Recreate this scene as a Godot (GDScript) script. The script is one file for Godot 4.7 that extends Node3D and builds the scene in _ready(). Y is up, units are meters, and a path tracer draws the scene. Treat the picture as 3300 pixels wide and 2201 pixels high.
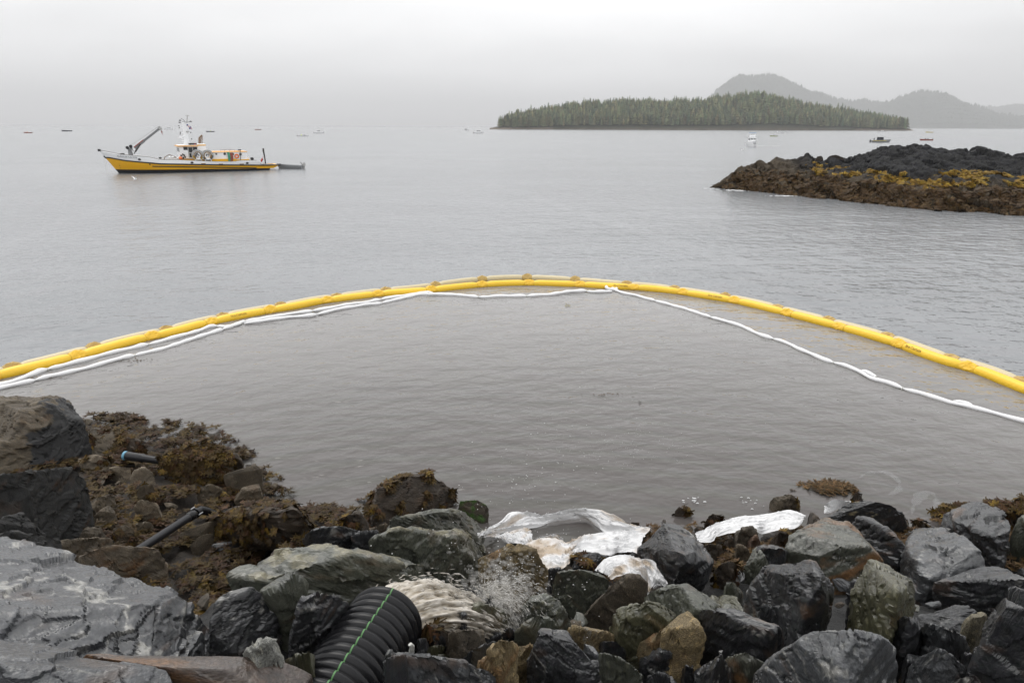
extends Node3D
# A shore of broken slate, a yellow containment boom, a salvage boat and a wooded island under rain. Metres, y up, the sea at y = 0.

const SHORE_X := [-14.0, -9.0, -6.0, -4.6, -3.4, -2.0, -0.6, 0.1, 1.4, 2.2, 4.0, 6.0, 9.0, 14.0]
const SHORE_Z := [-14.0, -13.6, -12.8, -11.3, -9.8, -10.1, -9.7, -8.8, -8.8, -9.3, -9.2, -9.3, -9.9, -11.0]
var taken := {}
var M := {}
var nz := {}
var ball := {}
var rng := RandomNumberGenerator.new()
var stone_protos := []
var boom_line: PackedVector3Array

func _ready() -> void:
	rng.seed = 4711
	# ---- camera, sky, sun, exposure
	var cam := Camera3D.new()
	cam.name = "camera"
	cam.position = Vector3(0, 6, 0)
	cam.rotation_degrees = Vector3(-17.514, 0, 0.218)
	cam.fov = 53.16
	cam.near = 0.05
	cam.far = 40000.0
	add_child(cam)
	cam.current = true
	noises()
	var env := Environment.new()
	env.background_mode = Environment.BG_SKY
	env.sky = Sky.new()
	env.sky.sky_material = overcast()
	env.background_energy_multiplier = 1.0
	env.tonemap_mode = Environment.TONE_MAPPER_LINEAR
	env.tonemap_exposure = 1.06
	env.sdfgi_enabled = true
	env.ssao_enabled = true
	env.ssil_enabled = true
	env.fog_enabled = true
	env.fog_density = 0.00013
	env.fog_light_color = Color(0.95, 0.953, 0.96)
	var we := WorldEnvironment.new()
	we.name = "world_environment"
	we.environment = env
	add_child(we)
	var sun := DirectionalLight3D.new()
	sun.name = "sun"
	sun.rotation_degrees = Vector3(-58, -150, 0)
	sun.light_energy = 0.35
	sun.light_angular_distance = 30.0
	sun.light_color = Color(1.0, 0.985, 0.96)
	sun.shadow_enabled = true
	add_child(sun)
	# ---- the place
	materials()
	sea()
	shore()
	island()
	hills()
	headland()
	# ---- the things
	rocks()
	loose_stones()
	containment()
	outfall()
	small_pipes()
	fabric()
	salvage_boat()
	small_boats()
	small_things()

# ================================================================ helpers
func numbered(called: String) -> String:
	var k: int = taken.get(called, 0)
	taken[called] = k + 1
	return called if k == 0 else "%s_%03d" % [called, k]

func tag(o: Node, label := "", category := "", group := "", kind := "") -> Node:
	if label: o.set_meta("label", label)
	if category: o.set_meta("category", category)
	if group: o.set_meta("group", group)
	if kind: o.set_meta("kind", kind)
	return o

func base(called: String, at := Vector3.ZERO, turn := 0.0) -> Node3D:
	var o := Node3D.new()
	o.name = numbered(called)
	add_child(o)
	o.position = at
	o.rotation.y = turn
	return o

func obj(called: String, what, mat: Material, parent: Node = null) -> MeshInstance3D:
	var o := MeshInstance3D.new()
	if what is SurfaceTool:
		what.generate_normals()
		o.mesh = what.commit()
	else:
		o.mesh = what
	o.material_override = null
	for k in o.mesh.get_surface_count(): o.mesh.surface_set_material(k, mat)
	if parent == null:
		o.name = numbered(called)
		add_child(o)
	else:
		var same := 0
		for c in parent.get_children():
			if str(c.name) == called or str(c.name).begins_with(called + "_0"): same += 1
		o.name = called if same == 0 else "%s_%03d" % [called, same]
		parent.add_child(o)
	return o

func scatter(called: String, mesh: Mesh, mat: Material, where: Array, tints: PackedColorArray, parent: Node = null) -> MultiMeshInstance3D:
	mesh.surface_set_material(0, mat)
	var mm := MultiMesh.new()
	mm.transform_format = MultiMesh.TRANSFORM_3D
	mm.use_colors = true
	mm.mesh = mesh
	mm.instance_count = where.size()
	for i in where.size():
		mm.set_instance_transform(i, where[i])
		mm.set_instance_color(i, tints[i % tints.size()])
	var o := MultiMeshInstance3D.new()
	o.multimesh = mm
	o.name = called if parent else numbered(called)
	o.set_meta("kind", "stuff")
	(parent if parent else self).add_child(o, true)
	return o

func S() -> SurfaceTool:
	var st := SurfaceTool.new()
	st.begin(Mesh.PRIMITIVE_TRIANGLES)
	return st

func tri(st: SurfaceTool, a: Vector3, b: Vector3, c: Vector3, from: Vector3) -> void:
	if (a - c).cross(a - b).dot((a + b + c) / 3.0 - from) < 0.0:
		st.add_vertex(a); st.add_vertex(c); st.add_vertex(b)
	else:
		st.add_vertex(a); st.add_vertex(b); st.add_vertex(c)

func quad(st: SurfaceTool, a: Vector3, b: Vector3, c: Vector3, d: Vector3, from: Vector3) -> void:
	tri(st, a, b, c, from)
	tri(st, a, c, d, from)

func box(st: SurfaceTool, at: Vector3, size: Vector3, basis := Basis.IDENTITY, top := 1.0) -> void:
	st.set_smooth_group(-1)
	var p: Array[Vector3] = []
	for y in [-0.5, 0.5]:
		var k: float = 1.0 if y < 0 else top
		for s in [Vector2(-0.5, -0.5), Vector2(0.5, -0.5), Vector2(0.5, 0.5), Vector2(-0.5, 0.5)]:
			p.append(at + basis * Vector3(s.x * size.x * k, y * size.y, s.y * size.z * k))
	quad(st, p[0], p[1], p[2], p[3], at)
	quad(st, p[4], p[5], p[6], p[7], at)
	for k in 4:
		quad(st, p[k], p[(k + 1) % 4], p[4 + (k + 1) % 4], p[4 + k], at)

func tube(st: SurfaceTool, pts: Array, radii, sides := 8, caps := true, squash := 1.0) -> void:
	var rings := []
	var n := pts.size()
	var up := Vector3.UP
	for i in n:
		var a: Vector3 = pts[maxi(i - 1, 0)]
		var b: Vector3 = pts[mini(i + 1, n - 1)]
		var d := (b - a).normalized()
		var side := d.cross(up)
		if side.length() < 0.05: side = d.cross(Vector3.RIGHT)
		side = side.normalized()
		var u2 := side.cross(d).normalized()
		var r: float = radii if radii is float or radii is int else radii[i]
		var ring: PackedVector3Array = []
		for k in sides:
			var t := TAU * k / sides
			ring.append(pts[i] + side * (cos(t) * r) + u2 * (sin(t) * r * squash))
		rings.append(ring)
	st.set_smooth_group(0)
	for i in n - 1:
		var c: Vector3 = (pts[i] + pts[i + 1]) * 0.5
		for k in sides:
			var k2 := (k + 1) % sides
			quad(st, rings[i][k], rings[i][k2], rings[i + 1][k2], rings[i + 1][k], c)
	if caps:
		st.set_smooth_group(-1)
		for e in [0, n - 1]:
			var c: Vector3 = pts[1 if e == 0 else n - 2]
			for k in range(1, sides - 1):
				tri(st, rings[e][0], rings[e][k], rings[e][k + 1], c)

func disc(st: SurfaceTool, at: Vector3, axis: Vector3, r: float, thick: float, sides := 20, squash := 1.0) -> void:
	tube(st, [at - axis * thick * 0.5, at + axis * thick * 0.5], r, sides, true, squash)

func torus(st: SurfaceTool, at: Vector3, axis: Vector3, r: float, tr: float, n := 20, sides := 8) -> void:
	var u := axis.cross(Vector3.UP)
	if u.length() < 0.05: u = axis.cross(Vector3.RIGHT)
	u = u.normalized()
	var v := axis.cross(u).normalized()
	st.set_smooth_group(0)
	for i in n:
		for k in sides:
			var q: Array[Vector3] = []
			for e in [[0, 0], [1, 0], [1, 1], [0, 1]]:
				var t: float = TAU * (i + e[0]) / n
				var f: float = TAU * (k + e[1]) / sides
				var o := u * cos(t) + v * sin(t)
				q.append(at + o * (r + cos(f) * tr) + axis * sin(f) * tr)
			var tm := TAU * (i + 0.5) / n
			quad(st, q[0], q[1], q[2], q[3], at + (u * cos(tm) + v * sin(tm)) * r)

func blob(st: SurfaceTool, at: Vector3, size: Vector3, n := 10) -> void:
	st.set_smooth_group(0)
	for i in n:
		for j in n / 2:
			var q: Array[Vector3] = []
			for e in [[0, 0], [1, 0], [1, 1], [0, 1]]:
				var t: float = TAU * ((i + e[0]) % n) / n
				var f: float = PI * (float(j + e[1]) / (n / 2) - 0.5)
				q.append(at + Vector3(cos(f) * cos(t), sin(f), cos(f) * sin(t)) * size * 0.5)
			quad(st, q[0], q[1], q[2], q[3], at)

func grid(pos: PackedVector3Array, cols: int, rows: int, colors: PackedColorArray, hint := Vector3.UP, uv := PackedVector2Array()) -> ArrayMesh:
	# a sheet of cols x rows points with smooth normals on the side of the hint
	var nor := PackedVector3Array()
	nor.resize(pos.size())
	var total := 0.0
	for j in rows:
		var j0 := maxi(j - 1, 0) * cols
		var j1 := mini(j + 1, rows - 1) * cols
		for i in cols:
			var du := pos[j * cols + mini(i + 1, cols - 1)] - pos[j * cols + maxi(i - 1, 0)]
			var dv := pos[j1 + i] - pos[j0 + i]
			var nn := dv.cross(du).normalized()
			nor[j * cols + i] = nn
			total += nn.dot(hint)
	var flip := total < 0.0
	if flip:
		for i in nor.size(): nor[i] = -nor[i]
	var idx := PackedInt32Array()
	idx.resize((cols - 1) * (rows - 1) * 6)
	var w := 0
	for j in rows - 1:
		for i in cols - 1:
			var a := j * cols + i
			var b := a + 1
			var c := a + cols
			var d := c + 1
			if not flip:
				idx[w] = a; idx[w + 1] = b; idx[w + 2] = d; idx[w + 3] = a; idx[w + 4] = d; idx[w + 5] = c
			else:
				idx[w] = a; idx[w + 1] = d; idx[w + 2] = b; idx[w + 3] = a; idx[w + 4] = c; idx[w + 5] = d
			w += 6
	return arrays(pos, nor, colors, idx, uv)

func arrays(pos: PackedVector3Array, nor: PackedVector3Array, colors: PackedColorArray, idx: PackedInt32Array, uv := PackedVector2Array()) -> ArrayMesh:
	var a := []
	a.resize(Mesh.ARRAY_MAX)
	a[Mesh.ARRAY_VERTEX] = pos
	a[Mesh.ARRAY_NORMAL] = nor
	if colors.size(): a[Mesh.ARRAY_COLOR] = colors
	if uv.size(): a[Mesh.ARRAY_TEX_UV] = uv
	a[Mesh.ARRAY_INDEX] = idx
	var m := ArrayMesh.new()
	m.add_surface_from_arrays(Mesh.PRIMITIVE_TRIANGLES, a)
	return m

func crisp(m: ArrayMesh) -> ArrayMesh:
	# broken stone: every little face keeps most of its own direction
	var a := m.surface_get_arrays(0)
	var pos: PackedVector3Array = a[Mesh.ARRAY_VERTEX]
	var nor: PackedVector3Array = a[Mesh.ARRAY_NORMAL]
	var col: PackedColorArray = a[Mesh.ARRAY_COLOR]
	var idx: PackedInt32Array = a[Mesh.ARRAY_INDEX]
	var pp := PackedVector3Array()
	var pn := PackedVector3Array()
	var pc := PackedColorArray()
	var ix := PackedInt32Array()
	for t in range(0, idx.size(), 3):
		var q := pos[idx[t]]
		var own := (q - pos[idx[t + 2]]).cross(q - pos[idx[t + 1]]).normalized()
		for k in 3:
			pp.append(pos[idx[t + k]])
			pn.append((own * 0.6 + nor[idx[t + k]] * 0.5).normalized())
			pc.append(col[idx[t + k]])
			ix.append(t + k)
	return arrays(pp, pn, pc, ix)

func fast(kind: int, freq: float, octaves := 1, sd := 1) -> FastNoiseLite:
	var n := FastNoiseLite.new()
	n.noise_type = kind
	n.seed = sd
	n.frequency = freq
	n.fractal_type = FastNoiseLite.FRACTAL_FBM if octaves > 1 else FastNoiseLite.FRACTAL_NONE
	n.fractal_octaves = octaves
	return n

func noises() -> void:
	nz.one = fast(FastNoiseLite.TYPE_SIMPLEX_SMOOTH, 1.0, 1, 3)
	nz.fbm = fast(FastNoiseLite.TYPE_SIMPLEX_SMOOTH, 1.0, 4, 5)
	nz.fbm2 = fast(FastNoiseLite.TYPE_SIMPLEX_SMOOTH, 1.0, 2, 8)
	nz.cell = fast(FastNoiseLite.TYPE_CELLULAR, 1.0, 1, 9)
	nz.cell.cellular_return_type = FastNoiseLite.RETURN_CELL_VALUE

func along(line: PackedVector3Array, step: float) -> PackedVector3Array:
	# the same line as points about one step apart, rounded at its corners
	var c := Curve3D.new()
	c.bake_interval = step
	for i in line.size():
		var t := (line[mini(i + 1, line.size() - 1)] - line[maxi(i - 1, 0)]) / 6.0
		c.add_point(line[i], -t, t)
	var n := int(c.get_baked_length() / step)
	var out := PackedVector3Array()
	for i in n + 1:
		out.append(c.sample_baked(minf(i * step, c.get_baked_length())))
	return out

func table(xs: Array, ys: Array, x: float) -> float:
	if x <= xs[0]: return ys[0]
	for i in range(1, xs.size()):
		if x <= xs[i]:
			return lerpf(ys[i - 1], ys[i], (x - xs[i - 1]) / (xs[i] - xs[i - 1]))
	return ys[-1]

func ground_at(x: float, z: float) -> float:
	var d := z - table(SHORE_X, SHORE_Z, x)
	if d < 0.0: return maxf(d * 0.5, -1.5)
	var w := lerpf(3.5, 0.5, clampf(x + 3.6, 0.0, 1.0))
	return minf(0.14 * minf(d, w) + 0.45 * maxf(0.0, d - w), 4.0)

# ================================================================ sky and materials
func overcast() -> PanoramaSkyMaterial:
	var im := Image.create(1024, 512, false, Image.FORMAT_RGBF)
	for j in 512:
		var el := PI * (0.5 - (j + 0.5) / 512.0)
		for i in 1024:
			var az := TAU * (i + 0.5) / 1024.0
			var d := Vector3(sin(az) * cos(el), sin(el), -cos(az) * cos(el))
			var s := maxf(d.y, 0.0)
			var v := lerpf(0.78, 1.85, pow(s, 0.80))
			# thinner cloud ahead and a little to the left, heavier banks elsewhere
			var q := d / (s + 0.16)
			var c: float = nz.fbm.get_noise_3d(q.x * 0.55, q.z * 0.8, 4.0)
			var c2: float = nz.fbm2.get_noise_3d(q.x * 0.22 + 7.0, q.z * 0.3, 1.0)
			var lift := smoothstep(0.012, 0.10, s)
			v *= (1.0 - 0.15 * smoothstep(0.05, 0.55, d.x)) * (1.0 + (0.16 * c + 0.16 * c2) * lift + 0.10 * lift * maxf(0.0, d.dot(Vector3(-0.2, 0.3, -0.93))))
			if d.y < 0.0: v = 0.66
			im.set_pixel(i, j, Color(v * 0.995, v * 0.997, v * 1.005))
	var p := PanoramaSkyMaterial.new()
	p.panorama = ImageTexture.create_from_image(im)
	return p

func noise_tex(n: FastNoiseLite, size: int, normal := 0.0, ramp: Gradient = null) -> NoiseTexture2D:
	var t := NoiseTexture2D.new()
	t.width = size
	t.height = size
	t.seamless = true
	t.noise = n
	t.generate_mipmaps = false
	if normal > 0.0:
		t.as_normal_map = true
		t.bump_strength = normal
	if ramp: t.color_ramp = ramp
	return t

func ramp(stops: Array) -> Gradient:
	var g := Gradient.new()
	var o := PackedFloat32Array()
	var c := PackedColorArray()
	for s in stops:
		o.append(s[0])
		c.append(Color(s[1], s[1], s[1]) if s[1] is float else s[1])
	g.offsets = o
	g.colors = c
	return g

func mat(called: String, c: Color, rough := 0.6, metal := 0.0) -> StandardMaterial3D:
	# c is a linear, real-world colour
	var m := StandardMaterial3D.new()
	m.resource_name = called
	m.albedo_color = c.linear_to_srgb()
	m.roughness = rough
	m.metallic = metal
	M[called] = m
	return m

func triplanar(m: StandardMaterial3D, scale: float) -> void:
	m.uv1_triplanar = true
	m.uv1_scale = Vector3.ONE * scale
	m.uv1_triplanar_sharpness = 4.0

func materials() -> void:
	# rock: vertex colours give each its own stone, textures the grain
	var fine := mat("slate_surface", Color.WHITE, 0.42)
	fine.vertex_color_use_as_albedo = true
	fine.albedo_texture = noise_tex(fast(FastNoiseLite.TYPE_SIMPLEX_SMOOTH, 0.018, 6, 21), 1024, 0.0, ramp([[0.0, 0.62], [0.35, 0.8], [0.62, 0.9], [0.8, 1.0], [1.0, 1.0]]))
	fine.normal_enabled = true
	fine.normal_texture = noise_tex(fast(FastNoiseLite.TYPE_SIMPLEX_SMOOTH, 0.02, 6, 22), 1024, 9.0)
	fine.normal_scale = 1.3
	fine.metallic_specular = 0.5
	triplanar(fine, 1.3)
	fine.uv1_scale = Vector3(1.1, 4.6, 1.1)
	fine.clearcoat_enabled = true
	fine.clearcoat = 0.6
	fine.clearcoat_roughness = 0.26
	var coarse := mat("granite_surface", Color.WHITE, 0.62)
	coarse.vertex_color_use_as_albedo = true
	var spots := fast(FastNoiseLite.TYPE_VALUE, 0.16, 3, 31)
	coarse.albedo_texture = noise_tex(spots, 1024, 0.0, ramp([[0.0, 0.42], [0.3, 0.6], [0.5, 0.78], [0.72, 0.92], [0.86, 1.0]]))
	coarse.normal_enabled = true
	coarse.normal_texture = noise_tex(fast(FastNoiseLite.TYPE_SIMPLEX_SMOOTH, 0.05, 5, 33), 1024, 10.0)
	coarse.normal_scale = 1.2
	triplanar(coarse, 1.4)
	var gr := mat("shingle", Color.WHITE, 0.7)
	gr.vertex_color_use_as_albedo = true
	gr.albedo_texture = coarse.albedo_texture
	gr.normal_enabled = true
	gr.normal_texture = coarse.normal_texture
	triplanar(gr, 0.9)
	var far_rock := mat("headland_rock", Color.WHITE, 0.85)
	far_rock.metallic_specular = 0.25
	far_rock.vertex_color_use_as_albedo = true
	far_rock.albedo_texture = fine.albedo_texture
	far_rock.normal_enabled = true
	far_rock.normal_texture = fine.normal_texture
	far_rock.normal_scale = 1.2
	triplanar(far_rock, 0.35)
	# sea
	var w := mat("sea_water", Color.WHITE, 0.10)
	w.vertex_color_use_as_albedo = true
	w.metallic_specular = 0.36
	w.normal_enabled = true
	var rip := fast(FastNoiseLite.TYPE_SIMPLEX_SMOOTH, 0.012, 4, 41)
	rip.fractal_gain = 0.55
	w.normal_texture = noise_tex(rip, 2048, 14.0)
	w.normal_scale = 0.32
	w.uv1_scale = Vector3(1, 1, 1)
	# plants
	var weed := mat("rockweed_fronds", Color.WHITE, 0.62)
	weed.metallic_specular = 0.3
	weed.vertex_color_use_as_albedo = true
	weed.cull_mode = BaseMaterial3D.CULL_DISABLED
	var leaf := mat("needles", Color.WHITE, 0.8)
	leaf.vertex_color_use_as_albedo = true
	leaf.cull_mode = BaseMaterial3D.CULL_DISABLED
	mat("bark", Color(0.07, 0.06, 0.05), 0.9)
	var land := mat("far_land", Color.WHITE, 0.95)
	land.vertex_color_use_as_albedo = true
	# made things
	var yb := mat("boom_fabric", Color(0.80, 0.50, 0.025), 0.42)
	yb.normal_enabled = true
	yb.normal_texture = noise_tex(fast(FastNoiseLite.TYPE_SIMPLEX_SMOOTH, 0.02, 4, 51), 512, 5.0)
	yb.normal_scale = 0.7
	triplanar(yb, 1.3)
	var yd: StandardMaterial3D = yb.duplicate()
	yd.resource_name = "boom_fold_fabric"
	yd.albedo_color = Color(0.75, 0.45, 0.022).linear_to_srgb()
	M.boom_fold = yd
	var tb: StandardMaterial3D = yb.duplicate()
	tb.resource_name = "old_boom_fabric"
	tb.albedo_color = Color(0.50, 0.43, 0.27).linear_to_srgb()
	M.old_boom = tb
	var tf: StandardMaterial3D = yb.duplicate()
	tf.resource_name = "old_boom_fold"
	tf.albedo_color = Color(0.40, 0.27, 0.075).linear_to_srgb()
	M.old_fold = tf
	var wb := mat("sorbent", Color(0.70, 0.70, 0.705), 0.9)
	wb.normal_enabled = true
	wb.normal_texture = yb.normal_texture
	wb.normal_scale = 0.9
	triplanar(wb, 3.0)
	var cl := mat("white_fabric", Color.WHITE, 1.0)
	cl.vertex_color_use_as_albedo = true
	cl.cull_mode = BaseMaterial3D.CULL_DISABLED
	cl.normal_enabled = true
	cl.normal_texture = yb.normal_texture
	cl.normal_scale = 0.25
	cl.metallic_specular = 0.15
	triplanar(cl, 1.8)
	mat("black_plastic", Color(0.007, 0.007, 0.008), 0.25)
	M.black_plastic.metallic_specular = 0.34
	mat("grey_plastic", Color(0.013, 0.013, 0.015), 0.36)
	M.grey_plastic.metallic_specular = 0.36
	mat("green_paint", Color(0.065, 0.18, 0.055), 0.5)
	mat("blue_paint", Color(0.12, 0.3, 0.42), 0.5)
	mat("rope", Color(0.6, 0.6, 0.56), 0.9)
	var mw := mat("muddy_water", Color.WHITE, 0.22)
	mw.vertex_color_use_as_albedo = true
	mw.transparency = BaseMaterial3D.TRANSPARENCY_ALPHA
	mw.roughness = 0.3
	var tw := mat("thrown_water", Color(1, 1, 1, 1), 0.4)
	tw.vertex_color_use_as_albedo = true
	tw.transparency = BaseMaterial3D.TRANSPARENCY_ALPHA
	tw.albedo_color.a = 0.6
	var sm := mat("spray_mist", Color(0.7, 0.69, 0.67), 0.9)
	sm.transparency = BaseMaterial3D.TRANSPARENCY_ALPHA
	sm.albedo_color.a = 0.055
	sm.metallic_specular = 0.0
	mat("drop_water", Color(0.6, 0.6, 0.59), 0.15)
	var film := mat("surface_film", Color(0.6, 0.62, 0.64, 0.16), 0.4)
	film.transparency = BaseMaterial3D.TRANSPARENCY_ALPHA
	film.albedo_color.a = 0.075
	mat("foam", Color(0.66, 0.67, 0.67), 0.6)
	mat("hull_yellow", Color(0.85, 0.44, 0.008), 0.4)
	mat("hull_black", Color(0.014, 0.014, 0.016), 0.45)
	mat("ship_white", Color(0.88, 0.885, 0.89), 0.4)
	mat("ship_grey", Color(0.19, 0.195, 0.2), 0.5)
	mat("light_grey", Color(0.42, 0.42, 0.41), 0.5)
	mat("dark_steel", Color(0.05, 0.046, 0.042), 0.55)
	mat("rusty_steel", Color(0.19, 0.12, 0.07), 0.7)
	mat("rust_red", Color(0.30, 0.075, 0.05), 0.6)
	mat("red_paint", Color(0.45, 0.04, 0.03), 0.45)
	mat("orange_paint", Color(0.78, 0.19, 0.05), 0.5)
	mat("trim_orange", Color(0.82, 0.42, 0.10), 0.45)
	mat("window_glass", Color(0.02, 0.024, 0.028), 0.08)
	mat("green_hose", Color(0.06, 0.28, 0.17), 0.7)
	mat("hose_yellow", Color(0.55, 0.36, 0.03), 0.6)
	mat("hose_brown", Color(0.24, 0.14, 0.05), 0.7)
	mat("hose_dark", Color(0.05, 0.065, 0.055), 0.7)
	mat("lettering", Color(0.16, 0.16, 0.17), 0.6)
	mat("stencil_ink", Color(0.14, 0.075, 0.012), 0.7)
	mat("deck_grey", Color(0.2, 0.19, 0.18), 0.8)
	mat("aluminium", Color(0.36, 0.37, 0.38), 0.42, 0.5)
	mat("flag_blue", Color(0.05, 0.06, 0.22), 0.8)
	mat("flag_red", Color(0.4, 0.03, 0.04), 0.8)
	mat("canvas_blue", Color(0.12, 0.3, 0.55), 0.8)
	mat("boat_yellow", Color(0.62, 0.5, 0.08), 0.45)
	mat("boat_green", Color(0.32, 0.36, 0.1), 0.5)
	mat("boat_red", Color(0.32, 0.1, 0.07), 0.5)
	mat("jacket_yellow", Color(0.6, 0.75, 0.05), 0.8)
	mat("jacket_dark", Color(0.04, 0.045, 0.06), 0.8)
	mat("jacket_orange", Color(0.75, 0.22, 0.04), 0.8)
	mat("feathers", Color(0.8, 0.8, 0.8), 0.8)

# ================================================================ the sea
func boom_reach(table_r: PackedFloat32Array, az: float) -> float:
	var f := (az + 0.9) / 1.8 * (table_r.size() - 1)
	var k := clampi(int(f), 0, table_r.size() - 2)
	return lerpf(table_r[k], table_r[k + 1], clampf(f - k, 0.0, 1.0))

func sea() -> void:
	boom_line = along(PackedVector3Array([Vector3(-13.837, 0.06, -13.971), Vector3(-13.259, 0.06, -14.948), Vector3(-12.688, 0.06, -15.866), Vector3(-12.121, 0.06, -16.648), Vector3(-11.546, 0.06, -17.577), Vector3(-10.933, 0.06, -18.645), Vector3(-10.161, 0.06, -19.654), Vector3(-9.708, 0.06, -20.414), Vector3(-8.981, 0.06, -21.34), Vector3(-8.241, 0.06, -22.06), Vector3(-7.435, 0.06, -22.767), Vector3(-6.718, 0.06, -23.451), Vector3(-4.916, 0.06, -24.529), Vector3(-3.301, 0.06, -25.113), Vector3(-1.461, 0.06, -26.028), Vector3(0.24, 0.06, -26.444), Vector3(2.127, 0.06, -26.32), Vector3(3.795, 0.06, -25.966), Vector3(5.407, 0.06, -25.547), Vector3(6.845, 0.06, -24.65), Vector3(8.111, 0.06, -23.555), Vector3(9.124, 0.06, -22.145), Vector3(10.152, 0.06, -20.539), Vector3(10.984, 0.06, -19.005), Vector3(11.458, 0.06, -17.445), Vector3(11.966, 0.06, -16.422), Vector3(12.227, 0.06, -15.212), Vector3(12.496, 0.06, -13.859), Vector3(12.591, 0.06, -12.642)]), 0.1)
	var reach := PackedFloat32Array()
	reach.resize(181)
	for i in 181:
		var az := -0.9 + 1.8 * i / 180.0
		var best := 1e9
		for p in boom_line:
			var e: float = absf(atan2(p.x, -p.z) - az)
			if e < best:
				best = e
				reach[i] = Vector2(p.x, p.z).length()
	var cols := 900
	var radii := PackedFloat32Array()
	var r := 5.0
	while r < 18000.0:
		radii.append(r)
		r *= 1.0085 if r < 60.0 else 1.045
	radii.append(18000.0)
	var rows := radii.size()
	var pos := PackedVector3Array()
	var col := PackedColorArray()
	var uv := PackedVector2Array()
	pos.resize(cols * rows)
	col.resize(cols * rows)
	uv.resize(cols * rows)
	var one: FastNoiseLite = nz.one
	var fb: FastNoiseLite = nz.fbm2
	var muddy := Color(0.078, 0.072, 0.067)
	var clear := Color(0.175, 0.182, 0.19)
	for j in rows:
		r = radii[j]
		for i in cols:
			var az := deg_to_rad(-78.0 + 156.0 * i / (cols - 1.0))
			var x := sin(az) * r
			var z := -cos(az) * r
			var inside := 0.0
			if r < 60.0 and absf(az) < 0.9:
				inside = smoothstep(0.15, -0.15, r - boom_reach(reach, az))
			var y := 0.0
			if r < 220.0:
				var u := x * 0.5 - z * 0.22
				var v := z * 1.25 + x * 0.3
				var gust := 0.55 + 0.6 * fb.get_noise_2d(x * 0.06, z * 0.1 + 40.0)
				var calm := lerpf(1.15, 0.48, inside)
				y += fb.get_noise_2d(u * 0.22, v * 0.25) * 0.030 * calm * smoothstep(220.0, 60.0, r)
				y += one.get_noise_2d(u * 0.9, v * 0.9) * 0.017 * gust * calm * smoothstep(90.0, 35.0, r)
				y += one.get_noise_2d(u * 2.4 + 9.0, v * 2.4) * 0.0055 * gust * lerpf(1.0, 0.6, inside) * smoothstep(34.0, 16.0, r)
				if r < 22.0:
					for c in [Vector3(-0.2, -11.2, 1.0), Vector3(-2.3, -11.6, 0.8), Vector3(-5.4, -12.4, 0.8), Vector3(3.6, -10.6, 0.6)]:
						var dd := Vector2(x - c.x, z - c.y).length()
						y += sin(dd * 17.0) * 0.0035 * c.z * smoothstep(2.6, 0.2, dd)
			pos[j * cols + i] = Vector3(x, y, z)
			var k := 1.0 + 0.10 * fb.get_noise_2d(x * 0.011 + 3.0, z * 0.045) + 0.07 * fb.get_noise_2d(x * 0.05 + 31.0, z * 0.17)
			var c := clear.lerp(muddy, inside)
			if r < 60.0 and inside > 0.5:
				c = c.lerp(Color(0.205, 0.198, 0.193), smoothstep(9.0, 25.0, r))
			col[j * cols + i] = Color(c.r * k, c.g * k, c.b * k)
			uv[j * cols + i] = Vector2(x * 0.028 - z * 0.008, z * 0.05 + x * 0.01)
	# one sheet; farther out the ripples are too small to model and only blur what the water mirrors
	var sheet_ := ArrayMesh.new()
	var from := 0
	var mats := []
	for e in [[24.0, 0.10], [34.0, 0.13], [48.0, 0.16], [75.0, 0.19], [130.0, 0.215], [1e9, 0.235]]:
		var to := from
		while to < rows - 1 and radii[to] < e[0]: to += 1
		var g := grid(pos.slice(from * cols, (to + 1) * cols), cols, to + 1 - from, col.slice(from * cols, (to + 1) * cols), Vector3.UP, uv.slice(from * cols, (to + 1) * cols))
		sheet_.add_surface_from_arrays(Mesh.PRIMITIVE_TRIANGLES, g.surface_get_arrays(0))
		var wm: StandardMaterial3D = M.sea_water.duplicate()
		wm.roughness = e[1]
		mats.append(wm)
		from = to
	var o := obj("sea", sheet_, M.sea_water)
	for k in mats.size(): sheet_.surface_set_material(k, mats[k])
	tag(o, "calm grey sea, browner inside the yellow boom", "", "", "structure")

# ================================================================ shore, island, hills, headland
func shore() -> void:
	var cols := 260
	var rows := 200
	var pos := PackedVector3Array()
	var col := PackedColorArray()
	for j in rows:
		var z := lerpf(-17.0, 4.0, float(j) / (rows - 1))
		for i in cols:
			var x := lerpf(-16.0, 16.0, float(i) / (cols - 1))
			var h := ground_at(x, z) - 0.10
			h += nz.fbm.get_noise_2d(x * 1.1, z * 1.1) * 0.16 + absf(nz.one.get_noise_2d(x * 4.0, z * 4.0)) * 0.07
			pos.append(Vector3(x, h, z))
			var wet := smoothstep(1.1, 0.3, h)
			var c := Color(0.013, 0.013, 0.013).lerp(Color(0.045, 0.033, 0.022), wet)  # near-black up the slope: the shade of the gaps is in the colour
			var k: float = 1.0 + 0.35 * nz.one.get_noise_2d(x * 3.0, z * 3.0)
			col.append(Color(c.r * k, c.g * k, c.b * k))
	tag(obj("shore_ground", grid(pos, cols, rows, col), M.shingle), "dark broken ground under the boulders", "", "", "structure")

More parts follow.
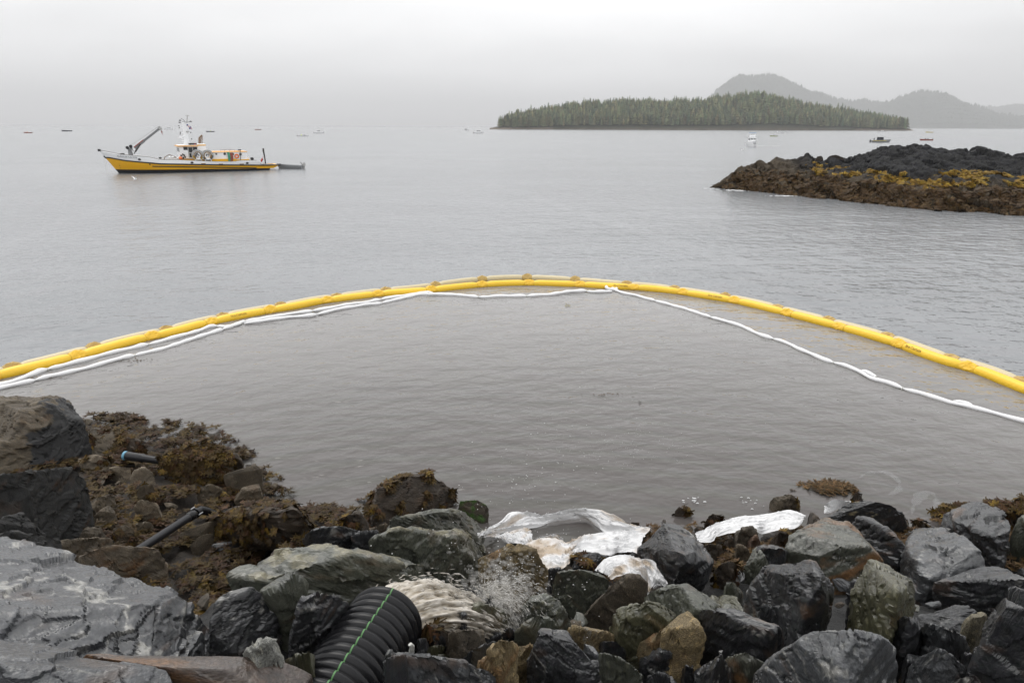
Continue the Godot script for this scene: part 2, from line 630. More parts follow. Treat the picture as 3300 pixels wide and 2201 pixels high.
func spruce(sd: int) -> Array:
	# trunk and crown of a one-metre conifer
	var r := RandomNumberGenerator.new()
	r.seed = sd
	var t := S()
	tube(t, [Vector3(0, -0.05, 0), Vector3(0, 0.5, 0), Vector3(0, 0.97, 0)], [0.016, 0.010, 0.002], 5, false)
	var c := S()
	c.set_smooth_group(-1)
	var n := 64
	for k in n:
		var f := (k + 0.5) / n
		var y := lerpf(0.10, 0.99, pow(f, 0.85))
		var reach := 0.165 * pow(1.0 - f, 0.75) * r.randf_range(0.6, 1.3) + 0.012
		var a := k * 2.4 + r.randf_range(-0.4, 0.4)
		var d := Vector3(cos(a), 0, sin(a))
		var s := Vector3(-sin(a), 0, cos(a)) * reach * r.randf_range(0.4, 0.62)
		var root := Vector3(0, y + 0.02, 0)
		var tip := Vector3(0, y - reach * r.randf_range(0.35, 0.6), 0) + d * reach
		var mid := root.lerp(tip, 0.55) + Vector3(0, reach * 0.10, 0)
		var shade := r.randf_range(0.7, 1.25)
		c.set_color(Color(shade, shade, shade * 0.95))
		for q in [[root, mid + s, mid - s], [mid + s, tip, mid - s]]:
			for v in q: c.add_vertex(v)
	t.generate_normals()
	c.generate_normals()
	return [t.commit(), c.commit()]

func island_ground(u: float, v: float) -> Vector3:
	# u along the shore from its west end, v from the near shore to the far one
	var us := [0.0, 0.028, 0.06, 0.14, 0.22, 0.32, 0.4, 0.5, 0.58, 0.63, 0.7, 0.8, 0.9, 0.97, 1.0]
	var hs := [1.0, 4.0, 13.0, 26.0, 37.0, 42.0, 40.0, 42.0, 52.0, 59.0, 50.0, 35.0, 20.0, 9.0, 1.0]
	var x := lerpf(-44.0, 826.0, u)
	var zf := -1340.0 - 122.0 * u - 16.0 * sin(u * 9.0) + 6.0 * sin(u * 31.0)
	var deep := 260.0 * (1.0 - pow(absf(u * 2.0 - 1.0), 3.0)) + 30.0
	var rise := pow(sin(PI * minf(v, 1.0)), 0.75)
	var y: float = table(us, hs, u) * rise
	y += nz.fbm2.get_noise_2d(u * 18.0, v * 5.0) * 5.0 * rise
	if v < 0.02: y = -2.0
	return Vector3(x, y, zf - deep * v)

func island() -> void:
	var cols := 260
	var rows := 40
	var pos := PackedVector3Array()
	var col := PackedColorArray()
	for j in rows:
		var v := pow(float(j) / (rows - 1), 1.8)
		for i in cols:
			var p := island_ground(float(i) / (cols - 1), v)
			pos.append(p)
			var k: float = 1.0 + 0.4 * nz.fbm2.get_noise_2d(p.x * 0.05, p.y * 0.6)
			var c := Color(0.13, 0.105, 0.08) if p.y < 3.6 else Color(0.03, 0.035, 0.02)
			col.append(Color(c.r * k, c.g * k, c.b * k))
	tag(obj("island", grid(pos, cols, rows, col), M.far_land), "low wooded island with a brown tidal shore", "", "", "structure")
	var r := RandomNumberGenerator.new()
	r.seed = 99
	var kinds := []
	for k in 4: kinds.append(spruce(500 + k))
	var first := []
	for k in 4:
		var t := base("spruce_tree")
		obj("trunk", kinds[k][0], M.bark, t)
		obj("crown", kinds[k][1], M.needles, t)
		first.append(t)
	var tones := [Color(0.13, 0.175, 0.095), Color(0.17, 0.21, 0.10), Color(0.09, 0.13, 0.076), Color(0.22, 0.24, 0.125)]
	for k in 4:
		var m: StandardMaterial3D = M.needles.duplicate()
		m.albedo_color = tones[k].linear_to_srgb()
		kinds[k][1].surface_set_material(0, m)
	# the front rows and the ones that stand against the sky, each a tree of its own
	var made := 0
	while made < 300:
		var u := r.randf_range(0.028, 0.985)
		var front := made < 190
		var v := r.randf_range(0.05, 0.10) if front else r.randf_range(0.42, 0.52)
		var p := island_ground(u, v)
		if p.y < 3.0: continue
		var t: Node3D = first[made % 4]
		if made >= 4:
			t = t.duplicate()
			t.name = numbered("spruce_tree")
			add_child(t)
		var h := r.randf_range(9.0, 23.0) if front else r.randf_range(15.0, 29.0)
		t.transform = Transform3D(Basis(Vector3.UP, r.randf() * TAU).scaled(Vector3(h * r.randf_range(1.0, 1.6), h, h * r.randf_range(1.0, 1.6))), p)
		if front: tag(t, "dark green spruce in the front rows along the shore of the wooded island", "tree", "front row trees of the island")
		else: tag(t, "tall dark spruce standing on the ridge of the wooded island", "tree", "ridge trees of the island")
		made += 1
	for k in 4:
		var where := []
		var tints := PackedColorArray()
		while where.size() < 1300:
			var u := r.randf_range(0.02, 0.99)
			var v := pow(r.randf(), 1.3) * 0.56 + 0.035
			var p := island_ground(u, v)
			if p.y < 3.6: continue
			var h := r.randf_range(12.0, 24.0)
			if r.randf() < 0.1: h *= 0.6
			where.append(Transform3D(Basis(Vector3.UP, r.randf() * TAU).scaled(Vector3(h * r.randf_range(1.1, 1.9), h, h * r.randf_range(1.1, 1.9))), p))
			var s := r.randf_range(0.5, 1.5)
			var warm := r.randf_range(0.85, 1.3)
			tints.append(Color(tones[k].r * s * warm, tones[k].g * s, tones[k].b * s))
		var mesh: Mesh = kinds[k][1].duplicate()
		tag(scatter("island_forest", mesh, M.needles, where, tints), "dense conifer forest covering the wooded island")

func ridge(called: String, label: String, xs: Array, hs: Array, z: float, deep: float, sd: int) -> void:
	var cols := 200
	var rows := 26
	var pos := PackedVector3Array()
	var col := PackedColorArray()
	for j in rows:
		var v := float(j) / (rows - 1)
		for i in cols:
			var x := lerpf(xs[0], xs[-1], float(i) / (cols - 1))
			var y: float = table(xs, hs, x) * pow(sin(PI * v), 0.9)
			y += nz.fbm.get_noise_2d(x * 0.003 + sd, v * 3.0) * 55.0 * sin(PI * v) - 3.0 * (1.0 - sin(PI * v))
			pos.append(Vector3(x, y, z - deep * v))
			var k: float = 1.0 + 0.4 * nz.fbm2.get_noise_2d(x * 0.01, v * 6.0)
			col.append(Color(0.034 * k, 0.044 * k, 0.03 * k))
	tag(obj("far_hill", grid(pos, cols, rows, col), M.far_land), label, "", "", "structure")
	var r := RandomNumberGenerator.new()
	r.seed = sd
	var c := S()
	for k in 5:
		var a := TAU * k / 5
		var b := TAU * (k + 1) / 5
		tri(c, Vector3(0, 1, 0), Vector3(cos(a), 0, sin(a)) * 0.3, Vector3(cos(b), 0, sin(b)) * 0.3, Vector3(0, 0.3, 0))
	c.generate_normals()
	var where := []
	var tints := PackedColorArray()
	for k in 4000:
		var i := r.randi_range(0, cols - 2)
		var j := r.randi_range(0, rows / 2 + 2)
		var p := pos[j * cols + i].lerp(pos[j * cols + i + 1], r.randf())
		if p.y < 2.0: continue
		var h := r.randf_range(20.0, 44.0)
		where.append(Transform3D(Basis.from_scale(Vector3(h, h, h)), p + Vector3(0, -3, 0)))
		var s := r.randf_range(0.7, 1.3)
		tints.append(Color(0.034 * s, 0.044 * s, 0.03 * s))
	tag(scatter("hill_forest", c.commit(), M.needles, where, tints), label.replace("hill", "forest on the hill"))

func hills() -> void:
	ridge("far_hill", "tallest misty hill behind the wooded island", [1959.8, 2251.8, 2397.8, 2543.7, 2689.7, 2835.7, 2981.6, 3224.8, 3516.7, 3857.2, 4294.9, 4878.4], [10.8, 386.8, 486.0, 540.0, 553.8, 536.6, 492.5, 390.2, 300.8, 265.7, 221.7, 12.1], -7400.0, 1200.0, 11)
	ridge("far_hill", "rounded misty hill right of the wooded island", [3253.0, 3657.9, 3882.8, 4017.7, 4130.2, 4220.2, 4332.6, 4467.5, 4647.4, 4872.3, 5187.1, 5771.6], [24.2, 136.6, 243.1, 306.6, 332.1, 340.7, 324.4, 283.0, 216.4, 141.0, 82.6, 24.8], -6800.0, 1200.0, 12)
	ridge("far_hill", "faint low hill at the right edge of the picture", [5733.3, 6219.6, 6462.7, 6766.5, 7137.2, 7738.7, 8649.9], [23.9, 187.1, 245.3, 286.3, 276.2, 301.2, 235.9], -9400.0, 1200.0, 13)

func headland() -> void:
	# stations along the waterline: foot, crest, and how far the rock goes on behind
	var foot := PackedVector3Array([Vector3(20.397, 0, -72.078), Vector3(21.009, 0, -71.073), Vector3(21.895, 0, -69.617), Vector3(23.884, 0, -67.799), Vector3(25.276, 0, -64.756), Vector3(26.781, 0, -61.591), Vector3(28.525, 0, -58.726), Vector3(30.161, 0, -54.86), Vector3(32.097, 0, -52.295), Vector3(34.209, 0, -50.478), Vector3(36.393, 0, -49.029), Vector3(39.007, 0, -46.54), Vector3(42.657, 0, -44.118)])
	var crest := PackedVector3Array([Vector3(20.412, -0.004, -72.12),Vector3(21.116, 0.395, -71.566),Vector3(22.542, 1.406, -71.458),Vector3(24.812, 2.422, -71.943),Vector3(27.189, 2.914, -70.75),Vector3(29.734, 3.059, -69.585),Vector3(32.527, 3.048, -68.221),Vector3(34.791, 4.072, -66.821),Vector3(37.516, 4.42, -65.944),Vector3(40.503, 3.954, -65.064),Vector3(43.127, 3.917, -64.187),Vector3(47.202, 3.723, -62.707),Vector3(52.449, 3.642, -59.825)])
	var cols := 420
	var rows := 110
	var pos := PackedVector3Array()
	var col := PackedColorArray()
	var dip := Vector3(0.42, 0.86, 0.26).normalized()
	for j in rows:
		var v := float(j) / (rows - 1)
		for i in cols:
			var f := float(i) / (cols - 1) * (foot.size() - 1.001)
			var k := int(f)
			var a := foot[k].lerp(foot[k + 1], f - k)
			var c := crest[k].lerp(crest[k + 1], f - k)
			var p: Vector3
			if v < 0.72:
				var t := v / 0.72
				p = a.lerp(c, t)
				p.y = c.y * pow(t, 0.72) - 0.35 * (1.0 - t) * (1.0 - t)
			else:
				var t := (v - 0.72) / 0.28
				p = c + Vector3(0.2, 0, -0.98) * t * 9.0
				p.y = c.y * (1.0 - t * t) - 0.6 * t
			var big := minf(1.0, maxf(c.y, 0.15) * 0.6)
			var q := p * 0.5
			var e: float = nz.fbm.get_noise_3d(q.x, q.y, q.z)
			var l := p.dot(dip)
			var fl := p - dip * l
			var plate: float = nz.cell.get_noise_3d(fl.x * 0.22 + e * 0.3, l * 1.1 + e * 0.5, fl.z * 0.3)
			var flake: float = nz.cell.get_noise_3d(fl.x * 0.7 + e * 0.3 + 9.0, l * 2.6 + e * 0.4, fl.z * 0.9)
			var saw := 0.5 + 0.4 * plate
			var d: float = e * 0.52 + plate * 0.28 + flake * 0.12
			d += nz.fbm.get_noise_3d(p.x * 2.1, p.y * 2.1, p.z * 2.1) * 0.09
			var crag: float = maxf(0.0, nz.one.get_noise_2d(p.x * 0.55, p.z * 0.4)) * smoothstep(0.55, 0.72, v) * smoothstep(0.9, 0.72, v)
			p += Vector3(-0.2, 0.75, 0.5) * d * big + Vector3(0, crag * 0.4 * big, 0)
			pos.append(p)
			var h: float = p.y + 0.5 * nz.fbm2.get_noise_2d(p.x * 0.4, p.z * 0.4)
			var dark := Color(0.026, 0.026, 0.027)
			var mid := Color(0.075, 0.06, 0.043)
			var low := Color(0.042, 0.03, 0.018)
			var right := smoothstep(25.5, 30.0, p.x)
			var cc := low.lerp(mid, smoothstep(0.3, 1.3, h)).lerp(dark.lerp(mid, 1.0 - right), smoothstep(1.6, 2.3, h))
			var s := 1.0 + 0.4 * e + 0.2 * plate + 0.2 * flake
			if h < 0.12: s *= 0.55
			col.append(Color(cc.r * s, cc.g * s, cc.b * s))
	var o := obj("rocky_point", crisp(grid(pos, cols, rows, col, Vector3(-0.2, 1, 0.3))), M.headland_rock)
	tag(o, "long rocky point covered with yellow and brown seaweed", "", "", "structure")
	var r := RandomNumberGenerator.new()
	r.seed = 5
	var where := []
	var tints := PackedColorArray()
	var tries := 0
	while tries < 60000:
		tries += 1
		var i := r.randi_range(6, cols - 2)
		var j := r.randi_range(2, int(rows * 0.72))
		var p := pos[j * cols + i]
		if p.y < 0.06: continue
		var x := float(i) / cols
		var m: float = nz.fbm2.get_noise_3d(p.x * 0.5, p.y * 0.9, p.z * 0.5)
		var gold := smoothstep(0.55, 0.12, absf(p.y - (2.0 + 0.3 * m) - 0.25 * sin(p.x * 0.7))) * smoothstep(0.38, 0.5, x)
		var brown := smoothstep(2.1, 1.2, p.y) * smoothstep(0.1, 0.5, x) * 0.95
		var patch: float = smoothstep(-0.34, 0.1, nz.one.get_noise_2d(p.x * 0.33 + 5.0, p.z * 0.33))
		var want := maxf(gold * patch * (0.75 + m * 1.7), brown * (0.7 + m * 1.6))
		if p.y > 2.9 or r.randf() > want: continue
		if gold * patch > brown and r.randf() < 0.35: continue
		var n := (pos[j * cols + i + 1] - p).cross(pos[(j - 1) * cols + i] - p).normalized()
		if n.y < 0.0: n = -n
		where.append(frond_place(p, n, r, r.randf_range(2.2, 4.2)))
		var s := r.randf_range(0.65, 1.3)
		var g := Color(0.27, 0.17, 0.02) if gold * (0.8 + m) > brown * r.randf_range(0.5, 1.1) else Color(0.08, 0.047, 0.017)
		tints.append(Color(g.r * s, g.g * s, g.b * s))
	tag(scatter("rockweed", frond(7, 91), M.rockweed_fronds, where, tints), "yellow and brown seaweed draped over the rocky point")
	# boulders along its crest
	rk("boulder", "brown", 18, "dark triangular boulder left on the crest of the rocky point", [29.52, 2.76, -68.98, 29.78, 3.42, -68.81, 30.11, 3.35, -68.66, 30.32, 2.82, -68.59, 29.98, 2.57, -69.5], {"deep": 1.0})
	rk("boulder", "brown", 20, "dark flat-topped boulder beside the triangular one on the crest", [30.5, 2.82, -68.51, 30.59, 3.4, -68.42, 31.23, 3.49, -68.1, 31.77, 3.26, -67.84, 31.94, 2.82, -67.79, 31.39, 2.61, -68.82], {"deep": 1.0})
	rk("boulder", "slate", 20, "pale-tipped rock standing on the right crest of the rocky point", [41.03, 3.49, -64.17, 41.36, 3.92, -64.01, 41.75, 4.15, -63.84, 41.98, 3.66, -63.8, 42.02, 3.17, -64.56], {"deep": 1.0})
	rk("boulder", "slate", 20, "square block on the crest near the right edge", [42.39, 3.59, -63.68, 42.63, 4.05, -63.6, 43.26, 4.13, -63.4, 44, 3.92, -63.17, 44.04, 3.47, -63.19, 43.46, 3.12, -64.13], {"deep": 1.2})

# ================================================================ rock
func frond(n: int, sd: int) -> Mesh:
	# a tuft of forked seaweed about ten centimetres long, lying along +x with its root at the origin
	var r := RandomNumberGenerator.new()
	r.seed = sd
	var st := S()
	st.set_smooth_group(-1)
	for k in n:
		var a := r.randf_range(-1.3, 1.3)
		var lift := r.randf_range(0.02, 0.38)
		var d := Vector3(cos(a), lift, sin(a)).normalized()
		var w := Vector3(-sin(a), 0.2, cos(a)) * r.randf_range(0.010, 0.018)
		var l := r.randf_range(0.035, 0.06)
		var s := r.randf_range(0.6, 1.4)
		st.set_color(Color(s * 0.7, s * r.randf_range(0.6, 0.78), s * r.randf_range(0.4, 0.8)))
		var p := Vector3(r.randf_range(-0.01, 0.01), 0.004, r.randf_range(-0.01, 0.01))
		var q := p + d * l
		for v in [p - w * 0.5, q - w, q + w, p - w * 0.5, q + w, p + w * 0.5]: st.add_vertex(v)
		for fork in [-1.0, 1.0]:
			var e: Vector3 = q + (d * 0.8 + w.normalized() * fork * 0.55 + Vector3(0, -0.25, 0)).normalized() * l * r.randf_range(0.6, 1.1)
			for v in [q - w * 0.6, e + w * 0.8, q + w * 0.6, q - w * 0.6, e - w * 0.5, e + w * 0.8]: st.add_vertex(v)
	st.generate_normals()
	return st.commit()

func frond_place(p: Vector3, n: Vector3, r: RandomNumberGenerator, size: float, fall := Vector3.DOWN) -> Transform3D:
	var down := (fall - n * fall.dot(n) + Vector3(r.randf_range(-0.5, 0.5), 0, r.randf_range(-0.5, 0.5))).normalized()
	var x := (down + n * 0.15).normalized()
	var z := x.cross(n).normalized()
	var y := z.cross(x).normalized()
	return Transform3D(Basis(x, y, z).rotated(n, r.randf_range(-0.9, 0.9)).scaled(Vector3.ONE * size), p)

func ball_of(n: int) -> Array:
	# directions and triangles of a cube-sphere with n cells a side
	if ball.has(n): return ball[n]
	var dirs := PackedVector3Array()
	var jig := RandomNumberGenerator.new()
	jig.seed = n
	var idx := PackedInt32Array()
	var seen := {}
	for face in 6:
		var ids := PackedInt32Array()
		for j in n + 1:
			for i in n + 1:
				var q: Vector3i
				match face:
					0: q = Vector3i(n, i, j)
					1: q = Vector3i(0, j, i)
					2: q = Vector3i(j, n, i)
					3: q = Vector3i(i, 0, j)
					4: q = Vector3i(i, j, n)
					_: q = Vector3i(j, i, 0)
				if not seen.has(q):
					seen[q] = dirs.size()
					var f := Vector3(q) * (2.0 / n) - Vector3.ONE
					dirs.append((Vector3(tan(f.x * 0.72), tan(f.y * 0.72), tan(f.z * 0.72)).normalized() + Vector3(jig.randf_range(-1, 1), jig.randf_range(-1, 1), jig.randf_range(-1, 1)) * (0.55 / n)).normalized())
				ids.append(seen[q])
		for j in n:
			for i in n:
				var a := ids[j * (n + 1) + i]
				var b := ids[j * (n + 1) + i + 1]
				var c := ids[(j + 1) * (n + 1) + i]
				var d := ids[(j + 1) * (n + 1) + i + 1]
				idx.append_array([a, d, b, a, c, d])
	ball[n] = [dirs, idx]
	return ball[n]

func hull(pts: PackedVector3Array) -> Array:
	# the planes of the convex hull round the origin: [normals, offsets]
	var nor := PackedVector3Array()
	var off := PackedFloat32Array()
	var n := pts.size()
	for i in n:
		for j in range(i + 1, n):
			for k in range(j + 1, n):
				var m := (pts[j] - pts[i]).cross(pts[k] - pts[i])
				if m.length() < 1e-4: continue
				m = m.normalized()
				var d := m.dot(pts[i])
				if d < 0.0:
					m = -m
					d = -d
				var ok := true
				for p in pts:
					if m.dot(p) > d + 0.004:
						ok = false
						break
				if not ok: continue
				for t in nor.size():
					if nor[t].dot(m) > 0.995 and absf(off[t] - d) < 0.02:
						ok = false
						break
				if ok:
					nor.append(m)
					off.append(d)
	# facets that nearly agree become one broken face
	var gn := PackedVector3Array()
	var go := PackedFloat32Array()
	var used := {}
	for i in nor.size():
		if used.has(i): continue
		var sum := nor[i]
		for j in range(i + 1, nor.size()):
			if not used.has(j) and nor[j].dot(nor[i]) > 0.89:
				sum += nor[j]
				used[j] = true
		sum = sum.normalized()
		var most := 0.0
		var second := 0.0
		for p in pts:
			var e: float = sum.dot(p)
			if e > most:
				second = most
				most = e
			elif e > second: second = e
		gn.append(sum)
		go.append(maxf(lerpf(second, most, 0.5), 0.05))
	for x in [-1, 0, 1]:
		for y in [-1, 0, 1]:
			for z in [-1, 0, 1]:
				if absi(x) + absi(y) + absi(z) != 1 and absi(x) + absi(y) + absi(z) != 3: continue
				var d := Vector3(x, y, z).normalized()
				var most := 0.05
				for p in pts: most = maxf(most, d.dot(p))
				gn.append(d)
				go.append(most)
	return [gn, go]

const STONE := {
	"slate": [Color(0.024, 0.025, 0.0275), 0.9, 0], "slab": [Color(0.05, 0.053, 0.059), 0.55, 0], "grey": [Color(0.06, 0.063, 0.067), 0.8, 0],
	"green": [Color(0.068, 0.072, 0.055), 0.6, 0], "olive": [Color(0.072, 0.07, 0.04), 0.55, 0], "rust": [Color(0.075, 0.077, 0.06), 0.6, 0],
	"tan": [Color(0.24, 0.18, 0.092), 0.2, 1], "tan2": [Color(0.17, 0.125, 0.058), 0.25, 1], "tan3": [Color(0.21, 0.185, 0.125), 0.15, 1],
	"brown": [Color(0.06, 0.042, 0.026), 0.4, 1], "brown2": [Color(0.10, 0.08, 0.055), 0.3, 1], "brown3": [Color(0.135, 0.106, 0.07), 0.6, 1],
	"palebrown": [Color(0.30, 0.245, 0.175), 0.5, 1], "pinkish": [Color(0.17, 0.105, 0.07), 0.2, 1], "pale": [Color(0.28, 0.28, 0.255), 0.2, 1],
	"darkgran": [Color(0.032, 0.032, 0.031), 0.5, 1], "gran": [Color(0.19, 0.155, 0.112), 0.35, 1], "rusty": [Color(0.06, 0.041, 0.031), 0.35, 0],
}

func rock_mesh(pts: PackedVector3Array, style: String, n: int, sd: int, o: Dictionary, up := Vector3.UP, right := Vector3.RIGHT) -> Array:
	# pts: the corners, in axes whose y runs across the layers of the stone. Returns [mesh, points, normals]
	var s: Array = STONE[style]
	var lo := pts[0]
	var hi := pts[0]
	for p in pts:
		lo = lo.min(p)
		hi = hi.max(p)
	var c := Vector3.ZERO
	for p in pts: c += p / pts.size()
	var ext := (hi - lo) * 0.5 + Vector3.ONE * 0.02
	var size := (ext.x + ext.y + ext.z) * 0.667
	var q := PackedVector3Array()
	# even out the shape first (Cholesky factor of its spread), so that thin stones get well-shaped little faces too
	var v := [0.0, 0.0, 0.0, 0.0, 0.0, 0.0]
	for p in pts:
		var e := p - c
		v[0] += e.x * e.x; v[1] += e.x * e.y; v[2] += e.x * e.z
		v[3] += e.y * e.y; v[4] += e.y * e.z; v[5] += e.z * e.z
	for k in 6: v[k] = v[k] / pts.size() + (1e-4 if k == 0 or k == 3 or k == 5 else 0.0)
	var l0 := sqrt(v[0])
	var l1: float = v[1] / l0
	var l2: float = v[2] / l0
	var l3 := sqrt(maxf(v[3] - l1 * l1, 1e-5))
	var l4: float = (v[4] - l1 * l2) / l3
	var l5 := sqrt(maxf(v[5] - l2 * l2 - l4 * l4, 1e-5))
	var round_ := Basis(Vector3(l0, l1, l2), Vector3(0, l3, l4), Vector3(0, 0, l5)).scaled_local(Vector3.ONE * 1.6)
	var flat_ := round_.inverse()
	var across := flat_.transposed()
	for p in pts: q.append(flat_ * (p - c))
	var hl := hull(q)
	var hn: PackedVector3Array = hl[0]
	var ho: PackedFloat32Array = hl[1]
	# move the centre away from whichever face is nearest
	var moved := Vector3.ZERO
	for k in 40:
		var near := 0
		for i in ho.size():
			if ho[i] < ho[near]: near = i
		var by := -hn[near] * 0.03
		moved += by
		for i in ho.size(): ho[i] -= hn[i].dot(by)
	for i in q.size(): q[i] -= moved
	c += round_ * moved
	var dirs: PackedVector3Array = ball_of(n)[0]
	var idx: PackedInt32Array = ball_of(n)[1]
	var r := RandomNumberGenerator.new()
	r.seed = sd
	var lay := Vector3.UP
	# broken corners: planes that cut a little off the outline
	for k in 4:
		var d := Vector3(r.randfn(), r.randfn(), r.randfn()).normalized()
		var most := 0.0
		for p in q: most = maxf(most, d.dot(p))
		hn.append(d)
		ho.append(most * r.randf_range(0.72, 0.92))
	var shift := Vector3(r.randf() * 50.0, r.randf() * 50.0, r.randf() * 50.0)
	var layer: float = s[1] * o.get("layer", 1.0)
	var vein: float = o.get("vein", 0.12 if s[2] == 0 else 0.0)
	var rust: float = o.get("rust", 0.16)
	var lich: float = o.get("lich", 0.0)
	var speck: float = o.get("speck", 0.2)
	var algae: float = o.get("algae", 0.0)
	var dark: float = o.get("dark", 0.0)
	var flat: float = o.get("flat", 1.0)
	var vcol: Color = o.get("vcol", Color(0.42, 0.41, 0.38))
	var one: FastNoiseLite = nz.one
	var fbm: FastNoiseLite = nz.fbm
	var cell: FastNoiseLite = nz.cell
	var pf := 2.6 / clampf(size, 0.25, 1.2)
	var thin := lerpf(1.5, 4.0, clampf(s[1], 0.0, 1.0))
	var rugged: float = o.get("rugged", 1.0)
	var amp := 0.05 * pow(size, 0.8) * flat
	var step := 0.05 + 0.07 * r.randf() * size
	var far_right := 0.0
	for p in pts: far_right = maxf(far_right, p.dot(right))
	var pos := PackedVector3Array()
	var col := PackedColorArray()
	pos.resize(dirs.size())
	col.resize(dirs.size())
	for i in dirs.size():
		var d := dirs[i]
		var t := 1e9
		var hit := 0
		for k in hn.size():
			var e: float = hn[k].dot(d)
			if e > 1e-3:
				var f := ho[k] / e
				if f < t:
					t = f
					hit = k
		# a softened corner: faces that are nearly as close share in it
		var sum := 0.0
		var lean := Vector3.ZERO
		for k in hn.size():
			var e: float = hn[k].dot(d)
			if e > 1e-3:
				var f := t / (ho[k] / e)
				if f > 0.94:
					var g := pow(f, 130.0)
					sum += g
					lean += hn[k] * g
		t *= pow(sum, -1.0 / 130.0)
		var p := c + round_ * (d * t)
		var w := p + shift
		var m := (across * lean).normalized()
		var big := fbm.get_noise_3d(w.x * 1.6, w.y * 1.6, w.z * 1.6)
		var ax := w.dot(lay)
		var l := ax / step + big * 1.6
		var saw := l - floorf(l)
		var flatw := w - lay * ax
		var leaf := one.get_noise_3d(flatw.x * 1.5 + lay.x * ax * 14.0, flatw.y * 1.5 + lay.y * ax * 14.0, flatw.z * 1.5 + lay.z * ax * 14.0)
		var chip := fbm.get_noise_3d(w.x * 6.0, w.y * 6.0, w.z * 6.0)
		var face := 1.0 - absf(m.dot(lay)) * 0.7
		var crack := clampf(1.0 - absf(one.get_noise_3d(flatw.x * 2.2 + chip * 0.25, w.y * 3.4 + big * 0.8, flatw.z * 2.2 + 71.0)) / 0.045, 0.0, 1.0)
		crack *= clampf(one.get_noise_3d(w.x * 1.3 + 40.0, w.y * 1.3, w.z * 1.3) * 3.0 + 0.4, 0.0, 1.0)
		var wx := flatw.x + big * 0.12
		var wy := w.y + big * 0.10
		var wz := flatw.z + chip * 0.03
		var plate := cell.get_noise_3d(wx * pf, wy * pf * thin, wz * pf)
		var flake := cell.get_noise_3d(wx * pf * 2.6 + 7.0, wy * pf * thin * 2.1, wz * pf * 2.6)
		p += m * (big * amp * 0.28 + plate * amp * 0.36 * rugged + flake * amp * 0.15 * rugged + leaf * amp * 0.10 * minf(layer, 1.0) * face + chip * amp * 0.20 - crack * amp * 0.6)
		pos[i] = p
		# the stone's own bands, veins, rust, lichen, and a darker tone in the cracks
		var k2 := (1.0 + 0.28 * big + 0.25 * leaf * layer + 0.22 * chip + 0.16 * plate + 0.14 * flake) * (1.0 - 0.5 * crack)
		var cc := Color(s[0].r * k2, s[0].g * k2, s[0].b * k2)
		if rust > 0.0:
			var a := fbm.get_noise_3d(w.x * 2.2 + 11.0, w.y * 2.2, w.z * 2.2) + 0.45 * leaf
			cc = cc.lerp(Color(0.19, 0.088, 0.028), clampf((a - 0.42 + rust * 0.42) * 1.7, 0.0, 0.75) * minf(rust * 2.0, 1.0))
		if lich > 0.0:
			var a := fbm.get_noise_3d(w.x * 3.1, w.y * 3.1 + 17.0, w.z * 3.1)
			cc = cc.lerp(Color(0.23, 0.2, 0.105), clampf((a + 0.05) * 2.2, 0.0, 0.62) * minf(lich, 1.2) * clampf(m.dot(up) * 1.4, 0.0, 1.0))
		if vein > 0.0:
			var a := absf(one.get_noise_3d(flatw.x * 0.9 + lay.x * ax * 2.6 + big * 0.3 + 31.0, flatw.y * 0.9 + lay.y * ax * 2.6, flatw.z * 0.9 + lay.z * ax * 2.6 + chip * 0.12))
			var gate := clampf(one.get_noise_3d(w.x * 1.7 + 5.0, w.y * 1.7, w.z * 1.7) * 2.0 + vein - 0.55, 0.0, 1.0)
			cc = cc.lerp(vcol, clampf(1.0 - a / 0.035, 0.0, 1.0) * gate * 0.9)
			if vein > 0.9:
				var b := chip + 0.4 * leaf
				cc = cc.lerp(vcol, clampf((b - 0.42) * 4.0, 0.0, 0.7) * gate)
		if speck > 0.0:
			var a := one.get_noise_3d(w.x * 21.0, w.y * 21.0, w.z * 21.0)
			cc = cc.lerp(Color(cc.r * 2.3 + 0.02, cc.g * 2.2 + 0.018, cc.b * 1.9 + 0.012), clampf((a - 0.42) * 3.0, 0.0, 1.0) * minf(speck, 1.0) * 0.8)
		if algae > 0.0:
			var a := fbm.get_noise_3d(w.x * 5.0, w.y * 5.0, w.z * 5.0) - 0.02
			cc = cc.lerp(Color(0.055, 0.15, 0.012), clampf(a * 3.0, 0.0, 0.9) * minf(algae, 1.0) * (1.0 if algae > 0.5 else clampf(a * 4.0 - 1.4, 0.0, 1.0)))
		if dark > 0.0 and p.dot(right) + big * 0.5 > dark * far_right:
			cc = Color(0.03 * k2, 0.03 * k2, 0.031 * k2)
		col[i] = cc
	var nor := PackedVector3Array()
	nor.resize(pos.size())
	for t in range(0, idx.size(), 3):
		var a := idx[t]
		var b := idx[t + 1]
		var e := idx[t + 2]
		var m := (pos[a] - pos[e]).cross(pos[a] - pos[b])
		nor[a] += m
		nor[b] += m
		nor[e] += m
	var outward := 0.0
	for i in nor.size():
		nor[i] = nor[i].normalized()
		outward += nor[i].dot(pos[i] - c)
	var tris := idx
	if outward < 0.0:
		for i in nor.size(): nor[i] = -nor[i]
		tris = idx.duplicate()
		for t in range(0, tris.size(), 3):
			var z := tris[t + 1]
			tris[t + 1] = tris[t + 2]
			tris[t + 2] = z
	# broken stone: every little face keeps most of its own direction
	var nt := tris.size()
	var pp := PackedVector3Array()
	var pn := PackedVector3Array()
	var pc := PackedColorArray()
	var ix := PackedInt32Array()
	pp.resize(nt)
	pn.resize(nt)
	pc.resize(nt)
	ix.resize(nt)
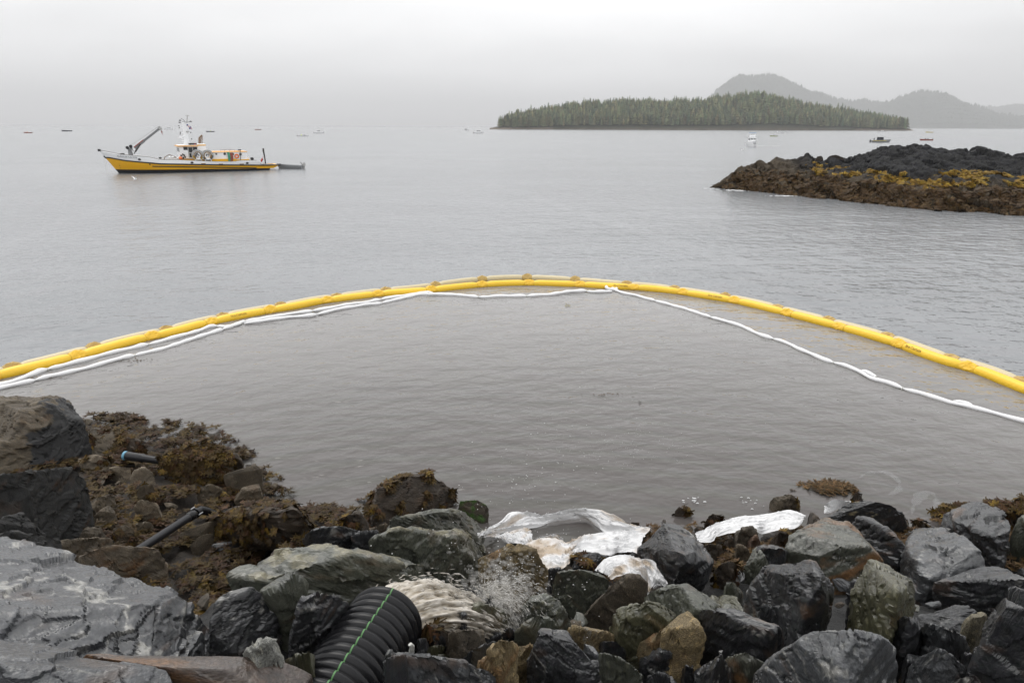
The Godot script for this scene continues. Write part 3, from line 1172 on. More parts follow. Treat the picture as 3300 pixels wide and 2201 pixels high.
	for t in range(0, nt, 3):
		var a := pos[tris[t]]
		var b := pos[tris[t + 1]]
		var e := pos[tris[t + 2]]
		var own := (a - e).cross(a - b).normalized()
		for k in 3:
			var at := tris[t + k]
			pp[t + k] = pos[at]
			pn[t + k] = (own * 0.55 + nor[at] * 0.55).normalized()
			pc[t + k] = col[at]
			ix[t + k] = t + k
	return [arrays(pp, pn, pc, ix), pos, nor]

func rk(called: String, style: String, n: int, label: String, flat: Array, o := {}) -> void:
	var pts := PackedVector3Array()
	var c := Vector3.ZERO
	for i in range(0, flat.size(), 3):
		pts.append(Vector3(flat[i], flat[i + 1], flat[i + 2]))
		c += pts[-1]
	c /= pts.size()
	var deep: float = o.get("deep", 0.0)
	var low := 1e9
	for p in pts: low = minf(low, p.y)
	var at := Vector3(c.x, low - 0.12, c.z)
	var all := PackedVector3Array()
	for p in pts:
		all.append(p - at)
		# the unseen lower part: straight down under each corner, drawn in a little, into the ground
		var g := low - 0.45 if deep > 0.0 else minf(maxf(ground_at(p.x, p.z), -0.1) - 0.16, p.y - 0.05)
		if o.has("hang"): g = p.y - o.hang
		var under := Vector3(lerpf(p.x, c.x, 0.12), g, lerpf(p.z, c.z, 0.12) - deep)
		all.append(under - at)
	# the stone's bedding: across the thin way of a slab, else tilted at random
	var rr := RandomNumberGenerator.new()
	rr.seed = hash(label) + 7
	var lay := Vector3(rr.randf_range(-0.6, 0.6), rr.randf_range(0.5, 1.0), rr.randf_range(-0.2, 0.7)).normalized()
	if called == "slab" or called == "ledge":
		var best := 1e9
		for k in 60:
			var d := Vector3(rr.randfn(), rr.randfn() + 0.6, rr.randfn()).normalized()
			var lo := 1e9
			var hi := -1e9
			for p in pts:
				lo = minf(lo, d.dot(p))
				hi = maxf(hi, d.dot(p))
			if hi - lo < best:
				best = hi - lo
				lay = d
	if lay.y < 0.0: lay = -lay
	var ax := lay.cross(Vector3.BACK if absf(lay.z) < 0.8 else Vector3.RIGHT).normalized()
	var frame := Basis(ax, lay, ax.cross(lay)).rotated(lay, rr.randf() * TAU)
	var back := frame.inverse()
	for i in all.size(): all[i] = back * all[i]
	var up := back * Vector3.UP
	var made := rock_mesh(all, style, n, hash(label), o, up, back * Vector3.RIGHT)
	var coarse: int = STONE[style][2]
	var m := obj(called, made[0], M.granite_surface if coarse else M.slate_surface)
	m.transform = Transform3D(frame, at)
	tag(m, label, "rock" if called != "pebble" else "pebble", "", "thing")
	var weed: float = o.get("weed", 0.0)
	if weed > 0.0:
		var r := RandomNumberGenerator.new()
		r.seed = hash(label) + 1
		var where := []
		var tints := PackedColorArray()
		var pos: PackedVector3Array = made[1]
		var nor: PackedVector3Array = made[2]
		var span := 0.0
		for p in pts: span = maxf(span, Vector2(p.x - c.x, p.z - c.z).length())
		var want := int(900.0 * weed * clampf(span * span * 2.0, 0.15, 1.6))
		var tries := 0
		while where.size() < want and tries < want * 12:
			tries += 1
			var k := r.randi_range(0, pos.size() - 1)
			var ny := nor[k].dot(up)
			if ny < -0.05: continue
			var a: float = nz.fbm2.get_noise_3d(pos[k].x * 2.6 + 3.0, pos[k].y * 2.6, pos[k].z * 2.6 + at.x)
			if a + weed * 0.9 - 0.42 + 0.25 * (ny - 0.5) < r.randf_range(-0.1, 0.1): continue
			where.append(frond_place(pos[k] + Vector3(r.randf_range(-0.03, 0.03), 0, r.randf_range(-0.03, 0.03)), nor[k], r, r.randf_range(0.7, 1.35), -up))
			var s := r.randf_range(0.6, 1.4)
			var g := Color(0.05, 0.031, 0.012).lerp(Color(0.14, 0.09, 0.018), r.randf() * r.randf() * 1.2)
			if r.randf() < 0.3: g = Color(0.055, 0.028, 0.014)
			tints.append(Color(g.r * s, g.g * s, g.b * s))
		if where.size(): scatter("rockweed", frond(6, 17), M.rockweed_fronds, where, tints, m)

func rocks() -> void:
	rk("boulder", "slate", 39, "huge dark grey boulder with cracked face standing between the two white fabric sheets", [1.79, 1.52, -7.05, 1.96, 1.57, -6.93, 2.06, 1.63, -6.62, 1.55, 1.11, -7.18, 1.74, 1.72, -6.22, 2.09, 1.59, -6.24, 2.28, 1.22, -6.5, 2.23, 1.12, -6.47, 2.02, 1.04, -6.53, 1.82, 0.9, -6.78, 1.69, 0.69, -7.54], {"speck":.5})
	rk("boulder", "rust", 41, "large grey-green boulder with rust orange stains across its broad face", [3.49, 1.36, -7.24, 3.81, 1.25, -7.6, 3.8, 1.43, -7.28, 4.17, 1.33, -7.43, 3.95, 1.57, -6.74, 3.95, 1.58, -6.5, 4.07, 1.49, -6.48, 4.2, 1.33, -6.57, 3.21, 1.35, -6.84, 3.27, 1.21, -6.88, 3.43, 1.26, -6.67, 3.56, 1.16, -6.53, 3.75, 1.15, -6.54, 4.01, 1.11, -6.71], {"rust":1.0})
	rk("slab", "brown", 18, "small upright brown flake leaning on top of the rust stained boulder", [4.2, 0.77, -8.45, 4.17, 0.93, -8.21, 4.03, 1.08, -7.78, 4.02, 1.03, -7.6, 4.07, 0.83, -7.92, 4.19, 0.7, -8.32], {})
	rk("slab", "slate", 33, "dark tilted slab with a brown-black underside between two big boulders", [4.36, 1.31, -7.56, 4.41, 1.36, -7.46, 4.45, 1.44, -7.15, 4.51, 1.45, -6.76, 4.73, 1.14, -6.79, 4.97, 0.82, -7.08, 4.79, 0.73, -7.28, 4.83, 0.68, -7.82, 4.54, 0.93, -7.75, 4.4, 1.15, -7.65], {"rust":.25})
	rk("boulder", "slate", 33, "rounded black boulder with pale yellow veins at the edge of the water", [4.9, 0.2, -9.28, 5.13, 0.42, -9.3, 5.33, 0.56, -9.23, 5.5, 0.63, -9.08, 5.71, 0.6, -9.01, 5.95, 0.39, -9.04, 6.15, 0.17, -9.23, 6.16, 0.04, -9.28, 5.83, 0.08, -9.31, 5.53, 0.12, -9.38, 5.15, 0.06, -9.44], {"vein":1.6,"vcol":Color(.35,.3,.18)})
	rk("slab", "grey", 41, "large grey slab with ribbed layers tilting down towards the water", [4.92, 1.33, -7.31, 5.07, 1.42, -7.22, 5.04, 1.59, -6.85, 4.91, 1.78, -6.32, 4.89, 1.8, -5.92, 4.9, 1.74, -5.93, 4.78, 1.69, -5.91, 4.53, 1.62, -5.96, 4.31, 1.56, -5.97, 4.28, 1.56, -6.07, 4.35, 1.56, -6.33, 4.54, 1.43, -6.82], {"layer":1.5})
	rk("boulder", "slate", 28, "low black block wedged under the ribbed grey slab", [4.18, 1.72, -5.72, 4.55, 1.64, -5.91, 5.02, 1.67, -6.05, 5.03, 1.84, -5.62, 5.35, 1.44, -5.95, 5.21, 1.25, -6.13, 4.91, 1.24, -6.14, 4.76, 1.17, -6.29], {})
	rk("boulder", "slate", 36, "angular dark boulder with one flat brown facet beside the water at the right", [5.5, 1.3, -7.64, 5.77, 1.28, -7.8, 6.16, 1.3, -7.87, 6.24, 1.37, -7.64, 6.04, 1.39, -7.21, 5.96, 1.24, -7.08, 5.7, 1.29, -6.96, 6.07, 0.78, -7.45, 6.45, 0.38, -8.41, 6.43, 0.41, -8.8], {"rust":.2,"speck":.3})
	rk("ledge", "brown", 18, "low brown ledge capped with seaweed behind the angular dark boulder", [6.78, 0.12, -9.67, 7.01, 0.24, -9.65, 7.39, 0.26, -9.71, 7.49, 0.2, -9.72, 7.04, 0.2, -9.5, 6.84, 0.04, -9.52], {"weed":.7})
	rk("boulder", "brown", 18, "brown weed-topped rock just behind the angular dark boulder at right", [7.28, 0.45, -9.33, 7.4, 0.53, -9.36, 7.57, 0.55, -9.28, 7.55, 0.55, -9.08, 7.59, 0.31, -9.02, 7.32, 0.33, -8.93], {"weed":.6})
	rk("boulder", "brown", 20, "pale brown seaweed-topped rock at the right edge of the picture beside the water", [7.66, 0.56, -9.23, 7.73, 0.7, -9.12, 7.77, 0.78, -8.96, 7.62, 0.57, -8.68, 7.73, 0.27, -9.16], {"weed":.4})
	rk("boulder", "green", 20, "dark green-grey boulder cut by the right edge below the weedy rocks", [6.38, 1.23, -7.53, 6.34, 1.44, -7.42, 6.52, 1.46, -7.42, 6.31, 1.19, -7.05, 6.51, 0.82, -7.45, 6.26, 1.01, -7.42], {})
	rk("boulder", "olive", 44, "blocky olive green boulder in front of the rust stained boulder", [2.75, 2.75, -4.54, 2.82, 2.78, -4.47, 2.91, 2.82, -4.34, 2.99, 2.78, -4.29, 3.07, 2.62, -4.34, 3.12, 2.45, -4.4, 3.23, 2.03, -4.72, 3.14, 1.92, -4.74, 3.01, 1.98, -4.74, 2.9, 2.06, -4.79, 2.69, 2.44, -4.53, 2.7, 2.65, -4.5, 2.48, 3.18, -3.7], {"speck":.8})
	rk("boulder", "slate", 44, "broad dark boulder with a layered sloping face left of the olive boulder", [2.1, 2.61, -4.69, 2.13, 2.74, -4.65, 2.15, 2.83, -4.55, 2.24, 2.89, -4.44, 2.28, 2.88, -4.38, 2.3, 2.85, -4.3, 2.24, 2.89, -4.18, 2.48, 2.6, -4.54, 2.74, 2.23, -4.86, 2.98, 1.73, -5.28, 2.67, 1.79, -5.13, 2.52, 1.88, -5.1, 2.09, 2.34, -4.93, 2.09, 2.07, -5.17, 2.24, 1.82, -5.35], {"rust":.3,"speck":.5,"rugged":.5})
	rk("stone", "green", 18, "small grey-green wedge leaning beside a black stone below the white fabric", [2.66, 1.23, -6.64, 2.81, 1.42, -6.78, 2.79, 1.53, -6.42, 2.93, 1.24, -6.61, 2.88, 0.95, -6.8, 2.75, 0.94, -6.84], {"speck":.5})
	rk("stone", "slate", 20, "glossy black stone resting on the grey-green wedge", [2.75, 1.5, -6.61, 2.96, 1.5, -6.7, 3.05, 1.51, -6.58, 3.3, 1.18, -6.94, 3.15, 0.96, -7, 3.03, 0.99, -7.05], {})
	rk("boulder", "grey", 66, "very large grey boulder with white flecks at the bottom right of the picture", [1.54, 2.82, -3.39, 1.53, 2.96, -3.29, 1.58, 3.05, -3.26, 1.67, 3.14, -3.24, 1.63, 3.25, -3.15, 1.7, 3.24, -3.22, 1.78, 3.39, -3.08, 1.84, 3.43, -3.02, 1.92, 3.42, -3.01, 2.01, 3.38, -3.02, 2.08, 3.27, -3.08, 2.36, 2.91, -3.36, 2.4, 2.7, -3.39, 1.9, 2.78, -3.26, 1.74, 2.52, -3.52, 1.71, 2.37, -3.72, 1.62, 3.13, -3.1, 1.74, 3.3, -2.93], {"vein":1.2,"speck":.6,"layer":.35,"rugged":.5})
	rk("slab", "slate", 39, "long glossy black slab lying diagonally beside the tan boulder", [1.42, 2.51, -4.36, 1.46, 2.53, -4.35, 1.49, 2.53, -4.26, 1.62, 2.59, -4.22, 1.71, 2.63, -4.09, 1.87, 2.67, -3.92, 1.93, 2.45, -4, 1.9, 2.02, -4.33, 1.8, 2, -4.38, 1.63, 2.09, -4.5, 1.51, 2.28, -4.35], {"vein":.7,"rust":.3})
	rk("boulder", "tan", 39, "tan speckled boulder with a broad flat face among black rocks", [1.26, 2.43, -4.3, 1.28, 2.57, -4.21, 1.32, 2.59, -4.17, 1.35, 2.61, -4.02, 1.4, 2.49, -4.07, 1.4, 2.42, -4.1, 1.38, 2.28, -4.19, 1.43, 1.97, -4.43, 1.35, 1.77, -4.53, 1.29, 1.81, -4.54, 1.12, 2.18, -4.29, 1.07, 2.41, -4.11, 1.12, 2.51, -4.11], {"speck":.8})
	rk("stone", "tan", 20, "ochre wedge of rock standing against the left of the tan speckled boulder", [1.02, 1.81, -4.52, 0.99, 2.13, -4.39, 1.03, 2.23, -4.31, 1.06, 2.33, -4.21, 1.13, 2.42, -4.23, 1.15, 2.42, -4.23, 1.12, 2.23, -4.31, 1.11, 1.92, -4.52, 1.06, 1.75, -4.56], {"rust":.7})
	rk("stone", "slate", 22, "smooth black stone in front of the tan speckled boulder", [1.02, 1.87, -4.41, 1, 2.2, -4.18, 1.06, 2.39, -4.07, 1.11, 2.42, -4.05, 1.18, 2.34, -4.09, 1.19, 2.26, -4.15, 1.21, 1.93, -4.34, 1.13, 1.8, -4.45], {})
	rk("boulder", "slate", 31, "pyramid shaped dark boulder with white scratches near the bottom edge", [1.29, 2.38, -3.87, 1.27, 2.7, -3.61, 1.32, 2.87, -3.51, 1.36, 2.79, -3.53, 1.47, 2.54, -3.69, 1.53, 2.35, -3.76, 1.38, 2.01, -4.11, 1.26, 2.74, -3.48], {"vein":1.2})
	rk("slab", "rust", 22, "flat grey slab with a rust red upper edge near the bottom", [1.48, 2.54, -3.8, 1.49, 2.59, -3.77, 1.57, 2.69, -3.61, 1.67, 2.66, -3.61, 1.68, 2.43, -3.67, 1.6, 2.2, -3.91], {"rust":.6})
	rk("boulder", "green", 33, "pale grey-green boulder with smooth domed top at the bottom edge", [0.6, 2.5, -3.82, 0.64, 2.66, -3.69, 0.7, 2.68, -3.66, 0.78, 2.63, -3.64, 0.86, 2.5, -3.69, 0.92, 2.38, -3.72, 0.69, 2.14, -3.93, 0.68, 2.16, -4.09], {"speck":.8})
	rk("stone", "slate", 16, "small cubic black stone beside the pyramid shaped boulder", [1.26, 2.16, -4.1, 1.24, 2.36, -3.93, 1.31, 2.36, -3.92, 1.39, 2.1, -4.12, 1.36, 1.94, -4.23, 1.32, 1.94, -4.26], {})
	rk("boulder", "slate", 28, "dark grey rock cut by the bottom edge right of the domed boulder", [0.97, 2.26, -3.88, 0.94, 2.51, -3.68, 1.04, 2.6, -3.6, 1.1, 2.53, -3.63, 1.22, 2.17, -3.9, 1, 2.14, -3.93], {})
	rk("stone", "grey", 18, "smooth light grey stone left of the purple-black stone", [0.54, 2.19, -4.24, 0.56, 2.28, -4.19, 0.62, 2.28, -4.19, 0.65, 2.29, -4.09, 0.7, 1.99, -4.26, 0.62, 1.94, -4.37], {})
	rk("stone", "slate", 20, "small purple-black stone with fine layers behind the domed boulder", [0.7, 2.08, -4.42, 0.71, 2.22, -4.32, 0.81, 2.24, -4.29, 0.88, 2.13, -4.3, 0.92, 1.95, -4.46, 0.91, 1.83, -4.55, 0.76, 1.8, -4.67], {"layer":1.4})
	rk("stone", "tan", 22, "tan stone with a white ridge along its top", [0.44, 2.01, -4.7, 0.47, 2.18, -4.54, 0.56, 2.2, -4.5, 0.68, 2.26, -4.37, 0.81, 2.16, -4.45, 0.85, 1.9, -4.68, 0.72, 1.9, -4.68, 0.74, 1.64, -4.89, 0.63, 1.63, -4.91, 0.51, 1.74, -4.91], {"vein":1.0,"speck":.6})
	rk("boulder", "brown2", 33, "brown curved boulder standing in front of the stained fabric", [1.33, 1.55, -5.68, 1.25, 1.96, -5.39, 1.2, 2.02, -5.39, 1.12, 1.99, -5.46, 1, 1.98, -5.42, 0.94, 1.87, -5.45, 0.87, 1.75, -5.46, 0.73, 1.51, -5.49, 0.7, 1.35, -5.64, 0.86, 1.38, -5.65, 1.02, 1.45, -5.68, 1.18, 1.49, -5.73], {"speck":.4})
	rk("boulder", "olive", 41, "big rough olive-brown boulder between the brown curved one and the tan one", [0.78, 2.02, -4.64, 0.83, 2.29, -4.58, 0.83, 2.45, -4.47, 0.98, 2.55, -4.38, 1.13, 2.53, -4.38, 1.27, 2.44, -4.32, 1.27, 2.35, -4.35, 1.23, 2.2, -4.5, 1.12, 1.94, -4.64, 1.08, 1.68, -4.77, 0.97, 1.67, -4.83], {"rust":.3,"speck":.5})
	rk("boulder", "green", 36, "dark green-grey boulder right in front of the stained fabric hem", [1.24, 1.85, -5.29, 1.31, 2.07, -5.1, 1.41, 2.21, -5.01, 1.45, 2.28, -4.87, 1.56, 2.25, -4.94, 1.67, 2.2, -4.88, 1.83, 2.13, -4.78, 1.73, 2.04, -4.8, 1.53, 2.14, -4.67, 1.41, 2.05, -4.79], {"speck":.3})
	rk("boulder", "green", 36, "smooth green-grey slab-topped boulder below the white fabric pool", [0.38, 1.54, -6.06, 0.48, 1.6, -6.05, 0.69, 1.74, -5.87, 0.92, 1.63, -5.99, 1.03, 1.54, -5.97, 1.02, 1.3, -6.14, 0.88, 0.98, -6.31, 0.68, 0.91, -6.43, 0.43, 0.94, -6.47], {"speck":.7})
	rk("stone", "slate", 20, "grey stone tufted with seaweed poking through the white fabric", [0.69, 0.76, -7.21, 0.79, 0.88, -7.3, 0.95, 0.79, -7.49, 1.05, 0.92, -7.34, 1.23, 0.88, -7.31, 1.14, 0.59, -7.49], {"weed":.25})
	rk("stone", "slate", 16, "small black stone between the splash and the white fabric", [0.43, 0.74, -7.14, 0.46, 0.99, -6.92, 0.57, 1, -6.93, 0.66, 0.8, -7.13, 0.65, 0.52, -7.41], {})
	rk("boulder", "tan2", 36, "ochre-topped boulder being hit by the pouring water", [-0.31, 1.64, -6.05, -0.25, 1.82, -5.92, -0.11, 1.84, -6.06, 0.05, 1.78, -6.29, 0.17, 1.77, -6.25, 0.22, 1.77, -6.25, 0.29, 1.59, -6.34, 0.39, 1.3, -6.49, 0.41, 1, -6.67, 0.24, 0.91, -6.42, -0.03, 1.14, -6.08, -0.25, 1.3, -6.24], {"speck":.9,"rust":.4})
	rk("boulder", "olive", 31, "olive-brown flat-faced rock just below the falling water", [-0.34, 2.54, -4.31, -0.27, 2.55, -4.32, -0.2, 2.39, -4.47, -0.1, 2.29, -4.56, 0.02, 2.06, -4.77, 0.03, 1.65, -5.15, -0.21, 1.81, -4.91, -0.3, 1.99, -4.78, -0.34, 2.16, -4.66], {"rust":.3})
	rk("stone", "slate", 20, "black wet rock splashed by the stream beside the olive-brown rock", [-0.3, 2.19, -4.81, -0.23, 2.33, -4.72, -0.16, 2.25, -4.8, -0.08, 2.02, -5, -0.06, 1.73, -5.26, -0.17, 1.67, -5.33], {"speck":.6})
	rk("stone", "slate", 18, "small black wet stone left of the olive-brown rock", [-0.46, 2.39, -4.32, -0.36, 2.62, -4.15, -0.33, 2.6, -4.17, -0.33, 2.14, -4.57, -0.42, 1.98, -4.72, -0.48, 2.06, -4.62], {"speck":.4})
	rk("boulder", "green", 31, "faceted grey-green boulder with a light grey right side below the splash", [0.06, 1.93, -4.87, 0.11, 2.18, -4.76, 0.2, 2.2, -4.86, 0.35, 2.18, -4.89, 0.44, 2.14, -4.85, 0.51, 1.94, -4.95, 0.56, 1.43, -5.45, 0.5, 1.43, -5.45, 0.17, 1.5, -5.33, 0.23, 2.25, -4.75], {"speck":1.0})
	rk("boulder", "green", 31, "smooth grey-green slab leaning behind the big veined black slab", [0.03, 2.24, -4.37, 0.07, 2.32, -4.35, 0.22, 2.55, -4.21, 0.32, 2.43, -4.3, 0.4, 2.36, -4.32, 0.24, 2.4, -4.23, 0.26, 1.87, -4.7, 0.04, 1.78, -4.81], {})
	rk("slab", "slate", 58, "big glossy black slab crossed by a thin pale vein in the middle foreground", [0.23, 2.63, -4.02, 0.32, 2.64, -4, 0.37, 2.59, -3.99, 0.48, 2.6, -3.84, 0.53, 2.53, -3.76, 0.66, 2.29, -3.82, 0.6, 2.14, -3.93, 0.1, 2.38, -3.84, 0.12, 2.45, -3.81, 0.19, 2.57, -3.85, 0.22, 2.7, -3.84, 0.17, 2.15, -4.08, 0.39, 1.97, -4.16], {"vein":.8})
	rk("stone", "tan", 20, "tan-topped block wedged left of the big veined black slab", [0.02, 2.32, -4.1, 0.05, 2.42, -4.08, 0.21, 2.36, -4.14, 0.19, 2.29, -4.16, 0.11, 1.83, -4.48, 0.05, 1.87, -4.45, 0.02, 2.14, -4.23], {"rust":.3})
	rk("boulder", "tan", 31, "rusty tan triangular rock standing on its point in the foreground", [-0.21, 2.7, -3.52, -0.15, 2.88, -3.44, -0.06, 3.01, -3.39, 0.02, 2.9, -3.53, 0.03, 2.82, -3.58, 0.02, 2.57, -3.74, 0.04, 2.41, -3.85, 0.05, 2.24, -3.99, 0, 2.13, -4.01, -0.15, 2.17, -3.96, -0.17, 2.33, -3.86], {"rust":.8,"speck":.5})
	rk("stone", "slate", 22, "banded black stone with a white stripe left of the rusty triangular rock", [-0.33, 2.58, -3.73, -0.25, 2.72, -3.65, -0.07, 2.54, -3.97, -0.05, 2.41, -4.08, -0.2, 2.28, -4.03, -0.24, 2.22, -4.04], {"layer":1.6,"vein":.5})
	rk("stone", "brown2", 20, "curved brown-grey stone arching over smaller stones", [-0.42, 2.71, -3.81, -0.37, 2.75, -3.79, -0.27, 2.7, -3.9, -0.21, 2.64, -3.95, -0.2, 2.42, -4.16, -0.32, 2.17, -4.36, -0.42, 2.22, -4.28], {})
	rk("stone", "slate", 18, "flat dark slab lying under the curved brown-grey stone", [-0.33, 2.15, -4.31, -0.21, 2.19, -4.44, -0.09, 2.22, -4.42, -0.07, 2.23, -4.39, -0.15, 1.96, -4.59], {})
	rk("stone", "slate", 16, "small dark stone with one rust spot below the olive-brown rock", [-0.07, 2.06, -4.55, -0.06, 2.22, -4.43, -0.01, 2.26, -4.42, 0.03, 2.15, -4.49, 0.03, 1.74, -4.84, -0.06, 1.85, -4.74], {"rust":.5})
	rk("stone", "slate", 14, "thin grey chip uppermost of the small stones beside the black pipe", [-0.58, 2.58, -3.92, -0.52, 2.69, -3.85, -0.47, 2.55, -3.97, -0.48, 2.35, -4.15, -0.57, 2.39, -4.08], {})
	rk("stone", "slate", 14, "dark chip nearest the mouth of the black pipe", [-0.65, 2.68, -3.74, -0.61, 2.81, -3.66, -0.56, 2.75, -3.73, -0.59, 2.55, -3.9, -0.63, 2.43, -3.97], {})
	rk("stone", "olive", 14, "olive flat chip lying among the small stones beside the pipe", [-0.59, 2.57, -3.81, -0.54, 2.62, -3.81, -0.46, 2.53, -3.91, -0.48, 2.44, -3.96, -0.55, 2.39, -3.99], {})
	rk("stone", "brown2", 14, "brown triangular chip under the curved stone", [-0.47, 2.46, -3.93, -0.44, 2.55, -3.97, -0.38, 2.56, -3.88, -0.4, 2.36, -4.06, -0.44, 2.24, -4.19], {})
	rk("stone", "olive", 14, "long thin olive chip at the back edge of the large pale slab", [-0.52, 2.51, -3.84, -0.38, 2.5, -3.87, -0.35, 2.37, -3.99, -0.39, 2.24, -4.11, -0.51, 2.37, -3.97], {})
	rk("stone", "brown", 16, "brown weedy rock directly below the pipe mouth", [-0.67, 2.57, -3.99, -0.55, 2.72, -3.9, -0.46, 2.59, -4.04, -0.48, 2.27, -4.34, -0.62, 2.34, -4.21], {"weed":.3})
	rk("pebble", "tan", 10, "small orange pebble under the curved stone", [-0.36, 2.17, -4.27, -0.34, 2.25, -4.24, -0.31, 2.22, -4.27, -0.32, 2.14, -4.31, -0.35, 2.14, -4.29], {"rust":.8})
	rk("slab", "grey", 62, "large pale grey slab crossed by a white vein at the bottom centre", [-0.72, 3.17, -2.92, -0.58, 3.47, -2.77, -0.5, 3.57, -2.68, -0.45, 3.53, -2.74, -0.4, 3.48, -2.79, -0.38, 3.43, -2.83, -0.27, 3.22, -3.01, -0.19, 3.1, -3.09, -0.16, 2.92, -3.23, -0.08, 2.7, -3.41, -0.11, 2.59, -3.41, -0.68, 3.13, -2.87], {"vein":.9,"rust":.15})
	rk("stone", "slate", 20, "dark flat stone lying on top of the large pale grey slab", [-0.53, 3.85, -2.31, -0.51, 3.9, -2.31, -0.46, 3.87, -2.35, -0.43, 3.81, -2.37, -0.45, 3.73, -2.42, -0.51, 3.69, -2.41, -0.55, 3.71, -2.41], {"flat":.12})
	rk("slab", "green", 46, "long flat olive-grey slab lying behind the black corrugated pipe", [-2.03, 2.88, -4.28, -1.92, 2.98, -4.26, -1.79, 2.94, -4.45, -1.57, 2.88, -4.61, -1.4, 2.79, -4.75, -1.19, 2.71, -4.88, -0.87, 2.63, -4.95, -0.83, 2.5, -5.12, -0.73, 2.18, -5.22, -0.79, 1.92, -5.32, -0.9, 1.82, -5.4, -0.97, 2.39, -4.95, -1.28, 2.59, -4.6, -1.5, 2.66, -4.5, -1.77, 2.08, -5.07, -2.16, 2.13, -5.07, -2.45, 1.93, -5.38], {"lich":1.0})
	rk("slab", "green", 41, "broad olive-grey slab dusted with yellow lichen behind the pouring water", [-1.33, 2.35, -5.46, -1.16, 2.36, -5.51, -1, 2.29, -5.75, -0.83, 2.29, -5.81, -0.68, 2.19, -5.97, -0.59, 2.06, -6.01, -0.49, 1.85, -6.34, -0.33, 1.53, -6.73, -0.29, 1.51, -6.61, -0.3, 1.49, -6.46, -0.4, 1.19, -6.64, -0.71, 1.48, -6.1, -0.84, 1.54, -6.08], {"lich":1.4})
	rk("slab", "green", 33, "grey-green block with a straight flat top at the water left of the white fabric", [-1.39, 1.76, -6.73, -1.37, 1.76, -6.77, -1.22, 1.54, -7.26, -0.83, 1.47, -7.4, -0.55, 1.2, -7.87, -0.45, 0.99, -8.07, -0.4, 0.47, -8.78, -0.43, 0.11, -8.97, -0.82, 0.55, -8.27, -0.91, 0.83, -8.04, -1.4, 1.21, -7.29, -1.49, 1.31, -7.11], {"lich":.5})
	rk("boulder", "brown", 36, "big brown weed-fringed boulder standing in the water at the centre", [-2.16, 0.78, -8.57, -1.99, 1, -8.68, -1.91, 1.02, -8.74, -1.83, 0.86, -9.22, -1.76, 0.74, -9.57, -1.49, 0.72, -9.63, -1.22, 0.7, -9.74, -1.06, 0.58, -9.81, -0.98, 0.38, -9.94, -0.97, 0.12, -9.96, -1.06, 0, -9.83, -1.67, 0.04, -9.7, -1.85, 0.25, -9.17, -2.01, 0.6, -8.41, -2.2, 0.49, -8.85], {"weed":.38})
	rk("stone", "brown", 20, "brown wedge of rock left of the big weed-fringed boulder", [-2.35, 0.9, -7.91, -2.06, 1.3, -7.57, -1.96, 1.31, -7.68, -1.89, 1.27, -7.62, -1.95, 0.75, -8.16, -2.23, 0.67, -8.22], {"weed":.15})
	rk("boulder", "brown2", 20, "small block with bright green algae beside the white fabric", [-0.85, 0.18, -9.53, -0.81, 0.35, -9.51, -0.54, 0.4, -9.48, -0.4, 0.32, -9.47, -0.41, 0.15, -9.43, -0.45, 0.01, -9.42], {"algae":1.0})
	rk("slab", "slate", 22, "flat wet dark rock at the waterline left of the long olive slab", [-2.5, 1.28, -7.04, -2.31, 1.55, -6.82, -2.02, 1.66, -6.72, -1.86, 1.58, -6.87, -1.78, 1.41, -7, -1.81, 1.28, -7.03, -2.13, 1.37, -6.86], {"speck":.5})
	rk("stone", "slate", 16, "small dark lump on the flat wet rock", [-1.83, 1.53, -6.74, -1.69, 1.68, -6.64, -1.53, 1.61, -6.75, -1.54, 1.39, -6.98, -1.76, 1.26, -7.06], {})
	rk("stone", "brown3", 16, "pale brown rock leaning on the straight-topped block", [-1.76, 1.29, -7.26, -1.48, 1.48, -7.16, -1.48, 1.38, -7.17, -1.63, 1.07, -7.44], {})
	rk("slab", "grey", 33, "upright dark layered slab with a white rim right behind the black pipe", [-1.43, 2.12, -4.88, -1.45, 2, -5.38, -1.32, 2.18, -5.26, -1.17, 2.25, -5.27, -1.09, 2.16, -5.35, -1.06, 1.98, -5.52, -1.1, 1.71, -5.7, -1.15, 1.99, -5.1], {"layer":1.2})
	rk("stone", "green", 22, "triangular grey-green rock in the shadow of the long olive slab", [-1.64, 3.07, -3.76, -1.56, 3.12, -3.84, -1.41, 3.23, -3.79, -1.37, 3.08, -3.88, -1.58, 2.8, -4.13, -1.83, 2.43, -4.48], {})
	rk("boulder", "slate", 39, "dark layered boulder with white streaks touching the big smooth slab", [-1.87, 3.02, -3.5, -1.86, 3.15, -3.57, -1.81, 3.16, -3.67, -1.68, 3.15, -3.73, -1.64, 3.01, -3.82, -1.57, 2.94, -3.82, -1.51, 2.87, -3.81, -1.52, 2.81, -3.77, -1.73, 2.71, -3.66, -1.68, 2.77, -3.5, -1.9, 2.81, -3.49], {"vein":1.1,"layer":1.5})
	rk("boulder", "slate", 39, "dark layered block leaning against the left side of the pipe", [-1.44, 2.98, -3.57, -1.33, 3.19, -3.42, -1.21, 3.25, -3.47, -1.14, 3.16, -3.66, -1.12, 3.06, -3.75, -1.09, 2.85, -3.9, -1.2, 2.48, -4.16, -1.37, 2.57, -3.85, -1.48, 2.64, -3.73], {"layer":1.5,"rust":.2})
	rk("stone", "pale", 20, "pale speckled grey stone below the dark layered boulder", [-1.42, 3.32, -2.93, -1.3, 3.53, -2.77, -1.18, 3.56, -2.82, -1.16, 3.54, -2.84, -1.34, 3.06, -3.22, -1.48, 2.9, -3.34], {"speck":1.2})
	rk("stone", "olive", 16, "small olive stone between the pipe and the rusty plank-like slab", [-1.3, 3.07, -3.18, -1.15, 3.29, -3.01, -1.07, 3.29, -3.02, -1.16, 3.01, -3.27, -1.23, 2.97, -3.26], {"speck":.6})
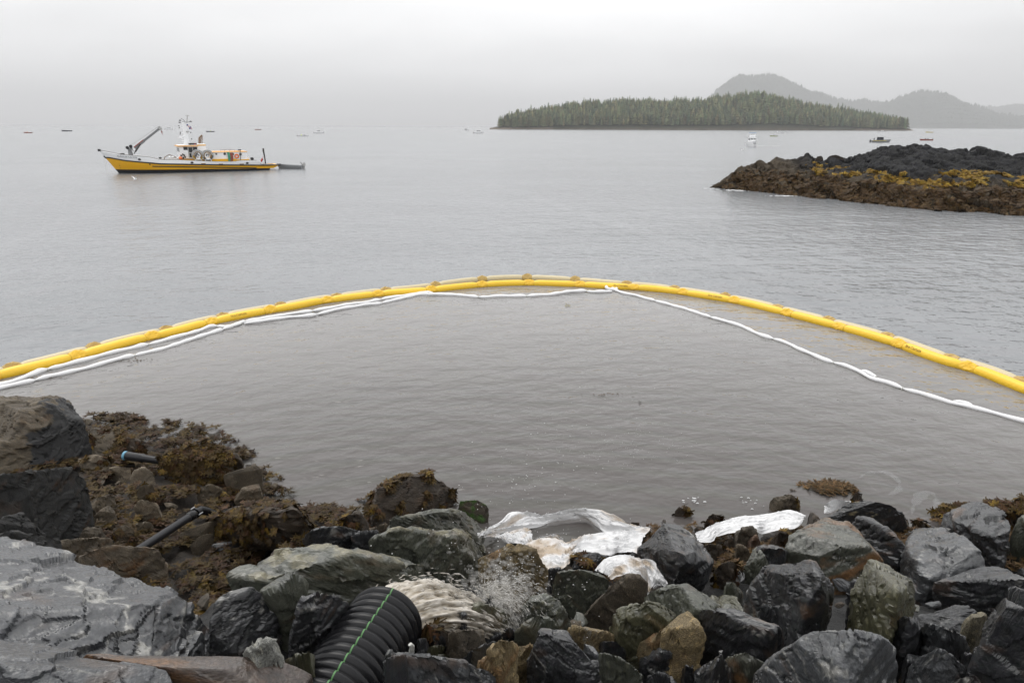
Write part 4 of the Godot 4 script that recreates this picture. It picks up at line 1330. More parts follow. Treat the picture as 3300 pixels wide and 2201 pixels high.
	rk("slab", "slab", 116, "huge smooth blue-grey slab with white flecks at the lower left", [-4.08, 3, -4.38, -3.8, 3, -4.37, -3.49, 3.02, -4.27, -3.15, 3.02, -4.2, -2.88, 3.02, -4.17, -2.6, 3, -4.15, -2.33, 2.98, -4.09, -2.07, 2.92, -4.03, -2, 2.96, -3.84, -1.92, 2.98, -3.61, -1.84, 2.95, -3.33, -2.2, 3.32, -2.86, -2.61, 3.4, -2.83, -2.83, 3.4, -2.88], {"vein":1.0,"flat":.42,"rugged":2.2,"hang": 0.9})
	rk("slab", "slab", 84, "smooth blue-grey rock filling the bottom left corner", [-2.72, 3.5, -2.82, -2.55, 3.52, -2.8, -2.43, 3.52, -2.78, -2.23, 3.52, -2.74, -1.82, 3.55, -2.65, -1.62, 3.5, -2.65, -1.54, 3.45, -2.62, -1.5, 3.4, -2.52, -2.23, 3.7, -2.23], {"flat":.4,"rugged":2.0,"hang": 0.9})
	rk("slab", "rusty", 64, "long rusty brown plank-like slab at the bottom left", [-2.17, 3.42, -2.81, -1.99, 3.42, -2.83, -1.64, 3.42, -2.83, -1.35, 3.4, -2.83, -1.02, 3.35, -2.86, -0.93, 3.32, -2.84, -0.97, 3.3, -2.77, -1.06, 3.2, -2.8, -1.54, 3.4, -2.61, -1.82, 3.42, -2.76], {"flat":.2,"rust":.8,"hang": 0.9})
	rk("boulder", "brown3", 44, "large brown cracked boulder with a black right end at the left edge above the water", [-9.75, 1.29, -11.59, -9.37, 1.28, -11.61, -8.9, 1.29, -11.51, -8.39, 1.32, -11.58, -8.24, 1.16, -11.69, -7.95, 1.05, -11.5, -7.71, 0.93, -11.29, -7.37, 0.77, -10.97, -7.78, 0.39, -11.03, -7.78, 0.4, -10.41, -8.49, 0.47, -10.13, -8.82, 0.48, -10.1, -8.15, 1.37, -10.57], {"speck":.6,"dark":0.3})
	rk("boulder", "brown3", 22, "brown block topped with weed right of the large cracked boulder", [-7.89, 0.53, -11.65, -7.63, 0.71, -11.46, -7.28, 0.68, -11.54, -7.03, 0.56, -11.23, -6.94, 0.33, -11, -7.75, 0.31, -11.02, -7.94, 0.38, -11.32], {"weed":.25})
	rk("stone", "brown", 16, "small brown rock with shaggy weed at the tip beyond the blue-ended pipe", [-7.15, 0.55, -11.34, -6.81, 0.61, -11.21, -6.67, 0.58, -11.15, -6.75, 0.24, -11.25, -6.99, 0.27, -11.1], {"weed":.5})
	rk("boulder", "darkgran", 44, "dark speckled boulder with a flat top and steep front at the left edge", [-5.53, 2.49, -6.4, -5.51, 2.4, -6.58, -5.46, 2.31, -6.81, -5.44, 2.13, -7.2, -5.39, 1.97, -7.49, -5.34, 1.87, -7.56, -5.38, 1.63, -7.69, -5.42, 1.38, -7.59, -5.45, 1.16, -7.44, -5.44, 1.16, -7.2, -5.67, 1.34, -7.16, -5.66, 1.68, -7.1, -5.61, 2.11, -6.38], {"speck":.7,"rust":.2,"layer":.4})
	rk("slab", "darkgran", 28, "dark layered slab, upper of the two at the left edge below the flat-topped boulder", [-5.51, 2.34, -6.32, -5.49, 2.25, -6.5, -5.42, 2.09, -6.79, -5.48, 1.97, -6.92, -5.52, 1.87, -6.82, -5.53, 1.9, -6.55, -5.57, 2.03, -6.3], {})
	rk("slab", "darkgran", 28, "dark pointed slab, lower of the two at the left edge", [-5.08, 2.35, -5.74, -5.07, 2.26, -5.91, -5.1, 2.13, -6.24, -5.1, 1.92, -6.37, -4.97, 1.83, -6.33, -5.15, 1.62, -6.32, -5.23, 1.98, -5.83], {})
	rk("slab", "darkgran", 28, "dark grey tongue of rock lying just above the huge smooth slab", [-4.96, 2.33, -5.57, -4.89, 2.27, -5.67, -4.78, 2.08, -5.96, -4.75, 1.92, -6.15, -4.75, 1.82, -6.24, -4.91, 1.71, -6.31, -4.99, 1.73, -6.12, -5.1, 2.08, -5.68], {"speck":.4})
	rk("boulder", "gran", 31, "orange and grey granite boulder just behind the huge smooth slab", [-4.72, 1.53, -6.29, -4.57, 1.57, -6.43, -4.51, 1.53, -6.57, -4.4, 1.39, -6.75, -4.26, 1.19, -7.01, -4.22, 1.01, -7.09, -4.37, 0.63, -7.38, -4.44, 0.88, -7.07], {"rust":.9,"speck":.7})
	rk("boulder", "brown3", 28, "grey-brown wet rock left of the orange granite boulder", [-5.08, 1.62, -6.25, -4.86, 1.67, -6.39, -4.82, 1.5, -6.72, -4.78, 1.35, -7.01, -4.82, 1.14, -7.17, -4.92, 1.15, -7.01, -4.9, 1.35, -6.54], {"rust":.4})
	rk("boulder", "brown3", 39, "largest weed covered boulder on the left point by the water", [-5.99, 0.67, -10.14, -5.55, 0.8, -10.32, -5.35, 0.87, -10.48, -5.16, 0.81, -10.64, -4.88, 0.74, -10.44, -4.72, 0.67, -10.36, -4.7, 0.45, -10.36, -4.91, 0.26, -10.37, -5.08, 0.42, -10.24, -5.5, 0.53, -10.27], {"weed":.8})
	rk("stone", "brown", 18, "dark brown block at the waterside end of the weed covered boulder", [-4.91, 0.6, -10.65, -4.78, 0.57, -10.71, -4.64, 0.4, -10.63, -4.81, 0.17, -10.88, -4.94, 0.15, -10.88], {})
	rk("slab", "brown3", 22, "brown rectangular slab jutting out over the water", [-4.69, 0.54, -9.99, -4.37, 0.6, -10.15, -4.24, 0.63, -10.17, -4.15, 0.56, -10.16, -4.17, 0.39, -10.22, -4.42, 0.25, -10.32, -4.66, 0.21, -10.15, -4.89, 0.26, -10.33], {"flat":.35})
	rk("boulder", "brown3", 22, "square brown block at the water below the jutting slab", [-4.27, 0.48, -9.62, -4.05, 0.57, -9.67, -3.96, 0.51, -9.57, -4.05, 0.19, -9.81, -4.22, 0.14, -9.79, -4.44, 0.2, -9.67, -4.36, 0.49, -9.51], {})
	rk("stone", "brown3", 18, "rounded brown stone beside the square block", [-5.03, 0.4, -9.63, -4.87, 0.57, -9.52, -4.74, 0.6, -9.59, -4.66, 0.43, -9.73, -4.68, 0.28, -9.81], {"weed":.15})
	rk("stone", "brown3", 16, "pale brown stone half buried in weed below the weed covered boulder", [-5.74, 0.67, -9.19, -5.56, 0.82, -9.19, -5.45, 0.73, -9.3, -5.55, 0.56, -9.41, -5.76, 0.48, -9.24], {"weed":.15})
	rk("stone", "palebrown", 20, "pale cream stone, the brightest among the weed at left", [-5.45, 0.74, -8.65, -5.33, 0.87, -8.6, -5.05, 0.81, -8.66, -5.1, 0.65, -8.74, -5.27, 0.48, -8.86, -5.54, 0.59, -8.82], {})
	rk("stone", "palebrown", 16, "low pale slab of rock left of the weed covered boulder", [-6.17, 0.62, -9.82, -5.99, 0.72, -9.9, -5.83, 0.69, -9.96, -6.09, 0.48, -10.12, -6.28, 0.48, -10.04], {})
	rk("boulder", "brown", 36, "long low rock thick with seaweed right of the black pipe coupling", [-4.31, 0.65, -8.56, -4.13, 0.77, -8.6, -3.72, 0.76, -8.63, -3.44, 0.69, -8.77, -3.27, 0.72, -8.84, -2.55, 1.66, -7.11, -2.53, 1.4, -7.32, -3.02, 0.14, -9.01, -3.19, 0.14, -8.82, -3.98, 0.28, -8.81, -4.44, 0.41, -8.87], {"weed":.55})
	rk("slab", "brown3", 20, "tan flat slab lying under the black pipe", [-4.71, 0.52, -8.26, -4.54, 0.6, -8.33, -4.24, 0.65, -8.46, -4.22, 0.51, -8.61, -4.45, 0.44, -8.27], {"flat":.2})
	rk("slab", "brown3", 18, "tan flat slab in front of the one under the pipe", [-4.41, 0.5, -8.06, -4.27, 0.63, -8.22, -4.17, 0.54, -8.31, -4.31, 0.44, -8.11], {"flat":.2})
	rk("slab", "grey", 20, "wet grey slab surrounded by weed right of the tan flat slabs", [-4.15, 0.45, -8.09, -4.04, 0.54, -8.17, -3.79, 0.51, -8.23, -3.78, 0.43, -8.26, -4.01, 0.39, -8.07], {"flat":.2})
	rk("stone", "slate", 18, "dark purple-grey wet stone in the weed near the long olive slab", [-3.6, 0.43, -8.41, -3.38, 0.52, -8.37, -3.32, 0.32, -8.41, -3.56, 0.26, -8.45], {})
	rk("stone", "brown3", 16, "rounded grey-brown stone above the orange stone left of the pipe", [-5.12, 0.71, -8.1, -5.12, 0.82, -8.11, -4.99, 0.76, -8.28, -5.06, 0.58, -8.34, -5.16, 0.54, -8.27], {})
	rk("stone", "brown3", 18, "brown stone with weedy top further left of the pipe", [-5.17, 1.01, -7.7, -5.08, 1.03, -7.78, -5, 0.93, -7.86, -5.03, 0.68, -7.9, -5.13, 0.83, -7.62], {"weed":.2})
	rk("stone", "tan", 12, "small orange stone beside the lower end of the pipe", [-4.97, 0.7, -7.8, -4.91, 0.76, -7.79, -4.87, 0.68, -7.93, -4.91, 0.61, -7.92], {"rust":.7})
	rk("slab", "brown3", 20, "grey-brown wedge with a sharp right tip left of the weed", [-5.79, 1.11, -8.15, -5.65, 1.19, -8.12, -5.64, 0.98, -8.59, -5.78, 0.83, -8.65, -5.75, 0.9, -8.22], {})
	rk("stone", "brown3", 20, "tan triangular stone below the sharp wedge", [-5.57, 1, -7.87, -5.46, 1.13, -7.92, -5.47, 1.08, -8.17, -5.34, 0.99, -8.1, -5.42, 0.8, -8.15, -5.51, 0.93, -7.89], {})
	rk("stone", "brown3", 14, "small greenish stone against the flat-topped dark boulder", [-5.65, 1.13, -7.85, -5.62, 1.14, -7.9, -5.6, 1.03, -8, -5.6, 0.96, -7.89], {})
	rk("slab", "palebrown", 16, "pale layered ledge right below the large cracked boulder", [-7.4, 0.58, -10.46, -7.01, 0.71, -10.4, -6.85, 0.66, -10.42, -6.88, 0.51, -10.49, -7.19, 0.49, -10.32], {"layer":1.5,"weed":.15})
	rk("slab", "palebrown", 16, "pale flat ledge below the blue-ended pipe", [-6.81, 0.56, -10.13, -6.49, 0.64, -10.09, -6.29, 0.59, -10.11, -6.7, 0.45, -10.17], {"weed":.1})
	rk("stone", "brown2", 18, "brown rounded rock right above the grey-brown wet rock", [-5.14, 1.39, -7.04, -5.06, 1.45, -7.09, -5.03, 1.31, -7.23, -5.04, 1.17, -7.34, -5.18, 1.09, -7.31, -5.25, 1.19, -7.16], {})
	rk("stone", "brown2", 20, "smooth grey-brown rounded stone in front of the long white sheet", [3.22, 0.34, -8.59, 3.08, 0.76, -8.06, 3.2, 0.83, -8.03, 3.28, 0.83, -8.04, 3.48, 0.56, -8.36, 3.67, 0.13, -8.87, 3.41, 0.09, -8.84], {})
	rk("stone", "pinkish", 18, "small reddish brown rounded stone below the smooth grey-brown one", [3.27, 0.43, -8.28, 3.18, 0.81, -7.86, 3.28, 0.8, -7.87, 3.53, 0.4, -8.32, 3.49, 0.21, -8.49], {})
	rk("stone", "brown", 18, "brown slanting stone left of the reddish one", [2.88, 0.61, -8.01, 2.91, 0.81, -7.88, 3.01, 0.66, -7.94, 2.97, 0.48, -7.89], {"weed":.12})
	rk("stone", "brown3", 18, "light brown stone above the grey-green wedge", [2.96, 0.62, -7.76, 2.88, 0.92, -7.5, 2.98, 0.89, -7.56, 3.08, 0.8, -7.56, 3.08, 0.59, -7.67, 3, 0.53, -7.81], {})
	rk("stone", "brown", 18, "weedy brown rock under the right half of the long white sheet", [3.72, 0.38, -8.47, 3.72, 0.6, -8.3, 4.02, 0.48, -8.49, 4.11, 0.15, -8.72, 3.94, 0.13, -8.8], {"weed":.45})
	rk("stone", "brown", 20, "dark brown weedy rocks under the left half of the long white sheet", [2.48, 0.74, -7.74, 2.52, 0.94, -7.52, 2.63, 0.98, -7.43, 2.78, 0.73, -7.64, 2.67, 0.62, -7.63, 2.58, 0.54, -7.81], {"weed":.5})
	rk("stone", "brown", 20, "reddish weed-covered stones in the gap right of the huge dark boulder", [2.34, 1.16, -6.71, 2.36, 1.38, -6.5, 2.45, 1.41, -6.43, 2.58, 1.17, -6.61, 2.47, 1, -6.75], {"weed":.5})
	rk("boulder", "brown3", 28, "pyramid shaped brown rock in the water behind the long white sheet", [4.24, 0.15, -9.9, 4.3, 0.38, -9.71, 4.41, 0.44, -9.65, 4.52, 0.38, -9.69, 4.67, 0.22, -9.76, 4.71, 0, -9.77, 4.29, 0, -9.81], {"weed":.15,"algae":.2})
	rk("stone", "brown", 20, "small weedy rock in the water left of the long white sheet", [2.97, 0, -9.27, 3.04, 0.26, -9.24, 3.11, 0.32, -9.23, 3.22, 0.26, -9.21, 3.34, 0.03, -9.41, 3.13, 0, -9.23], {"weed":.4})
	rk("stone", "brown", 14, "little brown rock in the water furthest left of the long white sheet", [2.63, 0.1, -9.66, 2.72, 0.2, -9.66, 2.83, 0.14, -9.66, 2.9, 0, -9.75, 2.7, 0, -9.7], {"weed":.4})
	rk("stone", "brown", 14, "tiny shaggy rock at the water next to the black veined boulder", [5.65, 0.08, -10.03, 5.68, 0.26, -10, 5.73, 0.26, -9.95, 5.89, 0.06, -10.09], {"weed":.6})
	rk("stone", "brown", 14, "small brown rock at the water between the veined boulder and ribbed slab", [6.28, 0.03, -9.34, 6.23, 0.21, -9.23, 6.38, 0.22, -9.2, 6.57, 0.04, -9.37], {"weed":.2})
	rk("stone", "brown", 14, "small tan and brown rock at the far corner of the crumpled fabric", [1.83, 0.03, -9.31, 1.86, 0.12, -9.32, 1.99, 0.12, -9.32, 2.02, 0.03, -9.3], {"weed":.2})
	rk("stone", "slate", 28, "narrow upright black stone with vertical streaks right of the olive boulder", [2.93, 2.3, -4.24, 2.62, 2.84, -3.81, 2.6, 2.96, -3.7, 2.69, 2.87, -3.74, 2.95, 2.52, -4.01, 3.27, 1.98, -4.49, 3.15, 1.99, -4.48], {"layer":1.3})
	rk("slab", "grey", 31, "smooth grey slab lying in front of the dark gap at the right", [2.9, 2.64, -3.99, 2.81, 2.82, -3.81, 2.84, 2.9, -3.68, 2.97, 2.82, -3.7, 3.17, 2.58, -3.88, 3.49, 2.11, -4.29, 3.33, 2.11, -4.46], {})
	rk("boulder", "tan3", 28, "rounded sandy boulder half hidden behind the tall dark slab at right", [3.41, 2.27, -4.28, 3.37, 2.58, -4.22, 3.39, 2.66, -4.17, 3.48, 2.65, -4.19, 3.62, 2.38, -4.29, 3.77, 2, -4.51], {"speck":.8})
	rk("slab", "slate", 58, "tall dark slab with pale veins standing at the right edge", [3.15, 2.63, -3.77, 2.86, 3.11, -3.43, 2.74, 3.4, -3.28, 2.8, 3.43, -3.31, 2.8, 3.45, -3.26, 2.83, 3.47, -3.11, 2.89, 3.41, -3.03, 3.38, 2.75, -3.48, 3.54, 2.37, -3.79, 3.52, 2.29, -3.98], {"vein":.9,"layer":.5,"rugged":.5})
	rk("stone", "slate", 22, "small grey rock at the right edge on top of the tall dark slab", [3.53, 2.79, -4.1, 3.37, 3.07, -3.85, 3.31, 3.13, -3.71, 3.5, 3.02, -3.83, 3.71, 2.72, -4.03, 3.69, 2.68, -4.11], {})
	rk("slab", "grey", 33, "pale grey layered slab with a white quartz patch near the bottom right corner", [2.57, 2.68, -3.55, 2.55, 2.92, -3.42, 2.58, 3.01, -3.35, 2.7, 2.93, -3.39, 2.75, 2.89, -3.35, 2.96, 2.6, -3.58, 2.9, 2.46, -3.62, 2.76, 2.39, -3.69], {"vein":.8,"layer":1.3})
	rk("stone", "slate", 20, "rounded dark stone left of the pale layered slab", [2.68, 2.51, -3.8, 2.54, 2.8, -3.55, 2.63, 2.79, -3.58, 2.68, 2.73, -3.61, 2.92, 2.3, -3.99, 2.8, 2.32, -3.94], {"vein":.5})
	rk("stone", "slate", 18, "small black block right of the pale layered slab", [3.08, 2.51, -3.77, 2.97, 2.7, -3.61, 3, 2.75, -3.51, 3.34, 2.34, -3.86, 3.24, 2.3, -3.87], {})
	rk("slab", "slate", 22, "long thin layered sliver at the foot of the tall dark slab", [2.96, 2.69, -3.65, 2.88, 2.84, -3.53, 2.88, 2.94, -3.32, 3.06, 2.81, -3.37, 3.25, 2.61, -3.54, 3.3, 2.37, -3.8], {"layer":1.6})
	rk("boulder", "slate", 31, "black rock with white scratches along the bottom edge at the right corner", [2.74, 2.67, -3.44, 2.67, 2.88, -3.29, 2.74, 2.89, -3.26, 2.97, 2.86, -3.31, 3.22, 2.63, -3.49, 3.35, 2.43, -3.61, 2.87, 2.45, -3.59], {"vein":.9})
	rk("stone", "rust", 16, "small rust brown stone tucked under the pale layered slab", [2.63, 2.49, -3.72, 2.6, 2.64, -3.6, 2.63, 2.63, -3.53, 2.76, 2.39, -3.73, 2.7, 2.35, -3.76], {"rust":1.0})
	rk("stone", "slate", 20, "black wedge in the gap left of the very large grey boulder", [2.06, 2.13, -4.8, 2.03, 2.31, -4.64, 2.12, 2.38, -4.5, 2.22, 2.25, -4.51, 2.24, 1.91, -4.93], {"layer":1.3})
	rk("stone", "green", 16, "little grey-green block at the foot of the layered boulder", [2.06, 1.7, -5.64, 2.05, 1.87, -5.51, 2.13, 1.92, -5.46, 2.29, 1.69, -5.64, 2.35, 1.44, -5.83, 2.19, 1.44, -5.83], {"speck":.6})
	rk("stone", "slate", 18, "black stone with pale rim right of the olive boulder top", [3.04, 2.07, -5.19, 3.16, 2.14, -5.25, 3.32, 2.12, -5.3, 3.32, 2.14, -5.08, 3.49, 1.92, -5.07, 3.4, 1.75, -5.33], {"vein":1.2})
	rk("stone", "slate", 20, "black rock filling the hollow under the ribbed grey slab at right", [3.27, 2.09, -4.69, 3.61, 2.17, -4.81, 3.91, 2.21, -4.71, 4.02, 2.1, -4.63, 3.62, 1.98, -4.52, 3.32, 1.95, -4.6], {})
	rk("stone", "olive", 18, "dark olive stone in the hollow left of the brown curved boulder", [1.79, 1.48, -5.63, 1.97, 1.69, -5.59, 2.09, 1.84, -5.34, 2.14, 1.83, -5.1, 1.93, 1.66, -5.14], {})
	rk("stone", "slate", 20, "black rock at the bottom edge between the pale slab and the veined black slab", [0.39, 2.34, -3.81, 0.51, 2.45, -3.85, 0.75, 2.45, -3.89, 0.89, 2.4, -3.79, 0.88, 2.19, -3.81, 0.41, 2.22, -3.74], {})
	rk("stone", "slate", 18, "dark rock at the bottom edge right of the pyramid shaped boulder", [1.57, 2.33, -3.83, 1.64, 2.46, -3.81, 1.74, 2.54, -3.68, 1.82, 2.38, -3.7, 1.59, 2.24, -3.76], {})

func loose_stones() -> void:
	var r := RandomNumberGenerator.new()
	r.seed = 77
	var styles := ["slate", "slate", "grey", "brown2", "olive", "green", "brown3", "brown"]
	var protos := []
	for k in 8:
		var pts := PackedVector3Array()
		for q in 11:
			var d := Vector3(r.randfn(), r.randfn() * 0.8, r.randfn()).normalized()
			pts.append(d * Vector3(r.randf_range(0.45, 0.6), r.randf_range(0.26, 0.36), r.randf_range(0.35, 0.5)))
		var made := rock_mesh(pts, styles[k], 9, 900 + k, {"flat": 0.9})
		protos.append([made[0], STONE[styles[k]][2]])
	for k in 225:
		var left := k % 3 == 0
		var x := r.randf_range(-11.0, -2.6) if left else r.randf_range(-2.8, 8.5)
		var z0 := table(SHORE_X, SHORE_Z, x)
		var z := z0 + r.randf_range(0.0, 4.6) if left else lerpf(z0 - 0.2, -1.6, r.randf())
		var h := ground_at(x, z)
		var wet := h < 0.75
		var kind := r.randi_range(5, 7) if wet and r.randf() < 0.9 else r.randi_range(0, 4)
		if wet and kind == 5: kind = 6
		if x > -1.5 and x < 0.4 and z > -6.2: continue
		var o := obj("stone", protos[kind][0], M.granite_surface if protos[kind][1] else M.slate_surface)
		var size := r.randf_range(0.12, 0.30)
		o.transform = Transform3D(Basis.from_euler(Vector3(r.randf_range(-0.7, 0.7), r.randf() * TAU, r.randf_range(-0.7, 0.7))).scaled(Vector3.ONE * size), Vector3(x, h + size * 0.12, z))
		if wet: tag(o, "small brown stone between the larger rocks close to the water", "stone", "small brown stones near the water")
		else: tag(o, "small dark stone filling a gap between the larger boulders", "stone", "small dark stones between the boulders")
	# chips in the gaps near the pipe and in the middle of the heap
	for k in 70:
		var x := r.randf_range(-0.3, 4.5)
		var z := r.randf_range(-5.9, -2.9)
		if x < 0.35 and z < -4.6: continue
		var kind := r.randi_range(0, protos.size() - 1)
		var o := obj("stone", protos[kind][0], M.granite_surface if protos[kind][1] else M.slate_surface)
		var size := r.randf_range(0.1, 0.24)
		o.transform = Transform3D(Basis.from_euler(Vector3(r.randf_range(-0.7, 0.7), r.randf() * TAU, r.randf_range(-0.7, 0.7))).scaled(Vector3.ONE * size), Vector3(x, ground_at(x, z) + size * 0.3 + r.randf() * 0.1, z))
		tag(o, "small chip of stone lying in a gap between the large foreground boulders", "stone", "chips between the foreground boulders")
	# weed on the ground of the low left point
	var where := []
	var tints := PackedColorArray()
	for k in 8000:
		var x := r.randf_range(-9.0, -2.4)
		var z := table(SHORE_X, SHORE_Z, x) + r.randf_range(-0.1, 5.2)
		var a: float = nz.fbm2.get_noise_2d(x * 1.3, z * 1.3)
		if a < 0.0 + r.randf_range(-0.1, 0.1) or ground_at(x, z) > 1.15: continue
		var y := ground_at(x, z) + 0.03 + absf(nz.one.get_noise_2d(x * 2.5, z * 2.5)) * 0.12
		where.append(frond_place(Vector3(x, y, z), Vector3(r.randf_range(-0.4, 0.4), 1, r.randf_range(-0.4, 0.4)).normalized(), r, r.randf_range(0.8, 1.5)))
		var s := r.randf_range(0.5, 1.35)
		var g := Color(0.045, 0.028, 0.011).lerp(Color(0.12, 0.075, 0.016), r.randf() * r.randf())
		if r.randf() < 0.35: g = Color(0.05, 0.026, 0.013)
		tints.append(Color(g.r * s, g.g * s, g.b * s))
	for k in 3500:
		var x := r.randf_range(1.0, 8.5)
		var z := table(SHORE_X, SHORE_Z, x) + r.randf_range(0.0, 2.4)
		if nz.fbm2.get_noise_2d(x * 1.3, z * 1.3) < 0.0: continue
		where.append(frond_place(Vector3(x, ground_at(x, z) + 0.05 + r.randf() * 0.08, z), Vector3(r.randf_range(-0.4, 0.4), 1, r.randf_range(-0.4, 0.4)).normalized(), r, r.randf_range(0.7, 1.2)))
		var s := r.randf_range(0.5, 1.2)
		tints.append(Color(0.085 * s, 0.047 * s, 0.018 * s))
	tag(scatter("rockweed", frond(6, 23), M.rockweed_fronds, where, tints), "brown rockweed carpeting the ground between the rocks near the water")
	# the patch just awash off the shore
	where = []
	tints = PackedColorArray()
	var mid: Vector3 = Vector3(5.594, 0, -10.567)
	for k in 420:
		var d := Vector2(r.randfn(), r.randfn()) * Vector2(0.17, 0.09)
		where.append(frond_place(mid + Vector3(d.x, 0.012, d.y), Vector3(r.randf_range(-0.2, 0.2), 1, r.randf_range(-0.2, 0.2)).normalized(), r, r.randf_range(0.6, 1.0)))
		var s := r.randf_range(0.5, 1.4)
		tints.append(Color(0.12 * s, 0.075 * s, 0.03 * s))
	tag(scatter("floating_weed", frond(6, 29), M.rockweed_fronds, where, tints), "patch of brown seaweed just awash off the right shore")

# ================================================================ booms
func float_section(st: SurfaceTool, line: PackedVector3Array, a: int, b: int, r: float) -> void:
	var pts := []
	var rad := []
	for i in range(a, b + 1):
		pts.append(line[i])
		var e: float = minf(i - a, b - i) * 0.1
		rad.append(r * (0.80 + 0.20 * smoothstep(0.0, 0.16, e)))
	tube(st, pts, rad, 20, true)

func fold_section(st: SurfaceTool, line: PackedVector3Array, a: int, b: int, r: float, sd: int) -> void:
	# the slack cover between two floats: it stands up in a crumpled ridge
	var rr := RandomNumberGenerator.new()
	rr.seed = sd
	var peak := rr.randf_range(1.05, 1.4)
	var rings := []
	var n := 8
	var sides := 18
	for i in n + 1:
		var f := float(i) / n
		var p := line[a].lerp(line[b], f)
		var d := (line[b] - line[a]).normalized()
		var side := d.cross(Vector3.UP).normalized()
		var k := sin(PI * f)
		var ring := PackedVector3Array()
		for q in sides:
			var t := TAU * q / sides
			var x := cos(t) * r * (1.0 - 0.42 * k * maxf(sin(t), 0.0)) * (0.86 + 0.08 * k)
			var y := sin(t) * r * (0.86 + (peak - 0.86) * k * pow(maxf(sin(t), 0.0), 3.0))
			var wr := 1.0 + rr.randf_range(-0.09, 0.09) * k
			ring.append(p + side * x * wr + Vector3.UP * y * wr + d * rr.randf_range(-0.02, 0.02) * k)
		rings.append(ring)
	st.set_smooth_group(-1)
	for i in n:
		var c: Vector3 = line[a].lerp(line[b], (i + 0.5) / n)
		for q in sides:
			var q2 := (q + 1) % sides
			quad(st, rings[i][q], rings[i][q2], rings[i + 1][q2], rings[i + 1][q], c)

func float_boom(called: String, label: String, line: PackedVector3Array, r: float, fm: Material, cm: Material, offset: int) -> Node3D:
	var o := base(called, Vector3(line[0].x, 0, line[0].z))
	tag(o, label, "boom")
	var rel := PackedVector3Array()
	for p in line: rel.append(p - o.position)
	var i := offset
	var k := 0
	while i + 26 < rel.size():
		var long := 15 + (k * 7) % 3
		var st := S()
		float_section(st, rel, i, i + long, r)
		obj("float_section", st, fm, o)
		st = S()
		fold_section(st, rel, i + long, i + long + 4, r, k * 13 + offset)
		obj("cover_fold", st, cm, o)
		i += long + 4
		k += 1
	return o

func sausage(called: String, label: String, line: PackedVector3Array, r: float, sd: int, long: int) -> Node3D:
	var o := base(called, Vector3(line[0].x, 0, line[0].z))
	tag(o, label, "sorbent boom")
	var i := 0
	var rr := RandomNumberGenerator.new()
	rr.seed = sd
	while i + 4 < line.size():
		var b := mini(i + long + rr.randi_range(-4, 4), line.size() - 1)
		var pts := []
		var rad := []
		for k in range(i, b + 1):
			var f := float(k - i) / (b - i)
			var wob: float = nz.one.get_noise_2d(line[k].x * 1.4, line[k].z * 1.4 + sd)
			pts.append(line[k] - o.position + Vector3(0, wob * 0.008, 0))
			var bulge: float = 1.0 + 0.22 * nz.one.get_noise_2d(k * 0.23, sd) + 0.35 * smoothstep(0.80, 0.95, f)
			rad.append(r * bulge * clampf(minf(f, 1.0 - f) * (b - i) * 0.5 + 0.3, 0.3, 1.0))
		var st := S()
		tube(st, pts, rad, 10, true, 0.8)
		obj("sorbent_section", st, M.sorbent, o)
		if rr.randf() < 0.6:
			st = S()
			torus(st, pts[-1] - Vector3(0, 0.01, 0), (pts[-1] - pts[-2]).normalized(), r * 0.55, 0.012, 10, 5)
			obj("tie", st, M.rope, o)
		i = b
	return o

func lettering(parent: Node3D, called: String, text: String, at: Vector3, along_dir: Vector3, out: Vector3, height: float, mat_: Material, font := "Droid Serif") -> void:
	var tm := TextMesh.new()
	var f := SystemFont.new()
	f.font_names = PackedStringArray([font])
	tm.font = f
	tm.text = text
	tm.font_size = 32
	tm.pixel_size = height / 32.0
	tm.depth = 0.006
	var o := obj(called, tm, mat_, parent)
	var x := along_dir.normalized()
	var z := (out - x * out.dot(x)).normalized()
	o.transform = Transform3D(Basis(x, z.cross(x), z), at)

